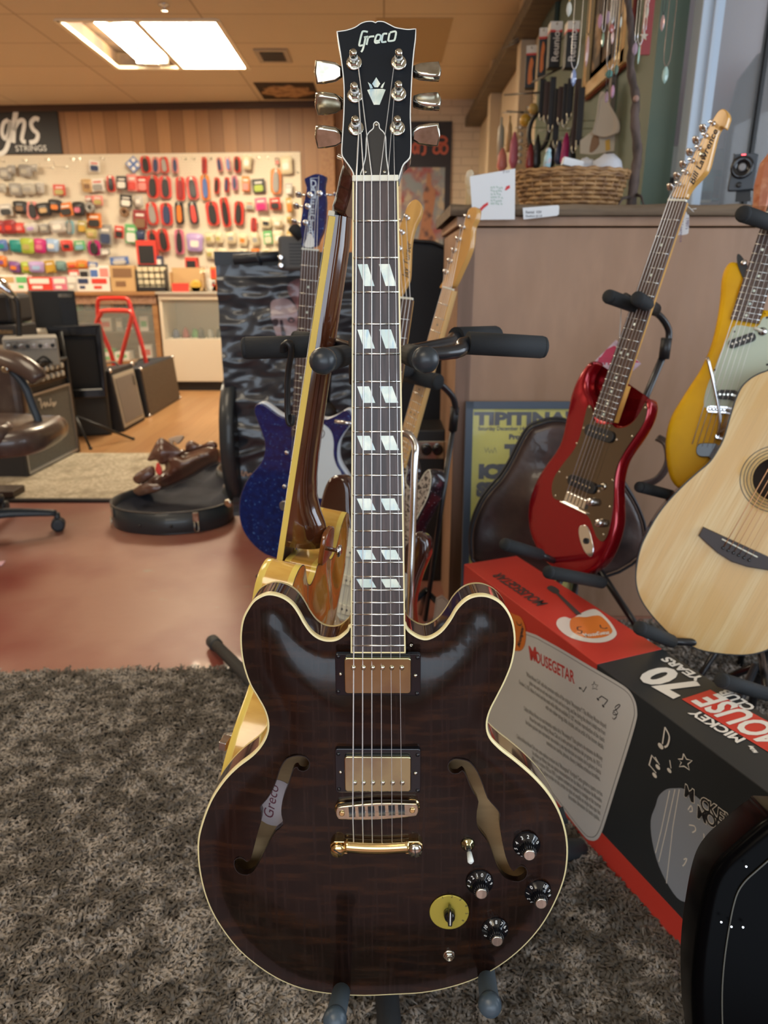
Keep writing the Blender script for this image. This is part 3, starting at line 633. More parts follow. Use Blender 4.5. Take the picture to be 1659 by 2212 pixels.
# goods standing on the counters
TOP = [(ZA, 10,1330,165,1470,'white','tan'),(ZA, 175,1330,295,1470,'white','green'),(ZA, 300,1350,560,1480,'red','white'),(ZA, 575,1350,720,1480,'rose','white'),(ZA, 730,1330,830,1470,'silver','white'),(ZA, 840,1350,970,1475,'white','navy'),(ZA, 980,1350,1180,1475,'white','red'),(ZA, 975,1245,1065,1345,'white','blue'),(ZA, 1075,1225,1180,1345,'white','pink'),(ZA, 745,1272,850,1335,'red','white'),(ZA, 860,1265,960,1345,'silver','black'),
       (ZA, 1210,1225,1455,1480,'tan','brown'),(ZB, 75,870,240,1092,'red','black'),(ZB, 525,1030,630,1120,'red','black'),(ZB, 255,1015,295,1095,'navy','white'),(ZB, 765,1120,812,1225,'orange','red'),(ZB, 735,1230,815,1340,'white','white')]
for i, (Zf, x0, y0, x1, y1, c1, c2) in enumerate(TOP):
    lift = 0 if y1 > 1290 and Zf is ZA and y1 > 1440 else .10
    Y = YC + (.10 if lift == 0 else .30)
    a = at_y(*Zf(x0, y1), Y); b = at_y(*Zf(x1, y0), Y); w_ = b.x - a.x; h_ = b.z - a.z; z0 = ztop if lift == 0 else max(ztop, a.z)
    fr = Matrix.Translation(((a.x + b.x) / 2, Y, ztop))
    t = thing('boxed_goods', f'{CN[c1]} and {CN[c2]} display box, {NUM[i]} of the goods standing along the counter tops', 'box', fr, 'goods standing on the counters')
    mb = MB(fr); mb.box(-w_ / 2, w_ / 2, 0, .10, 0, max(.04, b.z - ztop)); put(mb, 'carton', pc(c1), t, .004, 1)
    hb = max(.04, b.z - ztop)
    mb = MB(fr); mb.box(-w_ * .38, w_ * .38, -.003, 0, hb * .55, hb * .9); mb.box(-w_ * .3, w_ * .1, -.003, 0, hb * .2, hb * .4); put(mb, 'print', pc(c2), t)
# tray of small cream packets, and tray with tape roll
for (x0, y0, x1, y1, nmn, lab) in ((65, 1095, 325, 1300, 'packet_tray', 'dark tray filled with rows of cream packets on the counter'), (385, 1125, 685, 1320, 'cardboard_tray', 'open cardboard tray with a red label on the white case')):
    Y = YC + .08; a = at_y(*ZB(x0, y1), Y); b = at_y(*ZB(x1, y0), Y); w_ = b.x - a.x; h_ = b.z - ztop
    fr = Matrix.Translation(((a.x + b.x) / 2, Y, ztop)); t = thing(nmn, lab, 'tray', fr)
    mb = MB(fr); mb.box(-w_ / 2, w_ / 2, .1, .11, 0, h_); mb.box(-w_ / 2, w_ / 2, 0, .1, 0, .01); mb.box(-w_ / 2, -w_ / 2 + .01, 0, .1, 0, h_ * .8); mb.box(w_ / 2 - .01, w_ / 2, 0, .1, 0, h_ * .8); mb.box(-w_ / 2, w_ / 2, 0, .01, 0, h_ * .18); put(mb, 'tray', pc('black' if 'packet' in nmn else 'tan'), t)
    if 'packet' in nmn:
        for r_ in range(4):
            for c_ in range(5):
                mb = MB(fr); x = -w_ / 2 + w_ * (c_ + .5) / 5; z = h_ * (r_ + .5) / 4.3
                mb.box(x - w_ * .075, x + w_ * .075, .05 - r_ * .005, .09, z - h_ * .09, z + h_ * .09); put(mb, 'packet', pc('cream'), t, .003, 1)
    else:
        mb = MB(fr); mb.box(-w_ * .45, w_ * .05, -.004, .02, 0, h_ * .35); put(mb, 'red_label', pc('red'), t)
        f2 = fr @ Matrix.Translation((w_ * .26, .02, .055))
        mb = MB(f2); mb.lathe([(.025, -.02), (.055, -.02), (.055, .02), (.025, .02), (.025, -.02)], ax=(0, 1, 0), n=20); single(mb, 'tape_roll', pc('mustard'), 'mustard roll of tape standing in the cardboard tray', 'tape roll', m=f2)
Y = YC + .1; a = at_y(*ZB(680, 1320), Y); b = at_y(*ZB(745, 1110), Y); fr = Matrix.Translation((a.x, Y, ztop))
mb = MB(fr)
for i in range(5): mb.tube([(i * .018, 0, 0), (i * .018, 0, b.z - ztop)], .002, 5)
for z in (.03, .1, .18): mb.tube([(0, 0, z), (.072, 0, z)], .002, 5)
single(mb, 'wire_rack', NICKEL, 'small wire rack standing at the end of the white case top', 'rack', m=fr)
# poster on the white brick wall
a = at_y(868, 262, 7.83); b = at_y(977, 262, 7.83); c = at_y(977, 545, 7.83)
fr = ortho(((a.x + b.x) / 2, 7.84, c.z), (0, 0, 1), (0, -1, 0)); w_ = b.x - a.x; h_ = a.z - c.z
t = thing('wall_poster', 'tall dark poster with round red lettering over a singer, on the white brick wall', 'poster', fr)
mb = MB(fr); mb.box(-w_ / 2, w_ / 2, 0, h_, 0, .008); put(mb, 'poster_sheet', M('poster_dark', (.02, .018, .022), .4), t)
mb = MB(fr); mb.box(-w_ / 2, w_ * .38, h_ * .05, h_ * .66, .008, .0095); put(mb, 'picture', M('poster_picture', (.22, .26, .30), .5, noise=((4, 5, 4), (.30, .07, .07), .45, .6), noise2=((9, 7, 5), (.42, .36, .28), .52, .62)), t)
mb = MB(fr); Zq = zo(860, 240, 6.91)
for P in ([(560, 420), (620, 385), (690, 390), (725, 430), (700, 470), (640, 480), (580, 470), (560, 420)], [(530, 560), (560, 510), (610, 520), (620, 590), (580, 630), (535, 610), (530, 560)], [(640, 560), (660, 505), (720, 510), (735, 570), (700, 630), (650, 620), (640, 560)], [(300, 640), (310, 500), (340, 480), (400, 500), (395, 630), (350, 640)], [(220, 620), (225, 520), (270, 480), (285, 560), (240, 640)]):
    mb.stroke(hits(fr, P, .01, Zq), .022, .0098)
put(mb, 'lettering', M('poster_red', (.45, .10, .06), .5), t)
mb = MB(fr)
mb.prism(smooth([(w_ * p_[0], h_ * p_[1]) for p_ in ((.02, .62), (.10, .60), (.11, .53), (.20, .47), (.17, .35), (.12, .20), (.22, .10), (-.12, .06), (-.08, .25), (-.02, .36), (-.06, .45), (.0, .52))], 3), .0095, .0105); put(mb, 'singer', M('poster_skin', (.36, .17, .10), .5, noise=(8, (.10, .06, .06), .5, .6)), t)
# ================================================================== FRONT GUITAR (dark walnut semi hollow body)
WALNUT = M('walnut_flame_top', (.009, .0042, .003), .20, coat=.22, spec=.22, noise=((14, 90, 9), (.034, .0125, .0055), .48, .72), noise2=((260, 9, 9), (.018, .009, .007), .5, .68), wave=((1, 1, 1), (.05, .018, .008), 9., .0, 'Y'))
WALSIDE = M('walnut_side', (.020, .007, .006), .1, coat=.8, noise=((10, 10, 60), (.05, .018, .010), .45, .65))
def fret(n, s): return s * 2 ** (-n / 12)
GF = ortho((-.005, .646, .563), (-.005, .117, .993), (-.013, -.993, .117))
BASE = GF @ Matrix.Translation((0, -.19, 0))
ES_PX = [(700,352),(652,358),(640,380),(600,412),(560,419),(520,410),(485,385),(455,345),(430,300),(400,258),(360,228),(310,212),(270,215),(225,240),(195,280),(172,330),(162,400),(166,480),(180,550),(205,620),(240,680),(270,735),(285,790),(280,840),(255,890),(215,935),(150,985),(95,1040),(45,1110),(15,1170),(-10,1240),(-25,1300),(-29,1360),(-22,1450),(0,1550),(35,1640),(90,1730),(160,1815),(250,1890),(350,1950),(460,1990),(590,2010),(720,2016),(850,2011),(980,2003),(1100,1980),(1220,1940),(1330,1880),(1430,1800),(1510,1710),(1570,1610),(1615,1500),(1632,1400),(1628,1300),(1600,1200),(1550,1110),(1480,1030),(1400,960),(1330,905),(1285,855),(1272,800),(1285,740),(1320,670),(1355,600),(1385,520),(1398,430),(1390,350),(1365,290),(1325,245),(1270,220),(1215,220),(1170,240),(1130,280),(1100,330),(1060,380),(1010,410),(970,408),(930,385),(912,365),(903,345),(860,340)]
FL_PX = [(365,960),(385,945),(420,937),(455,942),(473,965),(470,990),(450,1003),(428,998),(420,985),(405,990),(395,1010),(380,1060),(360,1110),(350,1160),(350,1195),(358,1240),(325,1270),(300,1310),(275,1360),(250,1410),(225,1450),(195,1467),(160,1460),(142,1435),(140,1405),(160,1393),(180,1398),(195,1410),(212,1395),(225,1350),(240,1290),(258,1230),(262,1190),(255,1165),(285,1130),(310,1090),(330,1040),(345,995)]
FR_PX = [(1150,953),(1120,952),(1098,970),(1097,995),(1115,1013),(1140,1012),(1158,1000),(1175,1020),(1190,1060),(1215,1110),(1230,1140),(1222,1180),(1222,1240),(1240,1275),(1268,1310),(1290,1360),(1310,1420),(1335,1465),(1370,1490),(1410,1497),(1440,1480),(1447,1450),(1430,1430),(1410,1432),(1388,1450),(1370,1430),(1350,1380),(1335,1310),(1325,1240),(1325,1195),(1300,1160),(1270,1125),(1250,1070),(1225,1010),(1200,975),(1180,960)]
ZG = zo(440, 1180, 2.07375)
ES = ccw(smooth(hits(GF, ES_PX, 0, ZG), 4))
HL = ccw(smooth(hits(GF, FL_PX, .003, ZG), 2)); HR = ccw(smooth(hits(GF, FR_PX, .003, ZG), 2))
arch = lambda d, x, y: .0075 * (1 - math.exp(-(max(0, d - .012) / .045) ** 2)) - .0022 * math.exp(-((d - .016) / .010) ** 2) * (1 if d > .004 else 0)
def surfz(u, v):
    P_ = np.array(ES); Q_ = np.roll(P_, -1, 0); ab = Q_ - P_; t_ = np.clip((((u, v) - P_) * ab).sum(1) / ((ab ** 2).sum(1) + 1e-15), 0, 1)
    return arch(float(np.hypot(*(P_ + ab * t_[:, None] - (u, v)).T).min()), u, v)
def in_of(o, d):  # inset, safe for small d
    return offset(o, d)
g = thing('electric_guitar', 'dark walnut semi hollow electric guitar with gold hardware, standing in front of everything', 'guitar', BASE)
T = .0445
mb = MB(GF); top = in_of(ES, .0021); mb.cdt(top, 0, [HL, HR], .0085, arch)
mb.rings([[(x, y, arch(1, x, y) if False else -.004) for x, y in HL], [(x, y, .0035) for x, y in HL]]); mb.rings([[(x, y, -.004) for x, y in HR], [(x, y, .0035) for x, y in HR]])
body = put(mb, 'body_top', WALNUT, g)
mb = MB(GF); mb.rings([[(x, y, -T + .006) for x, y in ES], [(x, y, -.0065) for x, y in ES]]); put(mb, 'body_side', WALSIDE, g)
mb = MB(GF); bk = in_of(ES, .003)
mb.cdt(bk, -T, [], .014, lambda d, x, y: -.008 * (1 - math.exp(-(d / .05) ** 2)), flip=True); put(mb, 'body_back', WALSIDE, g)
mb = MB(GF); L_ = [[(x, y, -.0065) for x, y in in_of(ES, -.0001)], [(x, y, -.0012) for x, y in in_of(ES, -.0001)], [(x, y, 0.0002) for x, y in in_of(ES, .0008)], [(x, y, .0002) for x, y in in_of(ES, .0021)]]
mb.rings(L_); put(mb, 'front_binding', CREAM, g)
mb = MB(GF); L_ = [[(x, y, -T + .0062) for x, y in in_of(ES, -.0001)], [(x, y, -T + .0012) for x, y in in_of(ES, -.0001)], [(x, y, -T) for x, y in in_of(ES, .003)]]
mb.rings(L_); put(mb, 'back_binding', CREAM, g)
# inside, seen through the sound holes
mb = MB(GF); mb.cdt(in_of(ES, .006), -.036, [], .02); put(mb, 'inner_back', M('bare_inside_wood', (.42, .27, .13), .8, noise=((14, 60, 14), (.34, .21, .10), .4, .65)), g)
c = hit(GF, *ZG(320, 1150), -.035)
mb = MB(GF); mb.flat(circle(c[0], c[1], .026, 28, .030), -.0352); lab = put(mb, 'paper_label', M('label_pink', (.62, .52, .52), .7), g, label='pale oval paper label inside the left sound hole')
mb = MB(GF); mb.text('Greco', .017, c[0] - .004, c[1] - .022, -.0350, rot=78, shear=.3); put(mb, 'label_print', M('label_red_ink', (.20, .05, .07), .7), lab)
for P, nm_ in ((HL, 0), (HR, 1)):
    mb = MB(GF); mb.band(P[::-1] if False else P, -.0009, .0032, .0046); put(mb, 'sound_hole_edge', M('hole_edge', (.012, .006, .005), .4), g)
# --- neck
s = .6285
zn = lambda v: .0124 - .045 * (v - .17)
warp = lambda p: (p[0], p[1], p[2] + zn(p[1]))
hw = lambda v: .0215 + (.0285 - .0215) * (s - v) / (s - .168)
def nsec(v, depth=.021):
    h = hw(v); return [(h * math.cos(a), v, -.006 - depth * max(0, math.sin(a)) ** .8) for a in [math.pi * i / 12 for i in range(13)]]
NECKB = M('neck_walnut', (.035, .014, .008), .15, coat=.7, noise=((60, 8, 60), (.02, .008, .006), .4, .6))
mb = MB(GF, warp); vs = [s, s - .03, .5, .4, .3, .23, .19]; mb.rings([nsec(v, .021 if v > .22 else .024) for v in vs], False)
put(mb, 'neck', NECKB, g)
mb = MB(GF); mb.prism([(-.026, .11), (.026, .11), (.026, .20), (-.026, .20)], -.035, -.002); put(mb, 'neck_heel', NECKB, g)
def trap(v0, v1, k, z0, z1, mb):
    a, b = hw(v0) - k, hw(v1) - k
    mb.prism([(-a, v0), (a, v0), (b, v1), (-b, v1)], z0, z1)
mb = MB(GF, warp)
for i in range(24):
    v0 = .1695 + (s - .1695) * i / 24; v1 = .1695 + (s - .1695) * (i + 1) / 24; trap(v0, v1, .0016, -.006, 0, mb)
board = put(mb, 'fingerboard', ROSE, g)
mb = MB(GF, warp)
for sg_ in (-1, 1):
    a0, a1 = hw(.168), hw(s); mb.prism([(sg_ * (a0 - .0016), .168), (sg_ * a0, .168), (sg_ * a1, s), (sg_ * (a1 - .0016), s)], -.0062, .0002)
mb.prism([(-hw(.168), .168), (hw(.168), .168), (hw(.17), .1695), (-hw(.17), .1695)], -.0062, .0002)
put(mb, 'fingerboard_binding', CREAM, board)
FRETM = M('fret_wire', (.72, .74, .72), .22, 1.)
for n_ in range(1, 23):
    v = fret(n_, s); mb = MB(GF, warp); a = hw(v) - .0014
    mb.tube([(-a, v, .0003), (a, v, .0003)], [.00125] * 2, 8, flat=.9); put(mb, 'fret', FRETM, g)
for n_ in (3, 5, 7, 9, 12, 15, 17):
    v0, v1 = fret(n_, s), fret(n_ - 1, s); d = v1 - v0; y0, y1 = v0 + d * .18, v1 - d * .18; a = hw(v0) - .0016
    mb = MB(GF, warp)
    sk_ = min(.0075, .004 + .12 * (y1 - y0))
    mb.prism([(-a + .0040 + sk_, y0), (-.0015, y0), (-.0015 - sk_, y1), (-a + .0040, y1)], -.001, .00015); mb.prism([(.0028 + sk_, y0), (a - .0020, y0), (a - .0020 - sk_, y1), (.0028, y1)], -.001, .00015)
    put(mb, 'pearl_inlay', PEARL, board)
mb = MB(GF, warp); mb.box(-.0216, .0216, s - .0002, s + .0052, -.006, .0022); put(mb, 'nut', BONE, g, .0006)
# --- headstock
HS = sub(GF, (0, s + .0045, zn(s) - .0022), rx=15)
HSm = HS
HS = GF @ Matrix.Translation((0, s + .0045, zn(s) - .003)) @ Matrix.Rotation(math.radians(-13), 4, 'X')
ZH = zo(650, 0, 4.809)
HEAD = ccw(smooth(hits(HS, [(370,325),(370,325),(420,318),(480,308),(560,280),(620,240),(680,220),(740,218),(775,232),(775,232),(800,218),(860,222),(920,250),(980,280),(1040,292),(1110,302),(1170,297),(1197,297),(1197,297),(1195,400),(1180,520),(1165,680),(1155,850),(1148,1000),(1142,1200),(1148,1400),(1145,1600),(1120,1660),(1070,1710),(1040,1790),(1022,1855),(1022,1855),(545,1855),(545,1855),(540,1800),(500,1730),(450,1660),(420,1600),(425,1450),(440,1200),(445,1000),(440,850),(425,700),(405,550),(385,430)], 0, ZH), 3))
mb = MB(HS); mb.prism(HEAD, -.015, -.0012); put(mb, 'headstock', M('head_side_black', (.010, .008, .009), .2, coat=.6), g)
mb = MB(HS); mb.prism(in_of(HEAD, .0010), -.0012, .0002); face = put(mb, 'headstock_face', M('head_black', (.004, .008, .014), .35, coat=.08, spec=.2), g)
mb = MB(HS); mb.band([p_ for p_ in HEAD], .0010, -.0020, .0001); put(mb, 'head_binding', M('white_binding', (.78, .80, .76), .35), g)
mb = MB(HS)
for P in ([(695,332),(655,325),(634,342),(607,455),(612,475),(645,468)], [(672,385),(655,470),(640,520),(625,540)], [(655,388),(700,380)], [(700,378),(682,466)], [(697,400),(715,382),(762,377)], [(775,425),(817,418),(830,372),(800,360),(782,378),(768,430),(780,446),(820,438)], [(897,350),(865,350),(850,364),(840,425),(850,438),(888,432)], [(925,338),(975,326),(988,342),(975,408),(960,421),(920,426),(908,415),(922,342)]):
    P2 = hits(HS, P, .0006, ZH)
    mb.stroke(P2, .0018, .0006)
put(mb, 'logo_inlay', PEARL, face)
mb = MB(HS)
for P in ([(783,803),(825,870),(800,907),(765,907),(740,870)], [(695,852),(732,880),(748,915),(722,922)], [(873,850),(842,880),(826,912),(850,915)], [(688,935),(720,926),(850,923),(880,932),(818,1088),(757,1088)]):
    mb.flat(hits(HS, P, .0006, ZH), .0006)
put(mb, 'crown_inlay', PEARL, face)
cov = [(615,1822),(640,1740),(668,1620),(673,1500),(678,1420),(705,1370),(748,1330),(752,1285),(783,1260),(815,1285),(822,1330),(862,1370),(884,1420),(888,1500),(892,1620),(908,1740),(918,1828),(880,1832),(850,1850),(835,1862),(740,1862),(720,1848),(690,1832)]
O_ = ccw(smooth(hits(HS, cov, .0015, ZH), 3))
mb = MB(HS); mb.prism(O_, .0003, .0015); tr = put(mb, 'truss_rod_cover', BLACKP, g)
mb = MB(HS); mb.band(O_, .0009, .0003, .0017); put(mb, 'cover_edge', MATS['white_binding'], tr)
for P in ((783,1295),(668,1785),(866,1785)):
    q = hit(HS, *ZH(*P), .0018); mb = MB(HS); mb.lathe([(.0017, .0013), (.0016, .0022), (.0005, .0026)], (q[0], q[1], 0), n=10); put(mb, 'screw', NICKEL, tr)
posts = {}
for k_, P in enumerate(((572,1330),(562,990),(552,650),(1015,650),(1012,975),(1000,1330))):
    q = hit(HS, *ZH(*P), .001); posts[k_] = q
    mb = MB(HS); o3 = (q[0], q[1], 0)
    mb.lathe([(.0075, .0004), (.0075, .0012), (.0068, .0019), (.0052, .002)], o3, n=22); mb.lathe([(.0052, .0018), (.0052, .0042), (.0045, .0048)], o3, n=6, sm=False); mb.lathe([(.0034, .0045), (.0030, .0095), (.0034, .0125), (.0036, .0150), (.0030, .0166), (.0012, .0172)], o3, n=16)
    tu = put(mb, 'tuner_post', NICKEL, g)
    sgn = -1 if k_ < 3 else 1
    PB = [(300,1420),(300,1075),(295,750),(1300,745),(1300,1055),(1290,1400)][k_]
    zb = -.0105; e = hit(HS, *ZH(*PB), zb); y = e[1]
    xe = q[0] + sgn * .011
    mb = MB(HS); mb.box(q[0] - .0075, q[0] + .0075, q[1] - .010, q[1] + .010, -.024, -.0152); mb.lathe([(.0042, 0), (.0042, .004), (.003, .005), (.003, .008), (.0038, .009), (.0026, .013), (.0026, .02)], (xe + sgn * .006, y, zb), (sgn, 0, 0), n=14)
    put(mb, 'tuner_housing', NICKEL, g, .0008)
    rot = [50, 58, 32, -22, -28, 36][k_]
    bf = HS @ Matrix.Translation((e[0], y, zb)) @ Matrix.Rotation(math.radians(rot), 4, 'X')
    a_ = sgn
    o = [(-a_ * .0125, .0042), (-a_ * .006, .0080), (a_ * .004, .0096), (a_ * .0125, .0098), (a_ * .0145, 0), (a_ * .0125, -.0098), (a_ * .004, -.0096), (-a_ * .006, -.0080), (-a_ * .0125, -.0042)]
    mb = MB(bf); mb.slab(o, -.0042, .0042, .0022, .0022, n=2, flatcap=True); put(mb, 'tuner_button', NICKEL, tu)
# --- pickups, bridge, tailpiece
ZP = zo(660, 1380, 4.607)
def humbucker(yr, yc, poles, side, corners, lift):
    zr = arch(1, 0, 0) - .001
    q = hits(GF, [(300, yr[1]), (1145, yr[1])], zr + lift, ZP); q2 = hits(GF, [(300, yr[0]), (1145, yr[0])], zr + lift, ZP)
    x0, x1 = q[0][0], q[1][0]; y0, y1 = q[0][1], q2[0][1]
    mb = MB(GF); mb.prism(rrect(x0, x1, y0, y1, .003, 3), .003, zr + lift); ring = put(mb, 'pickup_ring', BLACKG, g, .0008)
    c = hits(GF, [(390, yc[1]), (1050, yc[0])], zr + lift + .004, ZP)
    mb = MB(GF); mb.slab(rrect(c[0][0], c[1][0], c[0][1], c[1][1], .0035, 4), zr + lift, zr + lift + .0045, .0012, 0, n=3, flatcap=True); cv = put(mb, 'pickup_cover', M('aged_gold_cover', (.52, .49, .28), .13, 1., noise=((38, 26, 30), (.42, .37, .24), .45, .65), bump=(18, .10, .004)), g)
    for x, y in poles:
        p_ = hit(GF, *ZP(x, y), zr + lift + .005); mb = MB(GF); mb.lathe([(.0025, 0), (.0025, .0008), (.0018, .0014), (.0004, .0016)], (p_[0], p_[1], zr + lift + .0045), n=12); put(mb, 'pole_screw', NICKEL, cv)
    for x, y in side + corners:
        p_ = hit(GF, *ZP(x, y), zr + lift + .001); mb = MB(GF); r_ = .0021; mb.lathe([(r_, 0), (r_, .0006), (.001, .0014), (.0003, .0014)], (p_[0], p_[1], zr + lift), n=12); put(mb, 'mounting_screw', NICKEL if (x, y) in side else BLACKG, ring)
humbucker((150, 565), (188, 545), [(x, 290) for x in (475,575,668,765,858,958)], [(348,355),(1093,370)], [(325,180),(325,528),(1115,190),(1108,548)], .003)
humbucker((1095, 1530), (1172, 1520), [(x, 1435) for x in (490,577,670,768,867,962)], [(348,1333),(1093,1343)], [(325,1150),(333,1500),(1115,1160),(1115,1515)], .006)
zb = .0165
def pz(x, y, z=zb): return hit(GF, *ZP(x, y), z)
A = pz(362, 1735); B = pz(1062, 1705)
fr_ = GF @ Matrix.Translation(((A[0] + B[0]) / 2, (A[1] + B[1]) / 2, 0)) @ Matrix.Rotation(math.atan2(B[1] - A[1], B[0] - A[0]), 4, 'Z')
hl = math.hypot(B[0] - A[0], B[1] - A[1]) / 2
mb = MB(fr_)
o = [(-hl - .007, 0), (-hl - .005, .0065), (-hl, .0080), (0, .0102), (hl, .0080), (hl + .005, .0065), (hl + .007, 0), (hl + .005, -.0065), (hl, -.0082), (0, -.0102), (-hl, -.0082), (-hl - .005, -.0065)]
mb.slab(ccw(smooth(o, 3)), zb - .007, zb, .0012, .0008, n=2, flatcap=True); br = put(mb, 'bridge', M('bridge_gold_grey', (.62, .54, .38), .22, 1., noise=(70, (.46, .42, .34), .45, .65)), g)
for sg_ in (-1, 1):
    mb = MB(fr_); mb.lathe([(.0085, .0075), (.0085, .0095), (.003, .0097), (.003, zb + .0012), (.0022, zb + .0018)], (sg_ * hl, 0, 0), n=20); mb.lathe([(.006, .003), (.006, .007)], (sg_ * hl, 0, 0), n=16); put(mb, 'bridge_post', GOLD, g)
for i, x in enumerate((463, 560, 655, 762, 860, 957)):
    p_ = pz(x, 1745, zb + .002); l = fr_.inverted() @ (GF @ Vector((p_[0], p_[1], 0)))
    mb = MB(fr_); mb.box(l.x - .0035, l.x + .0035, -.0048, .0068, zb + .0000, zb + .0006); sad = put(mb, 'saddle_slot', BLACKP, br)
    mb = MB(fr_); xx_ = l.x; yo = -.0018 - .0006 * i * 0
    mb.add([(xx_ - .0036, yo - .003, zb), (xx_ + .0036, yo - .003, zb), (xx_ + .0036, yo + .0012, zb), (xx_ - .0036, yo + .0012, zb), (xx_ - .0036, yo, zb + .0036), (xx_ + .0036, yo, zb + .0036)], [(0, 1, 5, 4), (2, 3, 4, 5), (0, 4, 3), (1, 2, 5), (3, 2, 1, 0)]); put(mb, 'saddle', M('saddle_chrome', (.8, .84, .86), .25, 1.), br)
zt = .015
A = hit(GF, *ZP(322, 2092), zt); B = hit(GF, *ZP(1090, 2092), zt)
mb = MB(GF); n_ = 16; L_ = []
for i in range(n_ + 1):
    x = A[0] + (B[0] - A[0]) * (.075 + .85 * i / n_); y = A[1] + .0022 - .002 * math.sin(math.pi * i / n_); L_.append((x, y, zt - .004))
mb.tube(L_, .0076, 16); tp = put(mb, 'tailpiece', GOLD, g)
for q, nm_ in ((A, 0), (B, 1)):
    mb = MB(GF); sg_ = -1 if nm_ == 0 else 1
    mb.prism(ccw([(q[0] - sg_ * .0105, q[1] - .0075), (q[0] - sg_ * .0105, q[1] + .0085), (q[0] + sg_ * .004, q[1] + .0085), (q[0] + sg_ * .0085, q[1] + .004), (q[0] + sg_ * .0085, q[1] - .004), (q[0] + sg_ * .004, q[1] - .0075)]), zt - .009, zt - .001); put(mb, 'tailpiece_end', GOLD, tp, .001)
    mb = MB(GF); mb.lathe([(.0075, .004), (.0075, .0075), (.004, .008), (.004, zt + .0), (.0074, zt + .0), (.0082, zt + .002), (.0074, zt + .0042), (.001, zt + .0048)], (q[0], q[1], 0), n=22); st = put(mb, 'tailpiece_stud', GOLD if sg_ < 0 else NICKEL, g)
    mb = MB(GF @ Matrix.Translation((q[0], q[1], zt + .0049)) @ Matrix.Rotation(math.radians(-35 if sg_ < 0 else 95), 4, 'Z')); mb.box(-.0052, .0052, -.0006, .0006, -.0006, .0003); put(mb, 'screw_slot', BLACKP, st)
# --- strings
SXB = [(470, 1745), (566, 1745), (660, 1745), (757, 1745), (860, 1745), (957, 1745)]; SXN = [578, 652, 735, 822, 905, 972]; SR = [.00072, .00062, .00052, .00040, .00032, .00028]
WND = M('wound_string', (.80, .81, .80), .4, .55)
for i in range(6):
    b0 = hit(GF, *ZP(*SXB[i]), zb + .0038); nx = hit(GF, *ZH(SXN[i], 1880), zn(s) + .003); p_ = posts[i]
    tl = (b0[0], A[1] + .006, zt - .002); brg = (b0[0], b0[1] + .001, zb + .0040); nt = (nx[0], s + .003, zn(s) + .0026)
    nt2 = (nx[0], s + .0052, zn(s) + .0022)
    side = 1 if i < 3 else -1
    pw = HS @ Vector((p_[0] + side * .0034, p_[1], .0085)); pl = GF.inverted() @ pw
    mb = MB(GF); mb.tube([tl, brg, nt, nt2, tuple(pl)], SR[i], 6); put(mb, 'string', WND if i < 3 else STRINGM, g)
    mb = MB(HS); mb.tube([(p_[0] + .0035 * math.cos(a), p_[1] + .0035 * math.sin(a), .0075 + .0004 * a / 2) for a in [j * .6 for j in range(22)]], SR[i], 5); put(mb, 'string_wrap', WND, g)
# --- controls
ZK = zo(900, 1760, 4.879)
def zs_(x, y):  # height of the arched top
    return .0045
KN = [((1160, 322), 148, '0123456', 'k1', [(1272,290,'0',-45),(1232,248,'1',-20),(1172,245,'2',0),(1118,257,'3',18),(1076,302,'4',45),(1058,352,'5',70),(1072,403,'6',100),(1108,440,'7',130)]),
      ((660, 695), 142, '', 'k2', [(693,612,'0',-5),(633,622,'1',12),(583,652,'2',38),(557,698,'3',65),(555,748,'4',90),(772,662,'10',-60),(783,722,'9',-85)]),
      ((1288, 850), 145, '', 'k3', [(1236,790,'0',28),(1196,828,'1',50),(1186,880,'2',75),(1198,930,'3',105),(1335,772,'10',-8),(1393,800,'9',-40),(1410,848,'8',-70)]),
      ((826, 1215), 140, '', 'k4', [(838,1128,'8',0),(783,1142,'9',20),(732,1185,'10',45),(728,1270,'0',100),(898,1142,'7',-25),(932,1178,'6',-50),(946,1222,'5',-75)])]
SILV = M('knob_silver', (.72, .68, .58), .28, 1., noise=((200, 20, 20), (.5, .47, .40), .4, .6))
for (c_, r_, _, _, nums) in KN:
    q = hit(GF, *ZK(*c_), .006); R0 = .0153
    kf = GF @ Matrix.Translation((q[0], q[1], surfz(*q) + .0002))
    mb = MB(kf); mb.lathe([(R0, 0), (R0 * 1.0, .0016), (R0 * .97, .003), (R0 * .62, .0062), (R0 * .52, .0105), (R0 * .45, .0170), (R0 * .44, .0182), (R0 * .40, .0184)], n=28); k = put(mb, 'control_knob', BLACKG, g)
    mb = MB(kf)
    for i in range(20):
        a = 2 * math.pi * i / 20; mb.tube([(R0 * .56 * math.cos(a), R0 * .56 * math.sin(a), .0075), (R0 * .47 * math.cos(a), R0 * .47 * math.sin(a), .0172)], .0006, 4)
    put(mb, 'knob_ribs', BLACKG, k)
    mb = MB(kf); mb.lathe([(R0 * .42, .0182), (R0 * .42, .0192), (R0 * .36, .0197)], n=24); put(mb, 'knob_cap', SILV, k)
    mb = MB(kf)
    for (x, y, ch, a_) in nums:
        l = hit(kf, *ZK(x, y), .0045); d = math.hypot(*l); a = math.atan2(l[1], l[0]); rr_ = R0 * .80
        tf = kf @ Matrix.Rotation(a, 4, 'Z') @ Matrix.Translation((rr_, 0, .00475)) @ Matrix.Rotation(math.radians(-90), 4, 'Z') @ Matrix.Rotation(math.radians(-33), 4, 'X')
        m2 = MB(tf); m2.text(ch, .0052, 0, -.0018, .0004, align='CENTER', bold=.00006); mb.V += m2.V; 
        b_ = len(mb.V) - len(m2.V); mb.Fc += [tuple(b_ + i for i in f_) for f_ in m2.Fc]; mb.S += m2.S
    put(mb, 'knob_numbers', WHITEP, k)
q = hit(GF, *ZK(342, 1015), .007)
vf = GF @ Matrix.Translation((q[0], q[1], surfz(*q) + .0006))
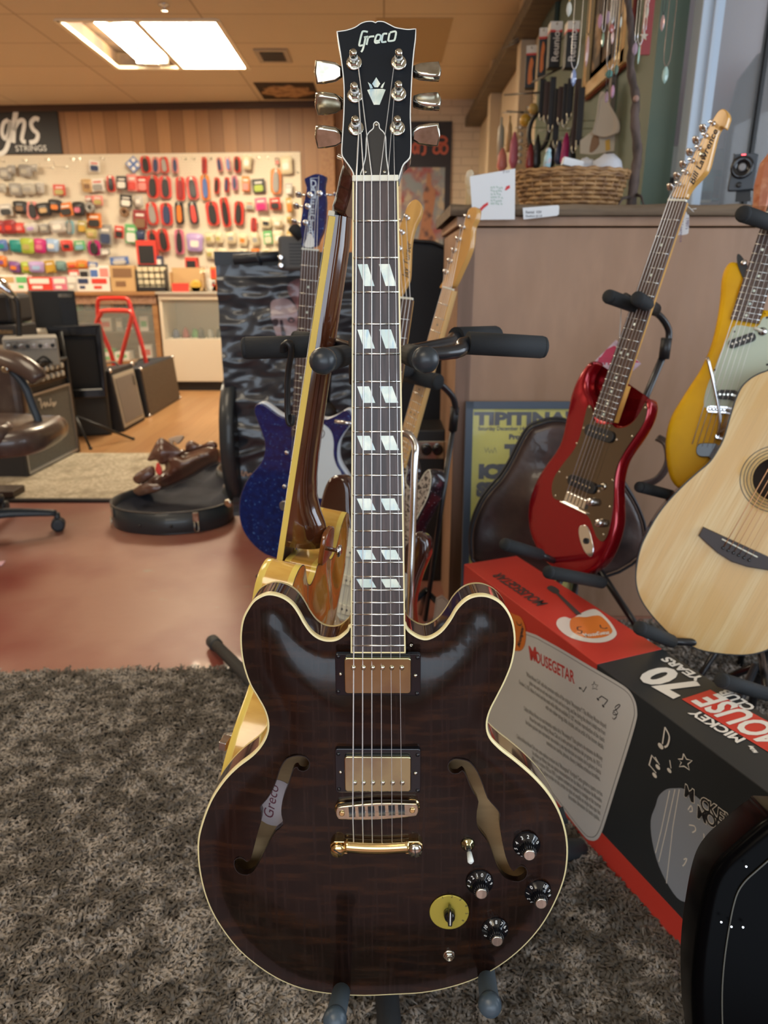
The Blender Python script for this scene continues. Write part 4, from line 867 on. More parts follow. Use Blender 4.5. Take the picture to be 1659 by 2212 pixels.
mb = MB(vf); mb.lathe([(.0222, 0), (.0222, .0009), (.0215, .0012)], n=40); vp = put(mb, 'rotary_plate', M('gold_dial', (.50, .42, .07), .38, .5), g)
mb = MB(vf)
for x, y, ch in ((272, 872, '1'), (372, 862, '2'), (462, 892, '3'), (522, 960, '4'), (528, 1040, '5'), (490, 1115, '6')):
    l = hit(vf, *ZK(x, y), .0012); a = math.atan2(l[1], l[0]); tf = vf @ Matrix.Rotation(a, 4, 'Z') @ Matrix.Translation((math.hypot(*l), 0, .0014)) @ Matrix.Rotation(math.radians(-90), 4, 'Z')
    m2 = MB(tf); m2.text(ch, .0046, 0, -.0015, 0, align='CENTER'); b_ = len(mb.V); mb.V += m2.V; mb.Fc += [tuple(b_ + i for i in f_) for f_ in m2.Fc]; mb.S += m2.S
put(mb, 'dial_numbers', INK, vp)
mb = MB(vf); mb.lathe([(.0066, .0012), (.0066, .006), (.0055, .0105), (.003, .013), (.0006, .0136)], n=20)
mb.slab(ccw([(-.0022, -.006), (.0022, -.006), (.0030, .0), (.0012, .0125), (0, .0138), (-.0012, .0125), (-.0030, .0)]), .004, .0155, .0010, 0, n=2, flatcap=True); ck = put(mb, 'pointer_knob', BLACKG, vp)
mb = MB(vf); mb.box(-.0005, .0005, -.004, .0125, .0155, .0158); put(mb, 'pointer_line', WHITEP, ck)
q = hit(GF, *ZK(342, 1490), .005); jf = GF @ Matrix.Translation((q[0], q[1], surfz(*q) + .0002))
mb = MB(jf); mb.lathe([(.0069, 0), (.0069, .001), (.0058, .0014)], n=22); mb.lathe([(.0056, .0012), (.0056, .0034), (.0048, .0038)], n=6, sm=False); mb.lathe([(.0040, .0036), (.0040, .0052), (.0026, .0052), (.0026, .001)], n=18); put(mb, 'output_jack', NICKEL, g)
q = hit(GF, *ZK(537, 300), .006); tf = GF @ Matrix.Translation((q[0], q[1], surfz(*q) + .0002))
mb = MB(tf); mb.lathe([(.0078, 0), (.0078, .0012), (.0066, .003), (.0040, .0042), (.0036, .0065)], n=22); tg = put(mb, 'toggle_switch', MATS['aged_gold_cover'], g)
mb = MB(tf); mb.tube([(0, 0, .005), (.0004, -.002, .011)], .0026, 10); put(mb, 'switch_collar', BLACKP, tg)
mb = MB(tf); mb.tube([(.0004, -.002, .010), (.0010, -.0050, .0165), (.0013, -.0065, .020), (.0014, -.0070, .0215)], [.0026, .0033, .0035, .0018], 12); put(mb, 'switch_tip', M('switch_tip_white', (.80, .86, .84), .4), tg)
q = hit(GF, *ZP(1052, 75), .004); mb = MB(GF); mb.lathe([(.0016, 0), (.0018, .0008), (.0008, .0008), (.0006, .0)], (q[0], q[1], .0006), n=12); put(mb, 'guard_screw_hole', NICKEL, g)

# ------------------------------------------------------------------ the triple stand that holds it
def foam_bar(mb, a, b, r): mb.tube([a, b], r, 16)
PST = (-.012, .86)
t = thing('triple_guitar_stand', 'black triple guitar stand with foam covered arms holding the dark walnut guitar', 'guitar stand', (PST[0], PST[1], 0))
yk = 1.03
mb = MB(); mb.tube([(PST[0], PST[1], .10), (PST[0], PST[1], yk + .01)], .0125, 14); put(mb, 'centre_post', STEEL, t)
mb = MB(); mb.lathe([(.03, 0), (.03, .05), (.02, .06)], (PST[0], PST[1], yk - .05), n=18); put(mb, 'hub', BLACKP, t)
# front pair of arms
def P(x, y, Y): return tuple(at_y(x, y, Y))
for (x0, y0, x1, y1, Ya, Yb) in ((742, 768, 694, 781, .80, .655), (884, 766, 922, 778, .80, .655)):
    a, b = P(x0, y0, Ya), P(x1, y1, Yb)
    mb = MB(); mb.tube([(PST[0], PST[1], yk - .02), a], .008, 12); mb.tube([a, b], .0085, 12); ar = put(mb, 'arm', STEEL, t)
    mb = MB(); mb.tube([a, Vector(a).lerp(Vector(b), .93)], .0118, 16); put(mb, 'foam_sleeve', FOAM, ar)
    mb = MB(); d = (Vector(b) - Vector(a)).normalized(); mb.lathe([(.0122, -.009), (.0126, .0), (.011, .006), (.006, .0095), (.0005, .0105)], Vector(a).lerp(Vector(b), .95), d, n=18); put(mb, 'end_cap', M('rubber_cap', (.02, .026, .032), .35), ar)
# left yoke and right yoke
for (pa, pb, Ya, Yb, jx, jy, jY) in (((715, 747), (532, 752), .96, .95, 727, 745, .93), ((712, 742), (640, 735), 1.10, 1.12, 722, 742, 1.02), ((1010, 741), (1170, 750), .93, .95, 985, 760, .90), ((985, 728), (1068, 724), 1.06, 1.14, 965, 742, 1.0)):
    a, b, j = P(*pa, Ya), P(*pb, Yb), P(jx, jy, jY)
    mb = MB(); mb.tube(smooth3([(PST[0], PST[1], yk - .02), j, a, b], 5), .0085, 12); ar = put(mb, 'arm', STEEL, t)
    mb = MB(); mb.tube([a, b], .0145, 16); mb.lathe([(.0145, -.001), (.0135, .004), (.010, .006), (.001, .0065)], b, Vector(b) - Vector(a), n=16); put(mb, 'foam_sleeve', FOAM, ar)
# security strap hook hanging from the left arm
a = at_y(622, 742, .935); 
mb = MB(); pts = [P(613, 758, .935), P(614, 745, .93), P(622, 740, .925), P(629, 748, .925), P(629, 765, .93), P(623, 800, .94), P(621, 835, .945), P(621, 880, .95), P(624, 912, .95), P(631, 914, .95), P(633, 895, .95)]
mb.tube(smooth3(pts, 4), .0062, 8, flat=.6); single(mb, 'neck_strap_hook', BLACKP, 'black plastic neck lock strap hooked over the left foam arm of the stand', 'strap hook', m=Matrix.Translation(a))
# cradles and legs
for (x0, y0, x1, y1, Y0, Y1, nm_) in ((738, 2140, 724, 2200, .62, .535, 'l'), (1050, 2100, 1058, 2168, .64, .545, 'r')):
    a, b = P(x0, y0, Y0), P(x1, y1, Y1)
    mb = MB(); mb.tube(smooth3([(PST[0], PST[1], .30), ((a[0] + PST[0]) * .5, .80, .29), (a[0], .72, a[2] - .02), a, b], 5), .007, 12); ar = put(mb, 'cradle_prong', STEEL, t)
    mb = MB(); mb.tube([Vector(a).lerp(Vector(b), -.8), a, b], .0105, 16); put(mb, 'foam_sleeve', M('foam_blue_grey', (.045, .065, .085), .8, bump=(900, .4, .0006)), ar)
    mb = MB(); mb.lathe([(.0115, -.004), (.0125, .003), (.011, .009), (.006, .012), (.0005, .013)], b, Vector(b) - Vector(a), n=18); put(mb, 'end_cap', M('rubber_cap_blue', (.05, .075, .10), .35), ar)
legs = [(P(536, 1275, 1.66)[0] * 1.0, 0), ]
f1 = at_z(456, 1382, .012)
for foot in (f1, at_z(1250, 1835, .012), Vector((.04, .36, .012))):
    hubp = Vector((PST[0], PST[1], .26 if foot is not f1 else .36))
    mb = MB(); mb.tube([hubp, hubp.lerp(foot, .96)], .0165, 12); lg = put(mb, 'leg', FOAM, t)
    d = (foot - hubp).normalized(); mb = MB(); mb.lathe([(.0165, -.05), (.0205, -.045), (.0215, .02), (.017, .026)], hubp.lerp(foot, .965), d, n=16); put(mb, 'rubber_foot', M('rubber_foot', (.02, .027, .032), .6), lg)
mb = MB(); mb.lathe([(.028, .2), (.028, .32), (.016, .40)], (PST[0], PST[1], 0), n=18); put(mb, 'leg_hub', BLACKP, t)
# right hand bottom prong peeking out beside the box
a, b = P(1170, 1775, .90), P(1222, 1760, .90)
mb = MB(); mb.tube([(PST[0], PST[1], .30), a, b], .008, 12); ar = put(mb, 'cradle_prong', STEEL, t)
mb = MB(); mb.tube([a, b], .0125, 14); put(mb, 'foam_sleeve', FOAM, ar)
# ================================================================== OTHER GUITARS
def frame_at(O, V, N, tail):
    """guitar frame (bridge origin) and the root frame at the tail of its body"""
    m = ortho(O, V, N); return m, m @ Matrix.Translation((0, -tail, 0))
def simple_neck(g, m, s, end, board_m, back_m, nfr, z0=.010, w0=.0213, w1=.0285, depth=.020, dots=(3, 5, 7, 9, 12, 15, 17, 19, 21), dotm=None, bind=None, joint=None):
    hw_ = lambda v: w0 + (w1 - w0) * (s - v) / (s - end)
    def sec(v, d): h = hw_(v); return [(h * math.cos(a), v, z0 - .005 - d * max(0, math.sin(a)) ** .8) for a in [math.pi * i / 10 for i in range(11)]]
    jn = joint if joint else end + .05
    mb = MB(m); mb.rings([sec(v, depth) for v in [s + (jn - s) * i / 6 for i in range(7)]], False); put(mb, 'neck', back_m, g)
    mb = MB(m); a0, a1 = hw_(end), hw_(s); mb.prism([(-a0, end), (a0, end), (a1, s), (-a1, s)], z0 - .0055, z0); bd = put(mb, 'fingerboard', board_m, g)
    if bind:
        mb = MB(m)
        for q in (-1, 1): mb.prism([(q * (a0 - .001), end), (q * (a0 + .0008), end), (q * (a1 + .0008), s), (q * (a1 - .001), s)], z0 - .006, z0 + .0003)
        put(mb, 'fingerboard_binding', bind, bd)
    for k in range(1, nfr + 1):
        v = fret(k, s)
        if v < end + .001: break
        mb = MB(m); a = hw_(v) - .0004; mb.tube([(-a, v, z0 + .0002), (a, v, z0 + .0002)], .0012, 6); put(mb, 'fret', FRETM, g)
    for k in dots:
        v = (fret(k, s) + fret(k - 1, s)) / 2
        if v < end + .002: continue
        mb = MB(m)
        for x in ((-.009, .009) if k == 12 else (0,)): mb.lathe([(.003, 0), (.003, .0003)], (x, v, z0), n=12)
        put(mb, 'position_dot', dotm or PEARL, bd)
    mb = MB(m); mb.box(-w0, w0, s, s + .004, z0 - .005, z0 + .002); put(mb, 'nut', BONE, g, .0005)
def tuner(g, m, x, y, z, dr=-1, r=.005, btn=True):
    mb = MB(m); mb.lathe([(r, 0), (r, .001), (r * .7, .0015), (.0028, .0016), (.0028, .009), (.0034, .010), (.0034, .013), (.001, .0135)], (x, y, z), n=14); t_ = put(mb, 'tuner_post', CHROME, g)
    if btn:
        mb = MB(m); mb.tube([(x + dr * .008, y, z - .02), (x + dr * .026, y, z - .02)], .0025, 8); mb.lathe([(.003, -.006), (.008, -.004), (.0085, .006), (.006, .008)], (x + dr * .034, y, z - .02), (dr, 0, 0), n=12, sy=.45); put(mb, 'tuner_button', CHROME, t_)
def string_set(g, m, b, n, ends, r=(.0006, .0005, .0004, .0003, .00026, .00022), mat=None):
    for i in range(6):
        mb = MB(m); mb.tube([b[i], n[i], ends[i]], r[i] * 1.7, 5); put(mb, 'string', mat or STRINGM, g)

# ------------------------------------------------------------------ red metallic double cutaway
s = .648
RF, RB = frame_at((.446, 1.559, .62), (.249, .04, .968), (-.794, -.564, .228), .175)
ZR = zo(1120, 760, 4.253)
STR_PX = [(690,80),(640,92),(590,150),(550,210),(510,290),(480,370),(460,450),(440,550),(420,640),(400,740),(370,840),(320,930),(260,1010),(200,1100),(150,1190),(110,1290),(85,1380),(75,1480),(80,1580),(100,1680),(140,1780),(190,1870),(250,1940),(320,1990),(400,2030),(500,2060),(600,2050),(700,2000),(780,1920),(840,1800),(880,1680),(905,1550),(905,1400),(900,1250),(915,1120),(950,1000),(1010,900),(1080,800),(1140,700),(1185,600),(1205,500),(1190,432),(1160,432),(1130,500),(1080,580),(1010,650),(930,680),(870,655),(850,620),(700,560),(660,430),(630,370),(620,300),(635,220),(670,150),(700,105)]
STRAT = ccw(smooth(hits(RF, STR_PX, 0, ZR), 3))
REDM = M('candy_red', (.26, .003, .010), .2, .6, coat=.55, noise=((900, 900, 900), (.34, .006, .015), .45, .6))
g = thing('electric_guitar', 'metallic red double cutaway electric guitar with bronze mirror pickguard on a black stand', 'guitar', RB)
mb = MB(RF); mb.slab(STRAT, -.038, 0, .010, .009, n=4, sp=.02, flatcap=False); put(mb, 'body', REDM, g)
PG = [(640,495),(600,650),(560,800),(500,920),(420,1020),(350,1120),(315,1200),(310,1290),(335,1350),(430,1372),(535,1372),(562,1462),(620,1490),(660,1540),(690,1620),(720,1700),(770,1742),(812,1700),(842,1600),(868,1450),(878,1300),(885,1150),(920,1020),(985,900),(1060,790),(1130,690),(1172,600),(1182,500),(1165,470),(1130,540),(1070,630),(990,690),(900,700),(850,660),(800,665),(700,640),(680,520)]
PGL = ccw(smooth(hits(RF, PG, .001, ZR), 3))
mb = MB(RF); mb.prism(PGL, .0002, .0024); pg = put(mb, 'pickguard', M('bronze_mirror', (.16, .13, .10), .16, .9), g)
for x, y in ((652,508),(535,842),(376,1105),(338,1322),(578,1415),(780,1680),(838,1425),(862,1182),(1042,778),(1165,515),(830,684)):
    q = hit(RF, *ZR(x, y), .0024); mb = MB(RF); mb.lathe([(.003, 0), (.0026, .0006), (.001, .0006)], (*q, .0024), n=10); put(mb, 'screw', NICKEL, pg)
simple_neck(g, RF, s, .186, ROSEB, MAPLE, 21, z0=.012, bind=None)
mb = MB(RF); mb.prism([(-.027, .188), (.027, .188), (.0265, .27), (-.0265, .27)], -.012, .0065); put(mb, 'neck_heel', MAPLE, g)
HF = RF @ Matrix.Translation((0, 0, .003)); ZRH = zo(1380, 160, 4.81)
HD = ccw(smooth(hits(HF, [(345,1275),(375,1190),(430,1080),(500,960),(560,850),(620,740),(680,630),(740,520),(790,430),(830,378),(875,358),(912,385),(928,440),(915,490),(895,545),(880,560),(850,545),(820,575),(795,640),(770,740),(745,840),(720,940),(690,1010),(640,1070),(580,1130),(530,1190),(495,1250),(475,1285)], 0, ZRH), 3))
mb = MB(HF); mb.slab(HD, -.015, 0, .002, .002, n=2, flatcap=True); put(mb, 'headstock', MAPLE, g)
TP = [(765,508),(690,635),(622,765),(550,895),(484,1018),(412,1138)]
te = []
for x, y in TP:
    q = hit(HF, *ZRH(x, y), .004); tuner(g, HF, q[0], q[1], 0, -1); te.append((q[0], q[1], .0115))
q = hit(HF, *ZRH(650, 835), .004); mb = MB(HF); mb.lathe([(.005, 0), (.005, .001), (.003, .002), (.0045, .007), (.002, .008)], (*q, 0), n=12); put(mb, 'string_tree', NICKEL, g)
a = hit(HF, *ZRH(560, 1135), .0004); b = hit(HF, *ZRH(725, 770), .0004)
mb = MB(HF); mb.text('Bill Lawrence', .020, a[0] + .003, a[1] - .004, .0004, rot=math.degrees(math.atan2(b[1] - a[1], b[0] - a[0])), shear=.4, sx=.95, bold=.0004); put(mb, 'logo_script', INK, g)
bn = [-.026 + .0104 * i for i in range(6)]; nn = [-.0175 + .007 * i for i in range(6)]
string_set(g, RF, [(x, .004, .013) for x in bn], [(x, s + .002, .0145) for x in nn], [(e[0], e[1], e[2] + .003) for e in te[::-1]][::1] if False else [(te[5 - i][0], te[5 - i][1], te[5 - i][2] + .003) for i in range(6)])
for v in (.155, .035):
    mb = MB(RF); mb.slab(rrect(-.040, .040, v - .013, v + .013, .011, 4), .0024, .0085, .001, 0, n=2, flatcap=True); pk = put(mb, 'pickup', BLACKP, g)
    for q in (-1, 1): mb = MB(RF); mb.lathe([(.003, 0), (.0026, .001)], (q * .047, v, .0024), n=10); put(mb, 'pickup_screw', CHROME, pk)
    mb = MB(RF); [mb.lathe([(.0022, 0), (.0022, .0008)], (x, v, .0085), n=8) for x in bn]; put(mb, 'pole_pieces', NICKEL, pk)
mb = MB(RF); mb.box(-.040, .040, -.024, .012, .0003, .0022); mb.box(-.040, .040, -.024, -.021, .0022, .010); br = put(mb, 'bridge_plate', CHROME, g, .0008)
for x in bn: mb = MB(RF); mb.box(x - .0045, x + .0045, -.016, .006, .0025, .0095); put(mb, 'saddle', CHROME, br, .0012)
for x, y, nm in ((668, 1378, 'control_knob'), (745, 1572, 'control_knob')):
    q = hit(RF, *ZR(x, y), .012); mb = MB(RF); mb.lathe([(.0098, 0), (.0098, .003), (.0088, .005), (.0086, .016), (.007, .018), (.001, .0185)], (*q, .0025), n=18); put(mb, nm, CHROME, g)
q = hit(RF, *ZR(775, 1235), .004); mb = MB(RF); mb.lathe([(.008, 0), (.008, .002), (.005, .004)], (*q, .0025), n=14); sw = put(mb, 'toggle_switch', NICKEL, g)
mb = MB(RF); mb.tube([(*q, .006), (q[0] - .006, q[1] - .002, .018)], [.002, .0035], 10); put(mb, 'switch_tip', BLACKP, sw)
JP = ccw(smooth(hits(RF, [(575,1595),(620,1590),(655,1640),(680,1730),(693,1810),(680,1870),(655,1885),(610,1840),(575,1760),(555,1680),(555,1620)], .001, ZR), 3))
mb = MB(RF); mb.slab(JP, .0002, .003, .0018, 0, n=2, flatcap=True); jk = put(mb, 'jack_plate', CHROME, g)
q = hit(RF, *ZR(622, 1738), .003); mb = MB(RF); mb.lathe([(.007, 0), (.007, .003), (.004, .003), (.004, .0005)], (*q, .003), n=16); put(mb, 'jack_socket', BLACKP, jk)
# tags
a = at_y(1470, 505, 1.66); tf = ortho(tuple(a), (.06, 0, 1), (-.2, -1, 0)); ZT = zo(1400, 400, 5.529)
mb = MB(tf); mb.prism(ccw(smooth(hits(tf, [(425,305),(345,560),(330,590),(340,598),(460,588),(485,540),(490,370),(470,350)], 0, ZT), 2)), -.0004, .0004); t = single(mb, 'price_tag', PAPER, 'small white handwritten price tag hanging from the red guitar headstock', 'tag', m=tf); 
mb = MB(tf)
for i, (st, dx) in enumerate((("1980's", .0), ('Bill Lawrence', -.012), ('Japan', -.024))):
    mb.text(st, .0095, hit(tf, *ZT(455, 385), .001)[0] + dx, hit(tf, *ZT(455, 385), .001)[1], .001, rot=-82)
o = put(mb, 'handwriting', M('purple_ink', (.12, .06, .16), .6), t); 
mb = MB(tf); mb.tube([(*hit(tf, *ZT(430, 310), 0), 0), (*hit(tf, *ZT(440, 260), 0), .004), (*hit(tf, *ZT(460, 240), 0), .002), (*hit(tf, *ZT(545, 320), 0), .001)], .0008, 5); mb.tube([(*hit(tf, *ZT(520, 285), 0), 0), (*hit(tf, *ZT(578, 280), 0), 0)], .0008, 5); put(mb, 'tag_string', WHITEP, t)
a = at_y(1335, 800, 1.68); tf = ortho(tuple(a), (.1, .1, 1), (-.3, -1, .1)); ZT = zo(960, 420, 2.373)
mb = MB(tf); mb.prism(hits(tf, [(880,745),(765,860),(800,895),(880,915),(960,910),(1008,868),(975,835)], 0, ZT), -.0006, .0006); t = single(mb, 'string_package_tag', M('tag_lilac', (.55, .40, .52), .5, noise=(60, (.70, .58, .66), .45, .6)), 'pink and lilac diamond shaped tag hung behind the red guitar neck', 'tag', m=tf)
mb = MB(tf); mb.prism(hits(tf, [(830,795),(870,775),(965,835),(1000,862),(780,862)], 0, ZT), .0006, .0010); put(mb, 'red_band', M('tag_red', (.55, .03, .10), .5), t)
l = hit(tf, *ZT(785, 868), 0); l2 = hit(tf, *ZT(985, 868), 0); mb = MB(tf); mb.text('STRINGS', .022, l[0], l[1], .0014, sx=.95, bold=.0007); put(mb, 'tag_lettering', M('tag_letter', (.50, .03, .09), .5), t)
mb = MB(); mb.tube([at_y(1336, 752, 1.68), at_y(1340, 700, 1.665), at_y(1342, 650, 1.60), at_y(1344, 640, 1.58)], .0013, 6); put(mb, 'tag_cord', WHITEP, t)

# ------------------------------------------------------------------ yellow offset guitar
YF, YB_ = frame_at((.733, 1.557, .831), (.222, .115, .968), (-.42, -.885, .203), .19)
ZY = zo(1380, 540, 3.351)
OUT = [(700,82),(655,88),(618,140),(598,220),(590,330),(575,450),(550,580),(520,690),(480,790),(430,890),(370,980),(300,1090),(240,1190),(205,1290),(190,1400),(195,1500),(210,1600),(240,1680),(300,1740),(400,1800),(540,1810),(700,1750),(840,1640),(930,1500),(950,1350),(920,1220),(900,1120),(930,1010),(1000,900),(1070,780),(1100,650),(1090,540),(1040,480),(960,440),(900,430),(850,480),(760,400),(735,330),(760,250),(775,200),(745,110)]
YO = ccw(smooth(hits(YF, OUT, 0, ZY), 3))
g = thing('electric_guitar', 'yellow offset electric guitar with pale mint pickguard and vibrato arm at the right edge', 'guitar', YB_)
YEL = M('yellow_paint', (.78, .43, .004), .5, spec=.25, noise=((6, 6, 6), (.58, .28, .006), .45, .65))
mb = MB(YF); mb.slab(YO, -.040, 0, .011, .008, n=4, sp=.02); put(mb, 'body', YEL, g)
MG = [(700,545),(650,630),(590,750),(545,870),(505,960),(478,1050),(472,1130),(520,1150),(640,1160),(660,1220),(720,1240),(820,1200),(900,1080),(960,960),(1030,820),(1070,700),(1050,560),(980,490),(900,490),(850,560)]
mb = MB(YF); mb.prism(ccw(smooth(hits(YF, MG, .001, ZY), 3)), .0002, .0025); pg = put(mb, 'pickguard', M('mint_plastic', (.52, .60, .47), .35), g)
mb = MB(YF)
for x, y in ((690,590),(552,868),(865,515),(928,490),(930,830)):
    q = hit(YF, *ZY(x, y), .0025); mb.lathe([(.0026, 0), (.002, .0006)], (*q, .0025), n=10)
put(mb, 'pickguard_screws', INK, pg)
simple_neck(g, YF, s, .186, ROSEB, MAPLE, 21, z0=.010)
a = hit(YF, *ZY(650, 690), .006); b = hit(YF, *ZY(845, 620), .006)
def bar(fr, a, b, w_, z0, z1, name, mat, par, bev=.002):
    c = ((a[0] + b[0]) / 2, (a[1] + b[1]) / 2); an = math.atan2(b[1] - a[1], b[0] - a[0]); L2 = math.hypot(b[0] - a[0], b[1] - a[1]) / 2
    f_ = fr @ Matrix.Translation((c[0], c[1], 0)) @ Matrix.Rotation(an, 4, 'Z'); mb = MB(f_); mb.slab(rrect(-L2, L2, -w_ / 2, w_ / 2, w_ * .42, 4), z0, z1, .001, 0, n=2, flatcap=True); return put(mb, name, mat, par), f_, L2
pk, f_, L2 = bar(YF, a, b, .019, .0025, .008, 'pickup', BLACKP, g)
mb = MB(f_); [mb.lathe([(.0024, 0), (.0024, .0008)], (-L2 * .72 + L2 * .29 * i, 0, .008), n=8) for i in range(6)]; put(mb, 'pole_pieces', NICKEL, pk)
q = hit(YF, *ZY(897, 590), .006); mb = MB(YF); mb.lathe([(.009, 0), (.009, .003), (.004, .004), (.002, .010)], (*q, .0025), n=16); ts = put(mb, 'toggle_switch', CHROME, g)
q2 = hit(YF, *ZY(835, 565), .008); mb = MB(YF); mb.tube([(*q, .008), (*q2, .012)], .003, 8); put(mb, 'switch_tip', BONE, ts)
a = hit(YF, *ZY(560, 1045), .006); b = hit(YF, *ZY(760, 1050), .006); pk, f_, L2 = bar(YF, a, b, .020, .0025, .009, 'pickup', BLACKP, g)
mb = MB(f_); [mb.lathe([(.0024, 0), (.0024, .0008)], (-L2 * .72 + L2 * .29 * i, 0, .009), n=8) for i in range(6)]; put(mb, 'pole_pieces', NICKEL, pk)
a = hit(YF, *ZY(490, 1150), .010); b = hit(YF, *ZY(672, 1160), .010); br, f_, L2 = bar(YF, a, b, .016, .003, .012, 'bridge', CHROME, g)
mb = MB(f_)
for i in range(6): mb.lathe([(.004, 0), (.0045, .003), (.002, .006)], (-L2 * .7 + L2 * .28 * i, 0, .012), n=10)
put(mb, 'saddles', CHROME, br)
a = hit(YF, *ZY(415, 1445), .004); b = hit(YF, *ZY(600, 1450), .004); tp, f_, L2 = bar(YF, a, b, .030, .0005, .010, 'tailpiece', BLACKG, g)
q = hit(YF, *ZY(570, 1350), .012); mb = MB(YF); mb.lathe([(.007, 0), (.007, .014), (.004, .017)], (*q, .004), n=14); put(mb, 'arm_socket', CHROME, tp)
pts = [hit(YF, *ZY(*p_), z_) + (z_,) for p_, z_ in (((570, 1350), .018), ((585, 1200), .026), ((545, 980), .034), ((495, 775), .040))]
mb = MB(YF); mb.tube(smooth3(pts, 4), .0034, 10); put(mb, 'vibrato_arm', CHROME, g)
q = hit(YF, *ZY(760, 95), .0)
o = hits(YF, [(712,32),(738,38),(780,100),(805,160),(790,230),(775,235),(740,170),(712,90)], .004, ZY)
mb = MB(YF); mb.prism(ccw(smooth(o, 3)), -.002, .004); st = put(mb, 'strap_lock_pad', BLACKP, g); mb = MB(YF); mb.lathe([(.006, 0), (.006, .003), (.003, .004)], (*hit(YF, *ZY(760, 92), .004), .004), n=14); put(mb, 'strap_button', CHROME, st)
bn = [-.026 + .0104 * i for i in range(6)]
string_set(g, YF, [(x, -.09, .011) for x in bn], [(x, .002, .0150) for x in bn], [(-.0175 + .007 * i, s, .0125) for i in range(6)])
HDL = [(-.021, s), (-.030, s + .02), (-.026, s + .17), (-.005, s + .185), (.028, s + .175), (.020, s + .14), (.034, s + .06), (.030, s + .02), (.021, s)]
mb = MB(YF); mb.slab(ccw(smooth(HDL, 4)), -.012, .003, .002, .002, n=2, flatcap=True); put(mb, 'headstock', MAPLE, g)
for i in range(6): tuner(g, YF, -.018, s + .03 + .0255 * i, .003)

# ------------------------------------------------------------------ natural acoustic
AF, AB = frame_at((.717, 1.343, .581), (.406, .109, .908), (-.331, -.908, .257), .175)
ZA4 = zo(1340, 1100, 3.686)
PX = [ZY(*p_) for p_ in ((935,865),(870,890),(800,930),(740,990),(700,1070),(670,1160),(640,1260),(610,1360),(570,1440),(510,1530),(430,1600),(340,1680),(260,1760),(180,1850),(110,1950),(50,2060),(10,2150))] + [ZA4(*p_) for p_ in ((130,420),(118,540),(130,640),(170,740),(240,840),(320,930),(420,1020),(540,1100))]
Lc = hits(AF, PX)
Lc = [p_ for p_ in Lc if p_[0] < -.012]
Lc = [(-.05, Lc[0][1] + .035)] + [(-.10, Lc[0][1] + .020)] + Lc if Lc[0][0] < -.1 else [(-.03, Lc[0][1] + .02)] + Lc
AO = ccw(smooth(Lc + [(-x, y) for x, y in Lc[::-1]], 3))
g = thing('acoustic_guitar', 'natural spruce top acoustic guitar leaning on a stand at the right edge', 'guitar', AB)
SPR = M('spruce_top', (.66, .42, .15), .4, coat=.1, noise=((28, 2.2, 28), (.72, .54, .26), .45, .62), noise2=((420, 6, 60), (.60, .38, .14), .5, .7))
v0 = .155
HOLE = circle(0, v0, .0435, 40)
mb = MB(AF); mb.cdt(offset(AO, .002), 0, [HOLE], .03); mb.rings([[(x, y, -.003) for x, y in HOLE], [(x, y, 0) for x, y in HOLE]]); put(mb, 'soundboard', SPR, g)
mb = MB(AF); mb.rings([[(x, y, -.105) for x, y in AO], [(x, y, -.004) for x, y in AO]]); mb.cdt(AO, -.105, [], .04, flip=True); put(mb, 'sides_and_back', M('mahogany', (.12, .045, .02), .2, coat=.6), g)
mb = MB(AF); mb.band(AO, .0026, -.004, .0004); put(mb, 'binding', BLACKP, g)
mb = MB(AF); mb.cdt(offset(AO, .006), -.095, [], .04); put(mb, 'inside_back', M('dark_inside', (.05, .025, .012), .8), g)
mb = MB(AF)
for r0, r1 in ((.0470, .0480), (.0535, .0548), (.0590, .0602), (.0655, .067)): mb.band(circle(0, v0, r1, 56), r1 - r0, .0001, .0006)
put(mb, 'rosette', M('rosette_dark', (.03, .03, .03), .5), g)
bo = [(-.078, .010), (.078, .010), (.078, -.010), (.062, -.016), (.03, -.026), (0, -.030), (-.03, -.026), (-.062, -.016), (-.078, -.010)]
mb = MB(AF); mb.slab(bo[::-1], .0002, .0085, .0015, 0, n=2, flatcap=True); br = put(mb, 'bridge', M('bridge_rosewood', (.035, .022, .020), .5), g)
bf = AF @ Matrix.Translation((0, 0, .0)) @ Matrix.Rotation(math.radians(-2.5), 4, 'Z')
mb = MB(bf); mb.box(-.037, .037, .0005, .0032, .0085, .0125); put(mb, 'saddle', BONE, br, .0006)
for i in range(6): mb = MB(AF); mb.lathe([(.003, 0), (.0032, .001), (.0026, .0035), (.001, .0045)], (-.0265 + .0106 * i, -.012, .0085), n=12); put(mb, 'bridge_pin', BLACKG, br)
bn = [-.0265 + .0106 * i for i in range(6)]
string_set(g, AF, [(x, -.012, .009) for x in bn], [(x, .002, .013) for x in bn], [(x * .68, .645, .008) for x in bn], mat=M('bronze_string', (.55, .30, .16), .35, 1.))
simple_neck(g, AF, .645, .205, ROSE, M('neck_mahogany', (.16, .06, .025), .35), 20, z0=.008, w0=.0215, w1=.028)
mb = MB(AF); mb.slab(ccw([(-.022, .65), (.022, .65), (.036, .68), (.036, .82), (0, .835), (-.036, .82), (-.036, .68)]), -.014, .002, .001, .001, n=1, flatcap=True); put(mb, 'headstock', MATS['neck_mahogany'], g)
for i in range(6): tuner(g, AF, -.026 if i < 3 else .026, .70 + .04 * (i % 3), .002, -1 if i < 3 else 1)

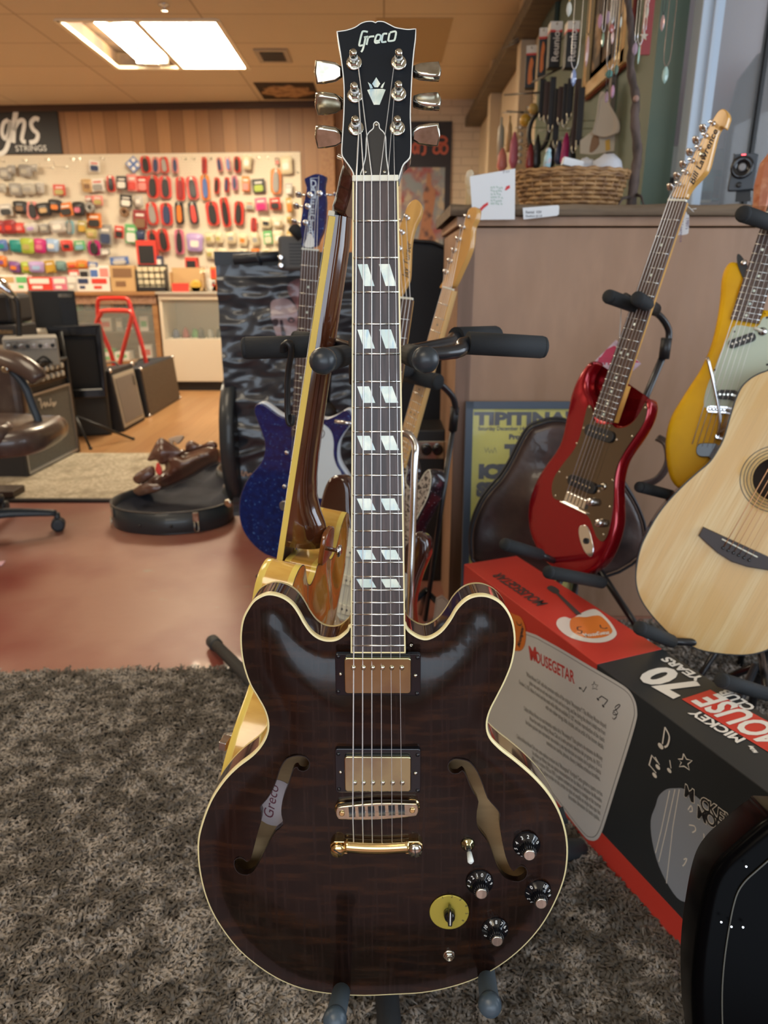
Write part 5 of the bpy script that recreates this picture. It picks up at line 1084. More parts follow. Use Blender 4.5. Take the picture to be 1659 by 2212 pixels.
# ------------------------------------------------------------------ amber hollow body, seen from behind
MF, MBs = frame_at((-.155, .915, .547), (.139, -.010, .99), (-.970, .205, .139), .19)
g = thing('electric_guitar', 'amber maple hollow body guitar turned away, showing its brown neck back and yellow side', 'guitar', MBs)
sM = .6285
FIG = M('flamed_maple_side', (.72, .42, .09), .15, coat=.9, noise=((50, 50, 12), (.60, .31, .05), .45, .65))
AMB = M('amber_back', (.42, .17, .025), .12, coat=1., noise=((22, 5, 20), (.28, .10, .014), .42, .62))
EM = [(x * 1.0, y * 1.0) for x, y in ES]
Tm = .046
mb = MB(MF); mb.cdt(offset(EM, .002), 0, [], .02, arch); put(mb, 'body_top', M('amber_top', (.55, .26, .05), .15, coat=.9), g)
mb = MB(MF); mb.rings([[(x, y, -Tm + .008) for x, y in EM], [(x, y, -.009) for x, y in EM]]); put(mb, 'body_side', FIG, g)
YB2 = M('yellow_binding', (.80, .60, .13), .25, coat=.6)
mb = MB(MF); mb.rings([[(x, y, -.009) for x, y in EM], [(x, y, -.001) for x, y in EM], [(x, y, 0) for x, y in offset(EM, .002)]]); put(mb, 'front_binding', YB2, g)
mb = MB(MF); mb.rings([[(x, y, -Tm + .008) for x, y in EM], [(x, y, -Tm + .0004) for x, y in EM]]); put(mb, 'back_binding', YB2, g)
mb = MB(MF); mb.rings([[(x, y, -Tm + .0005) for x, y in offset(EM, -.0001)], [(x, y, -Tm) for x, y in offset(EM, .0012)]]); put(mb, 'dark_purfling', BLACKP, g)
mb = MB(MF); mb.cdt(offset(EM, .001), -Tm, [], .013, lambda d, x, y: -.021 * (1 - math.exp(-(d / .05) ** 2)), flip=True); put(mb, 'body_back', AMB, g)
NB = M('neck_brown_gloss', (.095, .028, .010), .12, coat=1., noise=((70, 5, 30), (.045, .013, .006), .42, .62))
zm = lambda v: .010 - .045 * (v - .2)
wm = lambda p_: (p_[0], p_[1], p_[2] + zm(p_[1]))
def ms(v, d): h = .0215 + .0065 * (sM - v) / .45; return [(h * math.cos(a), v, -.006 - d * max(0, math.sin(a)) ** .75) for a in [math.pi * i / 14 for i in range(15)]]
mb = MB(MF, wm); mb.rings([ms(sM + .002, .014), ms(sM - .03, .017), ms(.5, .018), ms(.4, .019), ms(.34, .020), ms(.31, .022), ms(.285, .026), ms(.265, .034), ms(.250, .043), ms(.240, .0475), ms(.215, .0475)], False)
L_ = ms(.215, .0475); mb.add(L_, [tuple(range(len(L_)))]); put(mb, 'neck', NB, g)
mb = MB(MF); mb.slab(ccw(smooth([(-.022, .196), (-.024, .215), (-.019, .238), (0, .243), (.019, .238), (.024, .215), (.022, .196)], 3)), -.052, -.045, .001, .002, n=2, flatcap=True); put(mb, 'heel_cap', M('heel_amber', (.20, .06, .012), .12, coat=1.), g)
mb = MB(MF); mb.lathe([(.003, 0), (.003, .010), (.0035, .011), (.0085, .013), (.0085, .016), (.004, .018)], (0, .213, -.052), (0, 0, -1), n=18); put(mb, 'strap_button', CHROME, g)
mb = MB(MF, wm); mb.prism([(-.0285, .155), (.0285, .155), (.0215, sM), (-.0215, sM)], -.0062, -.0004); bd = put(mb, 'fingerboard', ROSE, g)
mb = MB(MF, wm)
for q in (-1, 1): mb.prism([(q * .0265, .152), (q * .0290, .152), (q * .0220, sM), (q * .0200, sM)], -.0075, .0004)
put(mb, 'fingerboard_binding', YB2, bd)
for k in range(1, 23): v = fret(k, sM); mb = MB(MF, wm); h = .0215 + .0065 * (sM - v) / .45; mb.tube([(-h, v, .0002), (h, v, .0002)], .0011, 6); put(mb, 'fret', FRETM, g)
mb = MB(MF, wm); mb.box(-.0225, .0225, sM, sM + .006, -.006, .002); put(mb, 'nut', BONE, g, .0008)
HM = MF @ Matrix.Translation((0, sM + .006, zm(sM) - .003)) @ Matrix.Rotation(math.radians(-15), 4, 'X')
HL2 = [(-.022, 0), (.022, 0), (.030, .02), (.041, .045), (.038, .10), (.044, .165), (.03, .163), (.012, .176), (0, .172), (-.012, .176), (-.03, .163), (-.044, .165), (-.038, .10), (-.041, .045), (-.030, .02)]
mb = MB(HM); mb.slab(ccw(smooth(HL2, 3)), -.016, 0, .0005, .003, n=2, flatcap=True); put(mb, 'headstock', M('headstock_brown', (.055, .018, .010), .12, coat=1.), g)
mb = MB(HM); mb.band(ccw(smooth(HL2, 3)), .001, -.002, .0004); put(mb, 'headstock_binding', BONE, g)
for i in range(6):
    sx_ = -1 if i < 3 else 1; y = .055 + .04 * (i % 3)
    mb = MB(HM); mb.box(sx_ * .026 - .008, sx_ * .026 + .008, y - .011, y + .011, -.024, -.016); mb.tube([(sx_ * .034, y, -.020), (sx_ * .050, y, -.020)], .0025, 8); mb.lathe([(.003, 0), (.0085, .003), (.0085, .012), (.006, .016)], (sx_ * .050, y, -.020), (sx_, 0, 0), n=12, sy=.5); tu = put(mb, 'tuner', CHROME, g, .0006)
    mb = MB(HM); mb.lathe([(.006, 0), (.006, .0015), (.003, .002), (.003, .014)], (sx_ * .026, y, 0), n=12); put(mb, 'tuner_post', CHROME, tu)
for i in range(6):
    mb = MB(MF); mb.tube([(-.026 + .0104 * i, -.04, .016), (-.026 + .0104 * i, 0, .020), (-.0175 + .007 * i, sM, zm(sM) + .003)], .0005, 5); put(mb, 'string', STRINGM, g)
for v, nm in ((.03, 'pickup'), (.135, 'pickup')):
    mb = MB(MF); mb.box(-.035, .035, v - .018, v + .018, .004, .014); put(mb, nm, GOLD, g, .002)
for x, y in ((.10, -.06), (.14, -.02), (.10, -.11), (.14, -.08)): mb = MB(MF); mb.lathe([(.013, 0), (.012, .006), (.008, .018)], (x, y, .005), n=16); put(mb, 'control_knob', M('clear_knob', (.55, .55, .5), .1, trans=.6), g)
for y, z_ in ((.075, .010), (-.012, .006)):
    mb = MB(MF); mb.box(.155, .172, y, y + .012, z_, z_ + .010) if y < 0 else None
    if y < 0: put(mb, 'side_bracket', CHROME, g, .001)

# ------------------------------------------------------------------ blue sparkle
BF, BB = frame_at((-.23, 1.856, .532), (.084, -.03, .995), (-.206, -.978, -.012), .19)
ZB2 = zo(480, 780, 4.809)
OUT = [(370,445),(338,475),(335,540),(370,640),(410,740),(440,840),(440,940),(415,1030),(360,1110),(290,1190),(230,1290),(190,1400),(175,1520),(180,1640),(210,1750),(270,1850),(340,1930),(430,2000),(540,2045),(650,2062),(780,2045),(920,1990),(1060,1890),(1190,1760),(1280,1610),(1335,1450),(1335,1310),(1290,1200),(1225,1100),(1190,1000),(1200,860),(1250,760),(1310,680),(1345,590),(1325,522),(1270,515),(1180,570),(1080,608),(1000,595),(930,570),(800,560),(720,600),(650,590),(580,560),(500,500),(430,452)]
BO = ccw(smooth(hits(BF, OUT, 0, ZB2), 3))
g = thing('electric_guitar', 'blue sparkle short horned electric guitar with white pickguard and white sides, behind the amber guitar', 'guitar', BB)
BLS = M('blue_sparkle', (.002, .016, .13), .22, coat=.8, noise=((150, 150, 150), (.08, .22, .55), .66, .70, 1), noise2=((60, 60, 60), (.002, .008, .085), .4, .6))
mb = MB(BF); mb.slab(BO, -.006, 0, .003, 0, n=3, flatcap=True); put(mb, 'body_top', BLS, g)
mb = MB(BF); mb.slab(offset(BO, -.0004), -.042, -.0062, 0, .004, n=2, flatcap=True); put(mb, 'body_side', M('white_side_tape', (.62, .70, .80), .45), g)
SG = [(800,640),(985,640),(1060,660),(1130,730),(1158,840),(1158,980),(1190,1090),(1240,1180),(1200,1300),(1100,1400),(1000,1420),(900,1320),(800,1200)]
mb = MB(BF); mb.prism(ccw(smooth(hits(BF, SG, .001, ZB2), 3)), .0002, .003); pg = put(mb, 'pickguard', M('white_guard', (.72, .80, .84), .35), g)
c = hit(BF, *ZB2(1022, 752), .004)
mb = MB(BF); mb.stroke([(c[0] - .012, c[1] + .006), (c[0], c[1] + .012), (c[0] + .010, c[1] + .004), (c[0] + .006, c[1] - .010), (c[0] - .004, c[1] - .010), (c[0] - .002, c[1])], .0022, .0034); put(mb, 'logo_mark', INK, pg)
mb = MB(BF); 
a = hit(BF, *ZB2(1170, 628), .010); b = hit(BF, *ZB2(1400, 655), .010)
mb.tube([(*a, .009), (*b, .009)], .0052, 12); put(mb, 'lipstick_cover', CHROME, g)
simple_neck(g, BF, .635, .17, ROSEB, M('neck_maple_b', (.45, .25, .08), .4), 21, z0=.010)
for x, y in ((668,955),(645,1305)): q = hit(BF, *ZB2(x, y), .006); mb = MB(BF); mb.lathe([(.006, 0), (.006, .006), (.003, .008)], (*q, .0), n=12); put(mb, 'screw_post', CHROME, g)
a = hit(BF, *ZB2(600, 1500), .006); b = hit(BF, *ZB2(960, 1520), .006); br, f_, L2 = bar(BF, a, b, .028, .0005, .010, 'bridge', CHROME, g)
ZB1 = zo(440, 300, 4.424); HBm = BF @ Matrix.Translation((0, 0, .002))
HO = [(945,1030),(940,950),(925,850),(940,720),(960,600),(985,480),(965,400),(975,375),(1070,335),(1150,352),(1165,380),(1150,470),(1165,600),(1160,720),(1150,850),(1110,950),(1070,1030)]
mb = MB(HBm); mb.prism(ccw(smooth(hits(HBm, HO, 0, ZB1), 3)), -.016, 0); hd = put(mb, 'headstock', BLS, g)
a = hit(HBm, *ZB1(1035, 385), .001); b = hit(HBm, *ZB1(1005, 900), .001); an = math.degrees(math.atan2(b[1] - a[1], b[0] - a[0])) + 90
mb = MB(HBm); k = 0
for ch in 'DANELECTRO':
    t_ = k / 9.5; mb.text(ch, .021, a[0] + (b[0] - a[0]) * t_ + .004, a[1] + (b[1] - a[1]) * t_ - .016, .0006, align='CENTER', bold=.0004); k += 1
mb.stroke(hits(HBm, [(1020, 378), (1100, 372), (1085, 560), (1060, 760)], .001, ZB1), .0016, .0006, sm=False); mb.stroke(hits(HBm, [(1020, 378), (1030, 560), (1000, 760)], .001, ZB1), .0016, .0006, sm=False)
put(mb, 'vertical_lettering', M('pale_blue_ink', (.60, .72, .85), .5), hd)
for x, y, d_ in ((948,535,-1),(925,645,-1),(905,800,-1)): 
    q = hit(HBm, *ZB1(x + 65, y), .004); tuner(g, HBm, q[0], q[1], 0, -1, r=.007)
q = hit(HBm, *ZB1(1105, 520), .004); tuner(g, HBm, q[0], q[1], 0, 1, r=.007)
q = hit(HBm, *ZB1(985, 990), .004); mb = MB(HBm); mb.prism(ccw(smooth(hits(HBm, [(1010,900),(1050,950),(1050,1030),(965,1030),(980,960)], .001, ZB1), 3)), .0002, .002); put(mb, 'truss_cover', WHITEP, hd)
for i in range(6): mb = MB(BF); mb.tube([(-.026 + .0104 * i, -.01, .012), (-.0175 + .007 * i, .635, .013), (-.012 + .005 * i, .70 + .02 * i, .009)], .0006, 5); put(mb, 'string', STRINGM, g)

# ------------------------------------------------------------------ sunburst strat type behind the front neck
TF, TB = frame_at((-.063, 1.29, .43), (.154, .165, .974), (-.33, -.92, .205), .175)
s = .648
g = thing('electric_guitar', 'dark sunburst electric guitar with script logo headstock, mostly hidden behind the front guitar neck', 'guitar', TB)
def fitX(px, py, m, z): return hit(m, px, py, z)
horn = hit(TF, 716, 1024, -.01)
TOut = ccw(smooth([(-.028, .20), (-.050, .185), (-.070, .215), (-.082, .265), (-.100, .285), (-.128, .275), (-.140, .235), (-.140, .17), (-.125, .10), (-.122, .04), (-.145, -.02), (-.160, -.08), (-.150, -.13), (-.10, -.165), (-.03, -.178), (.05, -.175), (.12, -.15), (.158, -.10), (.155, -.04), (.13, .02), (.115, .07), (.118, .13), (.128, .18), (.120, .21), (.095, .215), (.075, .18), (.050, .155), (.030, .175)], 4))
dx = horn[0] + .128; dy = horn[1] - .283
TOut = [(x + (dx if y > .1 and x < 0 else 0) * min(1, max(0, (y - .1) / .1)), y + (dy * min(1, max(0, (y - .1) / .15)) if x < -.06 else 0)) for x, y in TOut]
SB = M('dark_burst', (.040, .010, .006), .12, coat=1., noise=((5, 5, 5), (.10, .030, .010), .5, .66))
mb = MB(TF); mb.slab(TOut, -.044, 0, .010, .010, n=4, sp=.02); put(mb, 'body', SB, g)
gl = ccw(smooth([(-.085, .19), (-.045, .20), (.04, .17), (.08, .14), (.10, .12), (.09, .02), (.06, -.05), (-.02, .0), (-.06, .02), (-.085, .08)], 3))
mb = MB(TF); mb.prism(gl, .0002, .0026); pg = put(mb, 'pickguard', M('aged_white_guard', (.66, .68, .60), .35), g)
for v in (.152, .095, .035):
    mb = MB(TF); mb.slab(rrect(-.043, .043, v - .010, v + .010, .0095, 4), .0026, .009, .001, 0, n=2, flatcap=True); pk = put(mb, 'pickup', BONE, g)
    mb = MB(TF); [mb.lathe([(.0024, 0), (.0024, .0008)], (-.026 + .0104 * i, v, .009), n=8) for i in range(6)]; mb.lathe([(.0016, 0), (.0016, .0006)], (-.0385, v + .001, .009), n=8); put(mb, 'pole_pieces', INK, pk)
simple_neck(g, TF, s, .186, ROSEB, MAPLE, 21, z0=.011)
mb = MB(TF); mb.box(-.04, .04, -.02, .014, .0005, .012); put(mb, 'bridge', CHROME, g, .002)
HT = TF @ Matrix.Translation((0, 0, .003)); ZT4 = zo(820, 380, 4.253)
HO = hits(HT, [(335,215),(290,230),(250,280),(225,360),(195,430),(175,500),(150,620),(120,800),(95,980),(80,1120),(70,1180),(150,1180),(190,1100),(225,1040),(265,960),(275,880),(280,760),(285,640),(300,540),(330,450),(370,370),(385,300),(375,250)], 0, ZT4)
mb = MB(HT); mb.slab(ccw(smooth(HO, 3)), -.015, 0, .002, .002, n=2, flatcap=True); hd = put(mb, 'headstock', MAPLE, g)
for x, y in ((252,380),(205,515),(180,660),(155,800),(130,930),(110,1060)): q = hit(HT, *ZT4(x, y), .003); tuner(g, HT, q[0], q[1], 0, -1)
a = hit(HT, *ZT4(238, 935), .001); b = hit(HT, *ZT4(278, 560), .001)
mb = MB(HT); mb.text('Jay Turser', .017, a[0] + .004, a[1], .0006, rot=math.degrees(math.atan2(b[1] - a[1], b[0] - a[0])), shear=.4, sx=.9); put(mb, 'logo_script', INK, hd)
for i in range(6):
    q = hit(HT, *ZT4(*((110,1060),(130,930),(155,800),(180,660),(205,515),(252,380))[i]), .003)
    mb = MB(TF); mb.tube([(-.026 + .0104 * i, 0, .014), (-.0175 + .007 * i, s, .0135), (q[0], q[1], .012)], .0006, 5); put(mb, 'string', STRINGM, g)

# ------------------------------------------------------------------ black sparkle single cutaway with maple neck
LF, LB = frame_at((-.003, 1.819, .447), (.254, -.023, .967), (-.828, -.522, .205), .15)
g = thing('electric_guitar', 'black sparkle single cutaway guitar with tooled silver pattern front and slim maple neck', 'guitar', LB)
TEL = ccw(smooth([(.029, .20), (.040, .165), (.062, .155), (.085, .175), (.100, .215), (.120, .228), (.140, .205), (.145, .16), (.130, .10), (.122, .06), (.135, .0), (.155, -.05), (.155, -.09), (.12, -.13), (.05, -.148), (-.05, -.148), (-.12, -.13), (-.155, -.09), (-.155, -.04), (-.13, .02), (-.115, .07), (-.125, .13), (-.13, .19), (-.11, .235), (-.07, .25), (-.029, .245)], 4))
BSP = M('black_sparkle', (.010, .007, .012), .2, coat=.8, noise=((230, 230, 230), (.35, .33, .38), .70, .73, 1), noise2=((4, 4, 4), (.045, .008, .018), .5, .65))
mb = MB(LF); mb.slab(TEL, -.044, -.001, .004, .004, n=3, flatcap=True); put(mb, 'body', BSP, g)
m, N_, L2_, b_ = nodes('tooled_pattern', .4)
tc = N_.new('ShaderNodeTexCoord'); mg = N_.new('ShaderNodeTexVoronoi'); mg.feature = 'DISTANCE_TO_EDGE'; mg.inputs['Scale'].default_value = 62; nz = N_.new('ShaderNodeTexNoise'); nz.inputs['Scale'].default_value = 40
mxv = N_.new('ShaderNodeMix'); mxv.data_type = 'VECTOR'; mxv.inputs[0].default_value = .06; L2_.new(tc.outputs['Object'], nz.inputs['Vector']); L2_.new(tc.outputs['Object'], mxv.inputs[4]); L2_.new(nz.outputs['Color'], mxv.inputs[5]); L2_.new(mxv.outputs[1], mg.inputs['Vector'])
cr = N_.new('ShaderNodeMapRange'); cr.inputs[1].default_value = .12; cr.inputs[2].default_value = .20; L2_.new(mg.outputs['Distance'], cr.inputs[0])
mx = N_.new('ShaderNodeMix'); mx.data_type = 'RGBA'; L2_.new(cr.outputs[0], mx.inputs[0]); mx.inputs[6].default_value = (.42, .38, .34, 1); mx.inputs[7].default_value = (.03, .025, .025, 1); L2_.new(mx.outputs[2], b_.inputs['Base Color'])
mb = MB(LF); mb.flat(offset(TEL, .006), .0002); put(mb, 'tooled_front', m, g)
mb = MB(LF); mb.band(offset(TEL, .004), .0018, -.001, .0006); put(mb, 'front_piping', BONE, g)
simple_neck(g, LF, s, .195, MAPLEL, MAPLEL, 21, z0=.010, dotm=INK)
HLf = LF @ Matrix.Translation((0, 0, .002)); 
HO = hits(HLf, [(550,1030),(585,960),(620,880),(655,790),(690,690),(725,590),(760,480),(790,380),(815,310),(850,285),(885,290),(893,330),(880,400),(850,470),(842,560),(830,650),(790,760),(740,870),(700,960),(670,1010),(635,1025)], 0, ZT4)
mb = MB(HLf); mb.slab(ccw(smooth(HO, 3)), -.015, 0, .002, .002, n=2, flatcap=True); hd = put(mb, 'headstock', M('amber_maple_b', (.62, .34, .10), .25, coat=.5), g)
te = []
for x, y in ((808,372),(765,470),(730,578),(690,680),(650,780),(613,882)): q = hit(HLf, *ZT4(x, y), .004); tuner(g, HLf, q[0], q[1], 0, -1); te.append(q)
for i in range(6): mb = MB(LF); mb.tube([(-.026 + .0104 * i, 0, .013), (-.0175 + .007 * i, s, .0125), (*te[5 - i], .012)], .0006, 5); put(mb, 'string', STRINGM, g)
mb = MB(LF); mb.box(-.043, .043, -.05, .035, .0006, .006); put(mb, 'bridge_plate', CHROME, g, .001)

# ------------------------------------------------------------------ glossy black guitar at the lower right corner
px = [(1700,1765),(1659,1775),(1625,1800),(1590,1830),(1560,1858),(1538,1890),(1524,1930),(1512,1990),(1502,2060),(1497,2130),(1498,2212),(1505,2290),(1530,2380)]
KF, KB = frame_at(tuple(at_y(1600, 2050, .50)), (.10, .42, .90), (-.25, -.85, .42), .30)
Lp = hits(KF, px, 0)
BK = Lp + [(Lp[-1][0] + .06, Lp[-1][1] - .04), (Lp[-1][0] + .20, Lp[-1][1] - .03), (Lp[-1][0] + .27, Lp[-1][1] + .06), (Lp[0][0] + .16, Lp[0][1] - .08), (Lp[0][0] + .10, Lp[0][1])]
BK = ccw(smooth(BK, 4))
g = thing('black_guitar_body', 'glossy black rounded guitar body filling the lower right corner of the frame', 'guitar', KB)
DG = M('piano_black', (.0015, .0015, .002), .25, spec=.03)
mb = MB(KF); mb.slab(BK, -.09, 0, .012, .010, zf=lambda d, x, y: .010 * (1 - math.exp(-(d / .06) ** 2)), sp=.012, n=6); put(mb, 'body', DG, g)
mb = MB(KF); o_ = offset(BK, .024); mb.band(o_, .0012, .0012, .0030); put(mb, 'inlaid_line', M('dark_olive_line', (.035, .030, .012), .4), g)
for x, y in ((1558,1992),(1580,2002),(1605,2003),(1612,1872)): q = hit(KF, x, y, .011); mb = MB(KF); mb.lathe([(.0014, 0), (.001, .0008)], (*q, .0104), n=8); put(mb, 'screw', CHROME, g)
# ================================================================== STANDS, BOX, CABINET AND WHAT IS ROUND THEM
def P3(x, y, Y): return Vector(at_y(x, y, Y))
def sleeve(par, a, b, r=.0125, mat=None, cap=True):
    mb = MB(); mb.tube([a, b], r, 14); mb.lathe([(r, -.001), (r * .95, .004), (r * .7, .007), (.001, .008)], b, Vector(b) - Vector(a), n=14); return put(mb, 'foam_sleeve', mat or FOAM, par)
# stand of the red guitar
t = thing('guitar_stand', 'black tubular stand with bent yoke holding the red guitar', 'guitar stand', tuple(at_z(1400, 1260, 0)))
Y1 = 1.72
mb = MB(); mb.tube(smooth3([P3(1350, 640, 1.60), P3(1395, 665, 1.66), P3(1425, 682, 1.70), P3(1444, 712, Y1), P3(1443, 742, Y1)], 5), .008, 12); put(mb, 'yoke', STEEL, t)
mb = MB(); mb.box(0, .0, 0, 0, 0, 0) if False else mb.tube([P3(1440, 730, Y1), P3(1434, 775, Y1)], .0125, 10); put(mb, 'joint', BLACKP, t)
mb = MB(); b_ = P3(1362, 935, Y1 + .06); f_ = b_ + (b_ - P3(1436, 760, Y1)) * 1.6; f_.z = .30; mb.tube([P3(1436, 760, Y1), b_, f_], .0085, 12); po_ = put(mb, 'post', STEEL, t)
for x0, y0, Y0, x1, y1, Ya in ((1390, 668, 1.62, 1316, 641, 1.50), (1414, 668, 1.66, 1378, 645, 1.46)): sleeve(t, P3(x0, y0, Y0), P3(x1, y1, Ya), .0145)
for dx, dy in ((-.30, -.18), (.25, -.28), (.05, .28)):
    mb = MB(); e = Vector((f_.x + dx, f_.y + dy, .015)); mb.tube([f_ + Vector((0, 0, .08)), e], .0095, 10); lg = put(mb, 'leg', STEEL, t)
    mb = MB(); mb.lathe([(.013, -.03), (.014, .008), (.010, .012)], e, e - f_, n=12); put(mb, 'rubber_foot', MATS['rubber_foot'], lg)
for a, b in (((1165, 1198, 1.45), (1092, 1176, 1.36)), ((1300, 1258, 1.42), (1186, 1236, 1.30))):
    mb = MB(); mb.tube([f_, P3(*a)], .008, 10); pr = put(mb, 'cradle_prong', STEEL, t); sleeve(pr, P3(*a), P3(*b), .0135, FOAM)
# stand of the maple neck guitar
t = thing('guitar_stand', 'slim black tubular stand behind the front guitar, holding the maple neck guitar', 'guitar stand', tuple(at_z(930, 1380, 0)))
mb = MB(); mb.tube(smooth3([P3(905, 800, 1.80), P3(955, 833, 1.84), P3(980, 862, 1.86), P3(984, 895, 1.87)], 5), .0085, 12); put(mb, 'yoke', STEEL, t)
mb = MB(); mb.tube([P3(983, 880, 1.87), P3(978, 930, 1.88)], .012, 10); put(mb, 'joint', BLACKP, t)
b_ = P3(918, 1340, 1.95); mb = MB(); mb.tube([P3(979, 920, 1.88), b_], .0075, 12); put(mb, 'post', STEEL, t)
sleeve(t, P3(865, 805, 1.82), P3(945, 825, 1.72), .020); sleeve(t, P3(890, 800, 1.83), P3(868, 798, 1.70), .018)
for dx, dy in ((-.25, -.15), (.22, -.1), (0, .25)):
    mb = MB(); e = Vector((b_.x + dx, b_.y + dy, .012)); mb.tube([b_ + Vector((0, 0, .1)), e], .009, 10); put(mb, 'leg', STEEL, t)
# chrome tube hoop
t = thing('chrome_hoop', 'chrome tubular hoop handle standing behind the front guitar neck', 'tube frame', tuple(at_z(890, 1340, 0)))
pts = [P3(866, 1330, 1.25), P3(868, 1100, 1.27), P3(862, 960, 1.30), P3(866, 938, 1.30), P3(884, 940, 1.29), P3(897, 962, 1.28), P3(896, 1000, 1.27), P3(891, 1150, 1.25), P3(884, 1360, 1.22)]
pts = [Vector((pts[0].x, pts[0].y, .012))] + pts + [Vector((pts[-1].x, pts[-1].y, .012))]
mb = MB(); mb.tube(smooth3(pts, 5), .0068, 14); put(mb, 'hoop', CHROME, t)
# stand arm of the yellow guitar
t = thing('guitar_stand', 'black stand with foam arm reaching in at the right edge, holding the yellow guitar', 'guitar stand', (1.05, 1.85, 0))
sleeve(t, P3(1700, 494, 1.62), P3(1606, 462, 1.46), .0155)
mb = MB(); mb.tube([P3(1648, 472, 1.54), P3(1651, 486, 1.54)], .0165, 12); put(mb, 'rubber_band', WHITEP, t)
mb = MB(); a = P3(1700, 494, 1.62); mb.tube([a, (1.02, 1.82, a.z - .06), (1.05, 1.85, .012)], .009, 12); put(mb, 'post', STEEL, t)
for a, b in (((1470, 1075, 1.60), (1382, 1052, 1.50)),):
    mb = MB(); mb.tube([(1.04, 1.84, .5), P3(*a)], .008, 10); pr = put(mb, 'cradle_prong', STEEL, t); sleeve(pr, P3(*a), P3(*b), .0125)
for dx, dy in ((-.25, -.2), (.2, -.2), (0, .22)):
    mb = MB(); mb.tube([(1.05, 1.85, .25), (1.05 + dx, 1.85 + dy, .012)], .009, 10); put(mb, 'leg', STEEL, t)
# acoustic stand
t = thing('guitar_stand', 'low black stand with two foam prongs under the acoustic guitar', 'guitar stand', (.86, 1.42, 0))
hb = Vector((.86, 1.45, .30))
for a, b in (((1450, 1385, 1.28), (1383, 1357, 1.17)), ((1659, 1500, 1.18), (1560, 1470, 1.06))):
    mb = MB(); mb.tube([hb, P3(*a)], .008, 10); pr = put(mb, 'cradle_prong', STEEL, t); sleeve(pr, P3(*a), P3(*b), .0135, FOAM)
mb = MB(); mb.tube([(.86, 1.45, .05), (1.04, 1.62, 1.0)], .010, 12); put(mb, 'post', STEEL, t)
for dx, dy in ((-.22, -.22), (.24, -.2), (0, .26)):
    mb = MB(); mb.tube([(.86, 1.45, .25), (.86 + dx, 1.45 + dy, .014)], .009, 10); put(mb, 'leg', STEEL, t)

# ------------------------------------------------------------------ the long carton
A_ = Vector((.3946, 1.1948, .0)); u_ = Vector((.37189, -.92828, 0)); n_ = Vector((-.92828, -.37189, 0))   # n_: towards the viewer side
BH, BW, S0, S1 = .405, .155, -.515, .62
XF = ortho(A_ + Vector((0, 0, .006)), (0, 0, 1), n_)        # front face frame: x along the box, y up
sgx = 1 if (XF.to_3x3() @ Vector((1, 0, 0))).dot(u_) > 0 else -1
t = thing('toy_guitar_carton', 'long red and black carton printed with writing, lying on its edge on the shag rug', 'box', XF @ Matrix.Translation((0, 0, -BW / 2)))
REDC = M('carton_red', (.56, .045, .03), .45); BLKC = M('carton_black', (.022, .026, .030), .42)
XS = hit(XF, 1290, 1432, 0)[0]   # where red meets black
x0 = min(S0 * sgx, S1 * sgx); x1 = max(S0 * sgx, S1 * sgx)
mb = MB(XF); mb.box(S0, XS, 0, BH, -BW, 0); put(mb, 'red_end', REDC, t, .0015)
mb = MB(XF); mb.box(XS, S1, 0, BH, -BW, 0); put(mb, 'black_part', BLKC, t, .0015)
z_ = .0012
# red strip along the bottom front
ys = hit(XF, 1420, 1905, 0)
mb = MB(XF); mb.box(XS, S1, 0, .068, 0, .0006); put(mb, 'red_strip', REDC, t)
# grey panel
ZP5 = zo(1060, 1350, 4.425); ZQ = zo(980, 1180, 2.1429)
pan = [(-520,-260),(-250,-120),(345,62),(500,130),(700,240),(900,360),(1100,475),(1260,570),(1340,640),(1390,740),(1405,840),(1395,920),(1330,1150),(1200,1560),(1100,1880),(1060,1990),(1020,2050),(960,2060),(880,2000),(640,1690),(400,1400),(0,1000),(-500,560)]
PN = ccw(smooth(hits(XF, pan, 0, ZP5), 3))
mb = MB(XF); mb.flat(PN, .0010); pn = put(mb, 'text_panel', M('panel_silver', (.66, .66, .65), .42, .1), t)
mb = MB(XF); mb.band(offset(PN, .0065), .0009, .0010, .0013); put(mb, 'panel_line', INK, pn)
f_ = lambda P: hits(XF, P, .001, ZP5)
T_ = f_([(385, 300), (830, 575)]); ang_ = math.degrees(math.atan2(T_[1][1] - T_[0][1], T_[1][0] - T_[0][0]))
W_ = 'MouseGetar'; tl = f_([(375, 190), (470, 240), (530, 275), (560, 360), (590, 400), (610, 440), (650, 460), (700, 450), (740, 450), (790, 440)])
a = hit(XF, *ZP5(388, 325), .001); b = hit(XF, *ZP5(812, 562), .001)
def run2(mb, fr, st, p0, p1, cap, zf_, bold=.02, shear=0., z=.0012):
    a = hit(fr, *zf_(*p0), 0); b = hit(fr, *zf_(*p1), 0); c = hit(fr, *zf_(p1[0] + cap[0], p1[1] + cap[1]), 0)
    d = (b[0] - a[0], b[1] - a[1]); L_ = math.hypot(*d); hh_ = abs((c[0] - b[0]) * -d[1] + (c[1] - b[1]) * d[0]) / L_
    m2 = MB(); m2.text(st, 1, bold=bold, shear=shear); wv = max(v.x for v in m2.V); hv = max(v.y for v in m2.V); sz = hh_ / hv
    mb.text(st, sz, a[0], a[1], z, rot=math.degrees(math.atan2(d[1], d[0])), sx=L_ / (wv * sz), bold=bold * sz, shear=shear)
mb = MB(XF); run2(mb, XF, 'MOUSEGETAR', (385, 322), (808, 560), (18, -105), ZP5, bold=.02, z=.0015); run2(mb, XF, 'M', (380, 330), (455, 345), (10, -130), ZP5, bold=.03, z=.0014)
put(mb, 'panel_title', M('title_red', (.55, .05, .04), .5), pn)
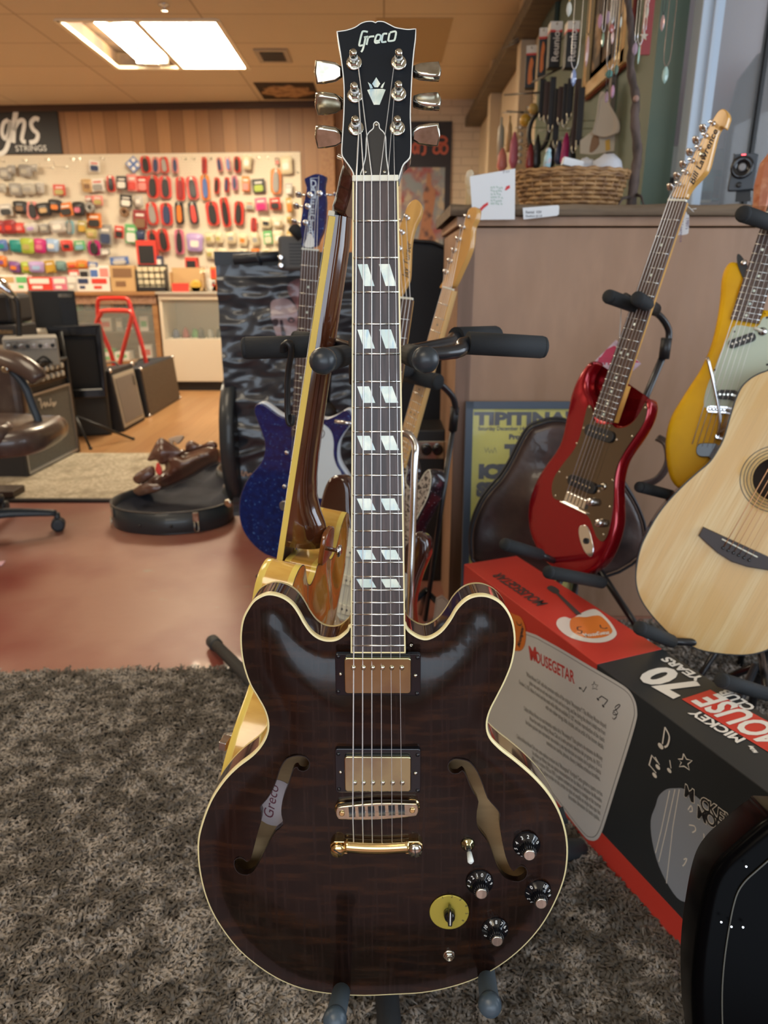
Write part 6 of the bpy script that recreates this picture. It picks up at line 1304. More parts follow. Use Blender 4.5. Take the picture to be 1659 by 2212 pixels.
# paragraphs of small print
paras = [['"Mickey Mouse Club" with this premium replica of the original "Mousegetar"! This Mickey Mouse shaped', 'guitar was used on and was made to look and be in song, and live during the show\'s initial run from', 'October 3, 1955. Made of wood and the metal while dials are available 21 1/2" wooden reproduction of the classic', 'with twin rubber strings, little, durable, and an artful of the known details.'],
         ['Celebre Mickey Mouse con esta fantastica replica de la "Mousegetar"! Esta guitarra de ensueno de Mickey', 'Mouse fue usada por Mickey Mouse Club en la serie primaria televisiva del programa, de 1955 a', 'fue diseno gracioso para representar una modelo y una reproduccion en madera de la guitarra clasica', 'autentica con cuerdas, pinturas, diseno y detalles artisticos increibles.'],
         ['Celebrez Mickey Mouse Club avec cette replique premium de la "Mousegetar" d\'origine! Cette guitare a quatre cordes', 'fut utilisee par Mickey dans son quinze mousquetaires lors du debut a l\'emission de Mouseke', 'diffuse du 3 octobre 1955 au 1959. La guitare contient et respecte la nostalgie et fait tourner', 'toute la famille, guitare modele de bois, cordes de nylon et coquille en vinyle dans que des', 'decoration dimension de haute qualite.']]
y_ = [hit(XF, *ZP5(150, 400), .001), hit(XF, *ZP5(1100, 990), .001)]
mb = MB(XF)
def wr(px0, px1, lines, lead):
    a = hit(XF, *ZP5(*px0), .001); b = hit(XF, *ZP5(*px1), .001); rt = math.degrees(math.atan2(b[1] - a[1], b[0] - a[0]))
    for i, ln in enumerate(lines):
        mb.text(ln, .0142, b[0], b[1] - i * lead, .0014, align='RIGHT', sx=.45, rot=rt, bold=.0004)
wr((500, 590), (1105, 990), paras[0], .0155); wr((500, 930), (1070, 1300), paras[1], .0155); wr((500, 1250), (1070, 1640), paras[2], .0145)
put(mb, 'small_print', M('print_grey', (.06, .06, .065), .6), pn)
def note(mb, fr, zf_, head, stem, flag, w_=.0022, r=.0048, z=.0014, two=None):
    h = hit(fr, *zf_(*head), z); mb.flat(circle(h[0], h[1], r, 14, r * .75), z)
    mb.stroke(hits(fr, [(head[0] + (8 if not two else 0), head[1] - 10), stem], z, zf_), w_, z, sm=False)
    if flag: mb.stroke(hits(fr, [stem] + flag, z, zf_), w_ * 1.2, z)
mb = MB(XF)
note(mb, XF, ZP5, (852, 605), (885, 640), [(915, 590)], r=.003, w_=.0016); note(mb, XF, ZP5, (1025, 710), (1060, 680), [(1120, 720)], r=.0035, w_=.0018); note(mb, XF, ZP5, (1075, 775), (1118, 722), None, r=.0035, w_=.0018)
mb.stroke(f_([(990, 540), (1000, 570), (1028, 575), (1010, 595), (1022, 618), (995, 605), (972, 612), (982, 585), (965, 570), (985, 568), (990, 540)]), .0013, .0014, sm=False)
mb.stroke(f_([(1165, 885), (1180, 900), (1205, 870), (1180, 830), (1170, 850), (1195, 860), (1215, 840), (1190, 790), (1225, 760), (1238, 770), (1200, 810), (1172, 820)]), .0016, .0014)
put(mb, 'panel_notes', INK, pn)
# notes, star and title on the black part of the front
WHT = M('print_white', (.70, .74, .80), .45)
mb = MB(XF); fq = lambda P: hits(XF, P, .001, ZQ)
note(mb, XF, ZQ, (958, 925), (978, 838), [(998, 880), (990, 920), (975, 930)], r=.0065, w_=.0028); note(mb, XF, ZQ, (998, 1038), (1000, 990), None, r=.005, w_=.002)
for h_, s_ in (((930, 1060), (908, 1015)), ((945, 1022), (932, 975))): note(mb, XF, ZQ, h_, s_, None, r=.0055, w_=.0022)
mb.stroke(fq([(905, 1015), (918, 968), (945, 1000)]), .003, .0014, sm=False)
st_ = [(1065, 960), (1078, 985), (1105, 992), (1085, 1008), (1092, 1035), (1068, 1018), (1045, 1020), (1055, 1000), (1040, 985), (1060, 985), (1065, 960)]
mb.stroke(fq(st_), .0022, .0014, sm=False)
put(mb, 'printed_notes', WHT, t)
ov = [(935,1200),(950,1155),(985,1125),(1030,1120),(1070,1125),(1150,1180),(1260,1290),(1300,1380),(1260,1500),(1180,1590),(1110,1640),(1050,1640),(1000,1580),(950,1480),(920,1370),(912,1270)]
mb = MB(XF); mb.flat(ccw(smooth(fq(ov), 3)), .0010); ovp = put(mb, 'grey_oval', M('print_blue_grey', (.26, .29, .34), .45), t)
mb = MB(XF)
for P in ([(1025,1125),(985,1310),(950,1460)], [(1045,1125),(1015,1300),(985,1560)], [(1000,1130),(960,1320),(935,1420)]): mb.stroke(fq(P), .0016, .0013, sm=False)
for P in ([(1085,1220),(1100,1200),(1105,1225),(1092,1228)], [(1090,1290),(1115,1295),(1120,1315),(1105,1325)], [(1158,1330),(1160,1355),(1152,1362)], [(1065,1450),(1080,1445),(1070,1470),(1060,1480)]): mb.stroke(fq(P), .002, .0013)
put(mb, 'oval_lines', WHT, ovp)
mb = MB(XF); mb2 = MB(XF)
for st, p0, p1, sz in (('MICKEY', (1066, 1152), (1300, 1322), .031), ('MOUSE', (1126, 1252), (1350, 1400), .031)):
    a = hit(XF, *ZQ(*p0), .001); b = hit(XF, *ZQ(*p1), .001); rt = math.degrees(math.atan2(b[1] - a[1], b[0] - a[0]))
    L_ = math.hypot(b[0] - a[0], b[1] - a[1]); n = len(st); c_, s__ = math.cos(math.radians(rt)), math.sin(math.radians(rt))
    for i, ch in enumerate(st):
        px_, py_ = a[0] + L_ * i / n * c_, a[1] + L_ * i / n * s__
        mb2.text(ch, sz, px_, py_, .0015, rot=rt + (4 if i % 2 else -3), sx=.85, bold=.0018); mb.text(ch, sz, px_, py_, .0019, rot=rt + (4 if i % 2 else -3), sx=.85, bold=.0006)
put(mb2, 'title_outline', WHT, t); put(mb, 'title_letters', M('print_black', (.015, .015, .017), .5), t)
# top face
TFm = ortho(A_ + Vector((0, 0, .006 + BH)) - n_ * (BW), u_, (0, 0, 1))   # y along the box towards the viewer, z up
ZX = zo(970, 1180, 5.027); ZY5 = zo(1300, 1250, 4.621); ZM = zo(1340, 1100, 3.686)
a0 = hit(TFm, *ZX(1010, 665), 0); a1 = hit(TFm, *ZX(500, 325), 0)
def run(mb, fr, st, p0, p1, size, zf_, sx=1., bold=.0006, shear=0., z=.0012, adv=None):
    a = hit(fr, *zf_(*p0), 0); b = hit(fr, *zf_(*p1), 0); rt = math.degrees(math.atan2(b[1] - a[1], b[0] - a[0])); L_ = math.hypot(b[0] - a[0], b[1] - a[1])
    m2 = MB(); m2.text(st, size, sx=1, bold=bold, shear=shear); wv = max(v.x for v in m2.V) if m2.V else 1
    mb.text(st, size, a[0], a[1], z, rot=rt, sx=L_ / wv * sx, bold=bold, shear=shear)
mb = MB(TFm); run2(mb, TFm, 'MOUSEGETAR', (1080, 630), (560, 292), (-105, 28), ZX); put(mb, 'top_title', M('print_dark_grey', (.05, .05, .05), .5), t)
wo = ccw(smooth(hits(TFm, [(1165,850),(1190,790),(1260,770),(1330,790),(1400,750),(1500,700),(1600,690),(1720,790),(1790,880),(1820,960),(1760,1020),(1640,1050),(1480,1040),(1330,1000),(1220,930)], 0, ZX), 3))
mb = MB(TFm); mb.flat(wo, .0008); top_ = put(mb, 'white_backing', WHT, t)
gb = ccw(smooth(hits(TFm, [(1310,850),(1330,790),(1400,770),(1480,775),(1560,760),(1640,760),(1710,820),(1760,890),(1770,940),(1700,985),(1560,1005),(1420,980),(1330,920)], 0, ZX), 3))
mb = MB(TFm); mb.flat(gb, .0011); gp = put(mb, 'printed_guitar_body', M('print_orange', (.52, .24, .05), .5), top_)
mb = MB(TFm); mb.flat(ccw(hits(TFm, [(1160,520),(1190,510),(1440,745),(1380,750)], 0, ZX)), .0012); mb.flat(ccw(smooth(hits(TFm, [(1060,455),(1110,430),(1185,470),(1195,505),(1150,520),(1090,485)], 0, ZX), 2)), .0012); put(mb, 'printed_neck', MATS['print_dark_grey'], t)
mb = MB(TFm)
for P in ([(1440,880),(1395,885),(1400,915),(1440,925),(1430,955),(1390,945)], [(1640,860),(1650,890),(1690,900),(1720,890)]): mb.stroke(hits(TFm, P, 0, ZX), .0025, .0013)
put(mb, 'printed_sound_holes', INK, gp)
mb = MB(TFm); run(mb, TFm, 'MouseGetar', (1480, 990), (1760, 955), .020, ZX, bold=.0006, z=.0014); put(mb, 'printed_name', WHT, gp)
# half seen printed guitar on the front face
e = ccw(smooth(hits(XF, [(640,740),(720,745),(780,770),(820,850),(838,960),(825,1070),(790,1125),(750,1135),(680,1090)], .001, ZX), 3))
mb = MB(XF); mb.flat(e, .0016); fg = put(mb, 'printed_guitar_edge', MATS['print_orange'], t)
mb = MB(XF); mb.stroke(hits(XF, [(735,815),(750,850),(785,855),(790,830)], .001, ZX), .0025, .0019); run(mb, XF, 'Mousegetar', (775, 1100), (820, 880), .016, ZX, z=.0019); put(mb, 'printed_marks', INK, fg)
# 70 YEARS / MICKEY MOUSE CLUB on the black top
for st, p0, p1, cap, zf_, bo_, nm_ in (('70', (1000, 1080), (600, 868), (-350, 80), ZY5, .045, 'printed_number'), ('YEARS', (1022, 1002), (662, 785), (-90, 22), ZY5, .04, 'printed_word'), ('MICKEY', (1003, 1838), (600, 1598), (-72, 26), ZM, .035, 'printed_word'), ('CLUB', (1085, 1588), (852, 1436), (-80, 26), ZM, .035, 'printed_word')):
    mb = MB(TFm); run2(mb, TFm, st, p0, p1, cap, zf_, bo_); put(mb, nm_, WHT, t)
rb = hits(TFm, [(488, 1515), (715, 1440), (1190, 1700), (1500, 1880), (1300, 2010)], 0, ZM)
mb = MB(TFm); mb.flat(ccw(rb), .0008); rbp = put(mb, 'red_word_band', REDC, t)
mb = MB(TFm); run2(mb, TFm, 'MOUSE', (1440, 1862), (750, 1462), (-205, 66), ZM, .03, .15, .0014); put(mb, 'word_lettering', WHT, rbp)
mb = MB(TFm); run(mb, TFm, 'Walt Disney', (1098, 1945), (1040, 1885), .010, ZM, shear=.4); put(mb, 'signature', WHT, t)

# ------------------------------------------------------------------ cabinet under the window
CABW = M('cabinet_veneer', (.40, .245, .155), .48, noise=((5, 5, 1.6), (.29, .17, .10), .4, .65), noise2=((30, 30, 9), (.36, .22, .14), .45, .7), bump=((60, 60, 4), .08, .001))
SLAB = M('rough_slab', (.20, .145, .095), .75, noise=((3, 60, 60), (.12, .085, .055), .4, .62), bump=((6, 90, 90), .5, .004))
cx0 = at_y(993, 490, 2.20).x
t = thing('wood_cabinet', 'tall brown veneered cabinet with a rough plank top behind the red guitar', 'cabinet', (1.2, 2.2, 0))
zc = at_y(1200, 492, 2.20).z; zt_ = at_y(1250, 441, 2.17).z
mb = MB(); mb.box(cx0, 2.5, 2.20, 2.74, 0, zc); put(mb, 'carcass', CABW, t, .002)
mb = MB(); mb.box(cx0 - .0, cx0 + .045, 2.192, 2.2, 0, zc); put(mb, 'edge_strip', M('edge_veneer', (.22, .13, .09), .5, noise=((40, 40, 2), (.17, .10, .065), .4, .6)), t)
mb = MB(); mb.box(cx0 - .01, 2.5, 2.19, 2.75, zc + .004, zc + .030); put(mb, 'rail', CABW, t, .002)
mb = MB(); rs2 = random.Random(2)
n = 46; X0, X1 = cx0 - .03, 2.5
fr_pts = [(X0 + (X1 - X0) * i / n, 2.165 + rs2.uniform(-.006, .006), zt_ + rs2.uniform(-.002, .002)) for i in range(n + 1)]
mb.rings([[(x, y + .006, zc + .030) for x, y, z in fr_pts], [(x, y, zc + .036) for x, y, z in fr_pts], [(x, y + .002, z - .004) for x, y, z in fr_pts], [(x, y + .010, z) for x, y, z in fr_pts], [(x, 2.76, zt_) for x, y, z in fr_pts], [(x, 2.76, zc + .030) for x, y, z in fr_pts]], False)
mb.add([(X0, 2.17, zc + .03), (X0, 2.76, zc + .03), (X0, 2.76, zt_), (X0, 2.17, zt_)], [(0, 1, 2, 3)])
put(mb, 'plank_top', SLAB, t)
ZTOP = zt_
# card and label
cf = ortho(tuple(at_y(1064, 473, 2.13)), (0, .02, 1), (0, -1, .02))
mb = MB(cf); mb.prism(hits(cf, [(1015, 381), (1113, 364), (1112, 474), (1021, 475)], 0), -.001, .0); t = single(mb, 'paper_card', PAPER, 'white paper card with green scribbles and red marks at the cabinet corner', 'card', m=cf)
mb = MB(cf); ZC = zo(820, 380, 4.253)
for P in ([(1150,130),(1165,95),(1195,85),(1198,110),(1160,135)], [(920,300),(955,265),(995,240),(998,265),(955,300),(930,330)]): mb.flat(ccw(hits(cf, P, 0, ZC)), .0006)
put(mb, 'red_marks', M('marker_red', (.65, .04, .05), .6), t)
mb = MB(cf); rs2 = random.Random(9)
for r_ in range(6):
    x = 1020
    while x < 1120:
        y = 110 + r_ * 30 + rs2.uniform(-6, 6); mb.stroke(hits(cf, [(x, y), (x + 6, y - 9), (x + 10, y + 7), (x + 16, y - 4)], 0, ZC), .0012, .0008); x += rs2.uniform(18, 30)
put(mb, 'green_scribble', M('marker_green', (.30, .48, .40), .6), t)
mb = MB(cf); l = hit(cf, 1086, 374, 0); mb.text('$ 425', .008, l[0], l[1], .0008, rot=6, shear=.3); put(mb, 'pencil_note', M('pencil', (.25, .25, .28), .7), t)
lf = ortho(tuple(at_y(1168, 470, 2.15)), (0, 0, 1), (0, -1, 0))
mb = MB(lf); mb.prism(ccw(hits(lf, [(1129, 449), (1205, 443), (1208, 446), (1207, 463), (1203, 466), (1131, 474)], 0)), 0, .0008); t = single(mb, 'paper_label', PAPER, 'small typed white label stuck on the plank edge below the basket', 'label', m=lf)
mb = MB(lf); a = hit(lf, 1135, 461, 0); mb.text('Rental  $39', .0095, a[0], a[1], .0012, bold=.0003); a = hit(lf, 1135, 469, 0); mb.text('Student $119', .0085, a[0], a[1], .0012, bold=.0002); put(mb, 'typed_text', M('typed_grey', (.2, .22, .25), .7), t)

# basket
bc = at_y(1230, 436, 2.40); bc.z = ZTOP
t = thing('wicker_basket', 'brown woven wicker basket standing on the rough cabinet top', 'basket', tuple(bc))
WK = M('wicker', (.42, .24, .10), .55, noise=((30, 30, 60), (.20, .10, .04), .42, .62)); Bf = Matrix.Translation(bc)
ra, rb_, hB = .138, .172, .108
ns = 30
for r_ in range(8):
    h = .008 + r_ * .0122; R0 = ra + (rb_ - ra) * h / hB
    pts = [(math.cos(a) * (R0 + .0042 * math.cos(ns / 2 * a + math.pi * (r_ % 2))), math.sin(a) * .62 * (R0 + .0042 * math.cos(ns / 2 * a + math.pi * (r_ % 2))), h + .012 * math.cos(a) * 0) for a in [2 * math.pi * i / 180 for i in range(181)]]
    mb = MB(Bf); mb.tube(pts, .0058, 6, cap=False); put(mb, 'weave_strand', WK, t)
mb = MB(Bf)
for i in range(ns):
    a = 2 * math.pi * i / ns; mb.tube([(math.cos(a) * ra, math.sin(a) * ra * .62, 0), (math.cos(a) * rb_, math.sin(a) * rb_ * .62, hB)], .0032, 6)
put(mb, 'stakes', WK, t)
for k_, (rr_, hh_, th) in enumerate(((rb_ + .002, hB, .0062), (rb_ + .001, hB - .009, .005), (ra, .003, .006))):
    mb = MB(Bf); mb.tube([(math.cos(a) * rr_, math.sin(a) * rr_ * .62, hh_ + .002 * math.sin(a * 22 + k_)) for a in [2 * math.pi * i / 90 for i in range(91)]], th, 7, cap=False); put(mb, 'rim_braid' if k_ < 2 else 'base_braid', WK, t)
mb = MB(Bf); mb.flat(circle(0, 0, ra, 30, ra * .62), .006); put(mb, 'base', WK, t)
CL = M('white_organza', (.72, .74, .80), .6, trans=.25)
for x, y, Y, r_, lab in ((1312, 350, 2.36, .045, 'crumpled white organza bag at the right inside the basket'), (1265, 352, 2.40, .036, 'small white gauzy bag in the middle of the basket')):
    c = at_y(x, y + 12, Y); f_ = Matrix.Translation(c); mb = MB(f_); rs2 = random.Random(int(x))
    vs = []; nl, nm_ = 9, 16
    L_ = [[(math.sin(math.pi * (i + .01) / nl) * math.cos(2 * math.pi * j / nm_) * r_ * rs2.uniform(.7, 1.25), math.sin(math.pi * (i + .01) / nl) * math.sin(2 * math.pi * j / nm_) * r_ * .8 * rs2.uniform(.8, 1.2), -math.cos(math.pi * i / nl) * r_ * .75 * rs2.uniform(.85, 1.2)) for j in range(nm_)] for i in range(nl + 1)]
    mb.rings(L_); single(mb, 'organza_bag', CL, lab, 'bag', m=f_)
c = at_y(1238, 352, 2.38); f_ = Matrix.Translation(c) @ Matrix.Rotation(math.radians(12), 4, 'Y'); mb = MB(f_); mb.box(-.032, .03, -.01, .02, -.012, .010); single(mb, 'small_white_box', PAPER, 'small white box resting on the left contents of the basket', 'box', m=f_, bevel=.002)
c = at_y(1183, 350, 2.36); f_ = Matrix.Translation(c); mb = MB(f_); mb.tube([(-.004, 0, -.03), (0, 0, .012), (.001, 0, .030)], [.012, .011, .006], 10); mb.ball((0, 0, .03), .009); single(mb, 'stone_bundle', M('pale_turquoise', (.36, .58, .66), .4, noise=(60, (.50, .42, .46), .5, .6)), 'pale turquoise wrapped bundle standing at the left of the basket', 'bundle', m=f_)

# tree branch and hanging necklaces
bb = at_y(1364, 432, 2.42); bb.z = ZTOP
t = thing('tree_branch', 'upright bare tree branch standing on the cabinet, hung with necklaces', 'branch', tuple(bb))
BARK = M('bark', (.13, .095, .085), .85, noise=((40, 40, 12), (.06, .045, .04), .42, .6), bump=((50, 50, 18), .7, .004))
trunk = [bb, P3(1371, 380, 2.42), P3(1377, 330, 2.41), P3(1371, 260, 2.40), P3(1373, 210, 2.41), P3(1362, 150, 2.42), P3(1364, 90, 2.41), P3(1360, 30, 2.41), P3(1352, -40, 2.42)]
mb = MB(); mb.tube(smooth3(trunk, 5), [.016 - .00018 * i + .0015 * math.sin(i * 1.9) for i in range(41)], 10); put(mb, 'trunk', BARK, t)
mb = MB()
for P in ([P3(1366, 425, 2.42), P3(1345, 428, 2.38), P3(1332, 436, 2.36)], [P3(1372, 420, 2.42), P3(1385, 424, 2.38), P3(1395, 430, 2.36)]): mb.tube([P[0], P[1], (P[2].x, P[2].y, ZTOP + .003)], [.006, .004, .002], 6)
put(mb, 'root_twig', BARK, t)
zb_ = P3(1300, -30, 2.38).z
tw = [[P3(1352, -20, 2.42), Vector((.80, 2.36, zb_ + .02)), P3(1225, -40, 2.36)], [P3(1352, -25, 2.42), P3(1400, -45, 2.38), P3(1450, -40, 2.34)], [P3(1225, -40, 2.36), P3(1180, -35, 2.38), P3(1165, -30, 2.40)]]
for P in tw: mb = MB(); mb.tube(smooth3(P, 5), [.008 - .0003 * i for i in range(11)], 8); put(mb, 'side_twig', BARK, t)
mb = MB(); mb.ball(P3(1374, 213, 2.385), .009, 8); put(mb, 'knot', M('knot_pink', (.35, .22, .18), .8), t)
CR = {k: M('crystal_' + k, c, .12, trans=.35, coat=.5) for k, c in dict(clear=(.75, .78, .72), blue=(.30, .38, .62), rose=(.72, .48, .45), pink=(.70, .42, .60), red=(.50, .16, .14), mint=(.45, .70, .55), turq=(.16, .42, .40), green=(.16, .26, .20), lilac=(.55, .42, .55), aqua=(.55, .78, .72), copper=(.45, .28, .20)).items()}
NK = [(1229, 20, 'clear', .018, .008, 'oval clear', 0, 'gold'), (1239, 168, 'blue', .022, .0105, 'blue and white raw', 6, 'silver'), (1268, 112, 'rose', .040, .009, 'long rose leaf shaped', 0, 'black'), (1296, 46, 'pink', .018, .008, 'pink', 0, 'black'), (1313, 38, 'lilac', .017, .007, 'pale lilac', 0, 'black'), (1321, 62, 'red', .012, .009, 'dark red heart shaped', 0, 'silver'), (1341, 48, 'clear', .014, .005, 'small clear', 0, 'black'), (1302, 86, 'mint', .018, .006, 'mint green', 0, 'silver'), (1316, 160, 'turq', .011, .012, 'turquoise triangular', 6, 'silver'), (1331, 151, 'green', .014, .007, 'dark green', 0, 'gold'), (1323, 82, 'rose', .016, .006, 'slim rose', 0, 'silver'), (1323, 198, 'pink', .017, .0095, 'large pink', 0, 'black'), (1310, 210, 'lilac', .015, .007, 'lilac', 0, 'black'), (1372, 106, 'lilac', .016, .008, 'purple grey', 0, 'silver'), (1380, 118, 'mint', .024, .0035, 'thin pale green stick', 3, 'silver'), (1391, 78, 'clear', .010, .012, 'silver star', 0, 'silver'), (1398, 26, 'clear', .016, .006, 'clear drop', 0, 'silver'), (1431, 50, 'rose', .020, .006, 'pale rose crystal', 0, 'black'), (1437, 162, 'aqua', .022, .0095, 'pale aqua wire wrapped', 5, 'copper'), (1130, 0, 'copper', .01, .004, 'tiny copper', 0, 'gold')][:19]
for i, (x, y, k, hh_, ww_, ds, loop, cord) in enumerate(NK):
    Y = 2.30 + .012 * (i % 5); c = P3(x, y, Y); f_ = Matrix.Translation(c)
    where = 'hanging before the window frame' if x > 1420 else ('hanging right of the branch trunk' if x > 1365 else 'hanging left of the branch trunk')
    t = thing('necklace', f'necklace with {ds} pendant, {where}', 'necklace', f_)
    mb = MB(f_ @ Matrix.Rotation(i * .7, 4, 'Z')); 
    if 'star' in ds:
        mb = MB(f_ @ Matrix.Rotation(math.radians(90), 4, 'X')); o = [((ww_ if j % 2 == 0 else ww_ * .45) * math.sin(j * math.pi / 5), (ww_ if j % 2 == 0 else ww_ * .45) * math.cos(j * math.pi / 5)) for j in range(10)]; mb.prism(ccw(o), -.002, .002); put(mb, 'pendant', CHROME, t)
    else: mb.lathe([(.0005, -hh_), (ww_ * .75, -hh_ * .6), (ww_, -hh_ * .1), (ww_ * .85, hh_ * .5), (ww_ * .4, hh_ * .9), (.0005, hh_)], n=7, sm=False, sy=.6); put(mb, 'pendant', CR[k], t)
    cm = dict(gold=GOLD, silver=CHROME, black=BLACKP, copper=CR['copper'])[cord]
    mb = MB(f_); topz = max(zb_ - c.z + .02, hh_ + .05); g_ = .004 + .0012 * loop
    mb.tube(smooth3([(-g_, 0, topz), (-g_, 0, hh_ + .02 + .004 * loop), (-g_ * .5, 0, hh_ + .006), (0, 0, hh_)], 3), .0009, 5); mb.tube(smooth3([(g_, 0, topz), (g_, 0, hh_ + .02 + .004 * loop), (g_ * .5, 0, hh_ + .006), (0, 0, hh_)], 3), .0009, 5); put(mb, 'cord', cm, t)

# security camera like gadget on the cabinet
c = P3(1600, 430, 2.30); c.z = ZTOP; gf = ortho(c, (0, .05, 1), (-.35, -1, 0)); ZG2 = zo(1380, 160, 4.81)
t = thing('webcam', 'small dark grey square camera with round black lens and red light on the cabinet', 'camera', gf)
DGY = M('gadget_grey', (.06, .075, .095), .5)
mb = MB(gf); mb.slab(ccw(smooth(hits(gf, [(990,845),(1005,832),(1210,820),(1235,840),(1240,860),(1195,1180),(1175,1198),(950,1215),(928,1195),(930,1150)], .01, ZG2), 2)), -.012, .012, .003, .003, n=2, flatcap=True); put(mb, 'housing', DGY, t)
q = hit(gf, *ZG2(1072, 968), .014); mb = MB(gf); mb.lathe([(.0315, 0), (.0315, .006), (.027, .009), (.020, .006), (.014, .005), (.013, .001)], (*q, .012), n=30); ln = put(mb, 'lens_ring', BLACKG, t)
mb = MB(gf); mb.lathe([(.0105, 0), (.0105, .0045), (.008, .006)], (*q, .013), n=20); put(mb, 'lens_centre', M('lens_grey', (.25, .25, .26), .4), ln)
q = hit(gf, *ZG2(1040, 1152), .012); mb = MB(gf); mb.lathe([(.008, 0), (.008, .003), (.004, .004)], (*q, .012), n=16); put(mb, 'small_button', BLACKP, t)
a = hit(gf, *ZG2(1068, 845), .012); b = hit(gf, *ZG2(1112, 832), .012); mb = MB(gf); mb.box(a[0], b[0], a[1], b[1], .011, .0135); put(mb, 'red_light', M('red_led', (1, .1, .1), .4, emit=((1, .08, .10), 4)), t)
mb = MB(gf); 
o = hits(gf, [(1015,1205),(1160,1195),(1165,1320),(1000,1325)], -.004, ZG2); mb.prism(ccw(o), -.012, -.006); mb.box(o[3][0], o[2][0], -.001, .004, -.012, .02); put(mb, 'foot_bracket', BLACKP, t)
# red light, cup shape and packs reflected in the glass, built solid behind it
c = P3(1601, 172, 3.20); mb = MB(Matrix.Translation(c)); mb.ball((0, 0, 0), .008); single(mb, 'indicator_light', MATS['red_led'], 'tiny glowing red indicator light behind the window glass', 'light', m=Matrix.Translation(c))
c = P3(1652, 330, 3.06); f_ = Matrix.Translation((c.x, c.y, ZTOP)); mb = MB(f_); mb.lathe([(.14, 0), (.15, .40), (.135, .52), (.08, .60), (.001, .63)], n=28); single(mb, 'domed_cover', M('dome_brown', (.13, .10, .085), .5), 'brown domed shape behind the window glass at the right edge', 'cover', m=f_)
for i, (x, y, w_, h_, c_) in enumerate(((1470, 350, .10, .12, 'clear'), (1500, 345, .09, .10, 'silver'), (1530, 400, .10, .12, 'tgrey'), (1480, 410, .09, .08, 'grey'), (1560, 405, .09, .09, 'pink'), (1505, 425, .12, .05, 'cream'), (1560, 350, .08, .10, 'grey'), (1460, 425, .07, .05, 'clear'))):
    c = P3(x, y, 3.22); f_ = Matrix.Translation(c); mb = MB(f_); mb.box(-w_ / 2, w_ / 2, -.01, .02, -h_ / 2, h_ / 2); tt = thing('accessory_pack', f'{CN[c_]} pack behind the window glass, {NUM[i]} of the packs there', 'accessory pack', f_, 'packs behind the window glass'); put(mb, 'pack', pc(c_), tt, .004, 1)
# orange crystal lump right edge
c = P3(1652, 400, 1.95); f_ = Matrix.Translation(c); mb = MB(f_); mb.lathe([(.001, -.08), (.022, -.05), (.026, 0), (.02, .05), (.001, .075)], n=8, sm=False); single(mb, 'salt_crystal', M('salt_orange', (.50, .16, .07), .4, noise=(30, (.65, .30, .16), .45, .6)), 'orange brown crystal lump at the right edge above the foam arm', 'crystal', m=f_)

# ------------------------------------------------------------------ framed poster, gig bag
FRB = M('frame_blue_grey', (.07, .095, .135), .45)
pf = ortho(tuple(at_y(1150, 1200, 2.12)), (0, .10, .995), (0, -.995, .10)); ZF = zo(960, 840, 5.53)
TL = hit(pf, *ZF(255, 150), 0); TR = hit(pf, *ZF(1500, 105), 0); z_b = hit(pf, 1030, 1330, 0)[1]
wF = .022; X0 = TL[0]; X1 = X0 + .375; Yt = TL[1]; Yb_ = -.19
t = thing('framed_poster', 'framed yellow concert poster with black lettering leaning on the cabinet', 'poster', pf @ Matrix.Translation(((X0 + X1) / 2, Yb_, 0)))
mb = MB(pf)
for a in ((X0, X0 + wF, Yb_, Yt), (X1 - wF, X1, Yb_, Yt), (X0, X1, Yt - wF, Yt), (X0, X1, Yb_, Yb_ + wF)): mb.box(*a, -.01, .012)
put(mb, 'frame', FRB, t, .001)
mb = MB(pf); mb.box(X0 + wF, X1 - wF, Yb_ + wF, Yt - wF, -.006, .001); ps = put(mb, 'poster_sheet', M('poster_yellow', (.70, .62, .07), .6), t)
def tw_(mb, st, x, y, size, sx=1., bold=.001):
    l = hit(pf, *ZF(x, y), .0015); mb.text(st, size, l[0], l[1], .0018, sx=sx, bold=bold)
mb = MB(pf); a = hit(pf, *ZF(360, 425), .001); m2 = MB(); m2.text("TIPITINA'S", .05, bold=.003); wv = max(v.x for v in m2.V)
mb.text("TIPITINA'S", .052, a[0], a[1], .0018, sx=(X1 - wF - a[0] - .01) / wv, bold=.003)
tw_(mb, 'Saturday December 14  Uptown', 400, 495, .017, .9, .0004); tw_(mb, 'Proudly Presents', 770, 600, .021, 1.1, .0012); tw_(mb, 'THE', 730, 830, .058, 1.25, .005); tw_(mb, 'ICEBERG', 410, 1060, .056, 1.1, .005); tw_(mb, 'SPECIAL', 390, 1275, .056, 1.05, .005)
l0 = hit(pf, *ZF(890, 530), .0015); mb.box(l0[0], X1 - wF, l0[1], l0[1] + .001, .001, .0018)
put(mb, 'poster_lettering', M('poster_ink', (.015, .015, .03), .5), ps)
mb = MB(pf)
for P in ([(480,700),(500,760),(520,700),(540,770),(560,720),(580,770),(600,700),(620,760)], [(420,1340),(440,1390),(450,1340),(470,1380),(490,1330)]): mb.stroke(hits(pf, P, .002, ZF), .0012, .002)
put(mb, 'signature', INK, ps)
mb = MB(pf); mb.box(X0 + wF, X1 - wF, Yb_ + wF, Yt - wF, .006, .0075); put(mb, 'poster_glass', M('clear_pane', (.9, .95, 1), .01, alpha=.08, spec=1.), t)

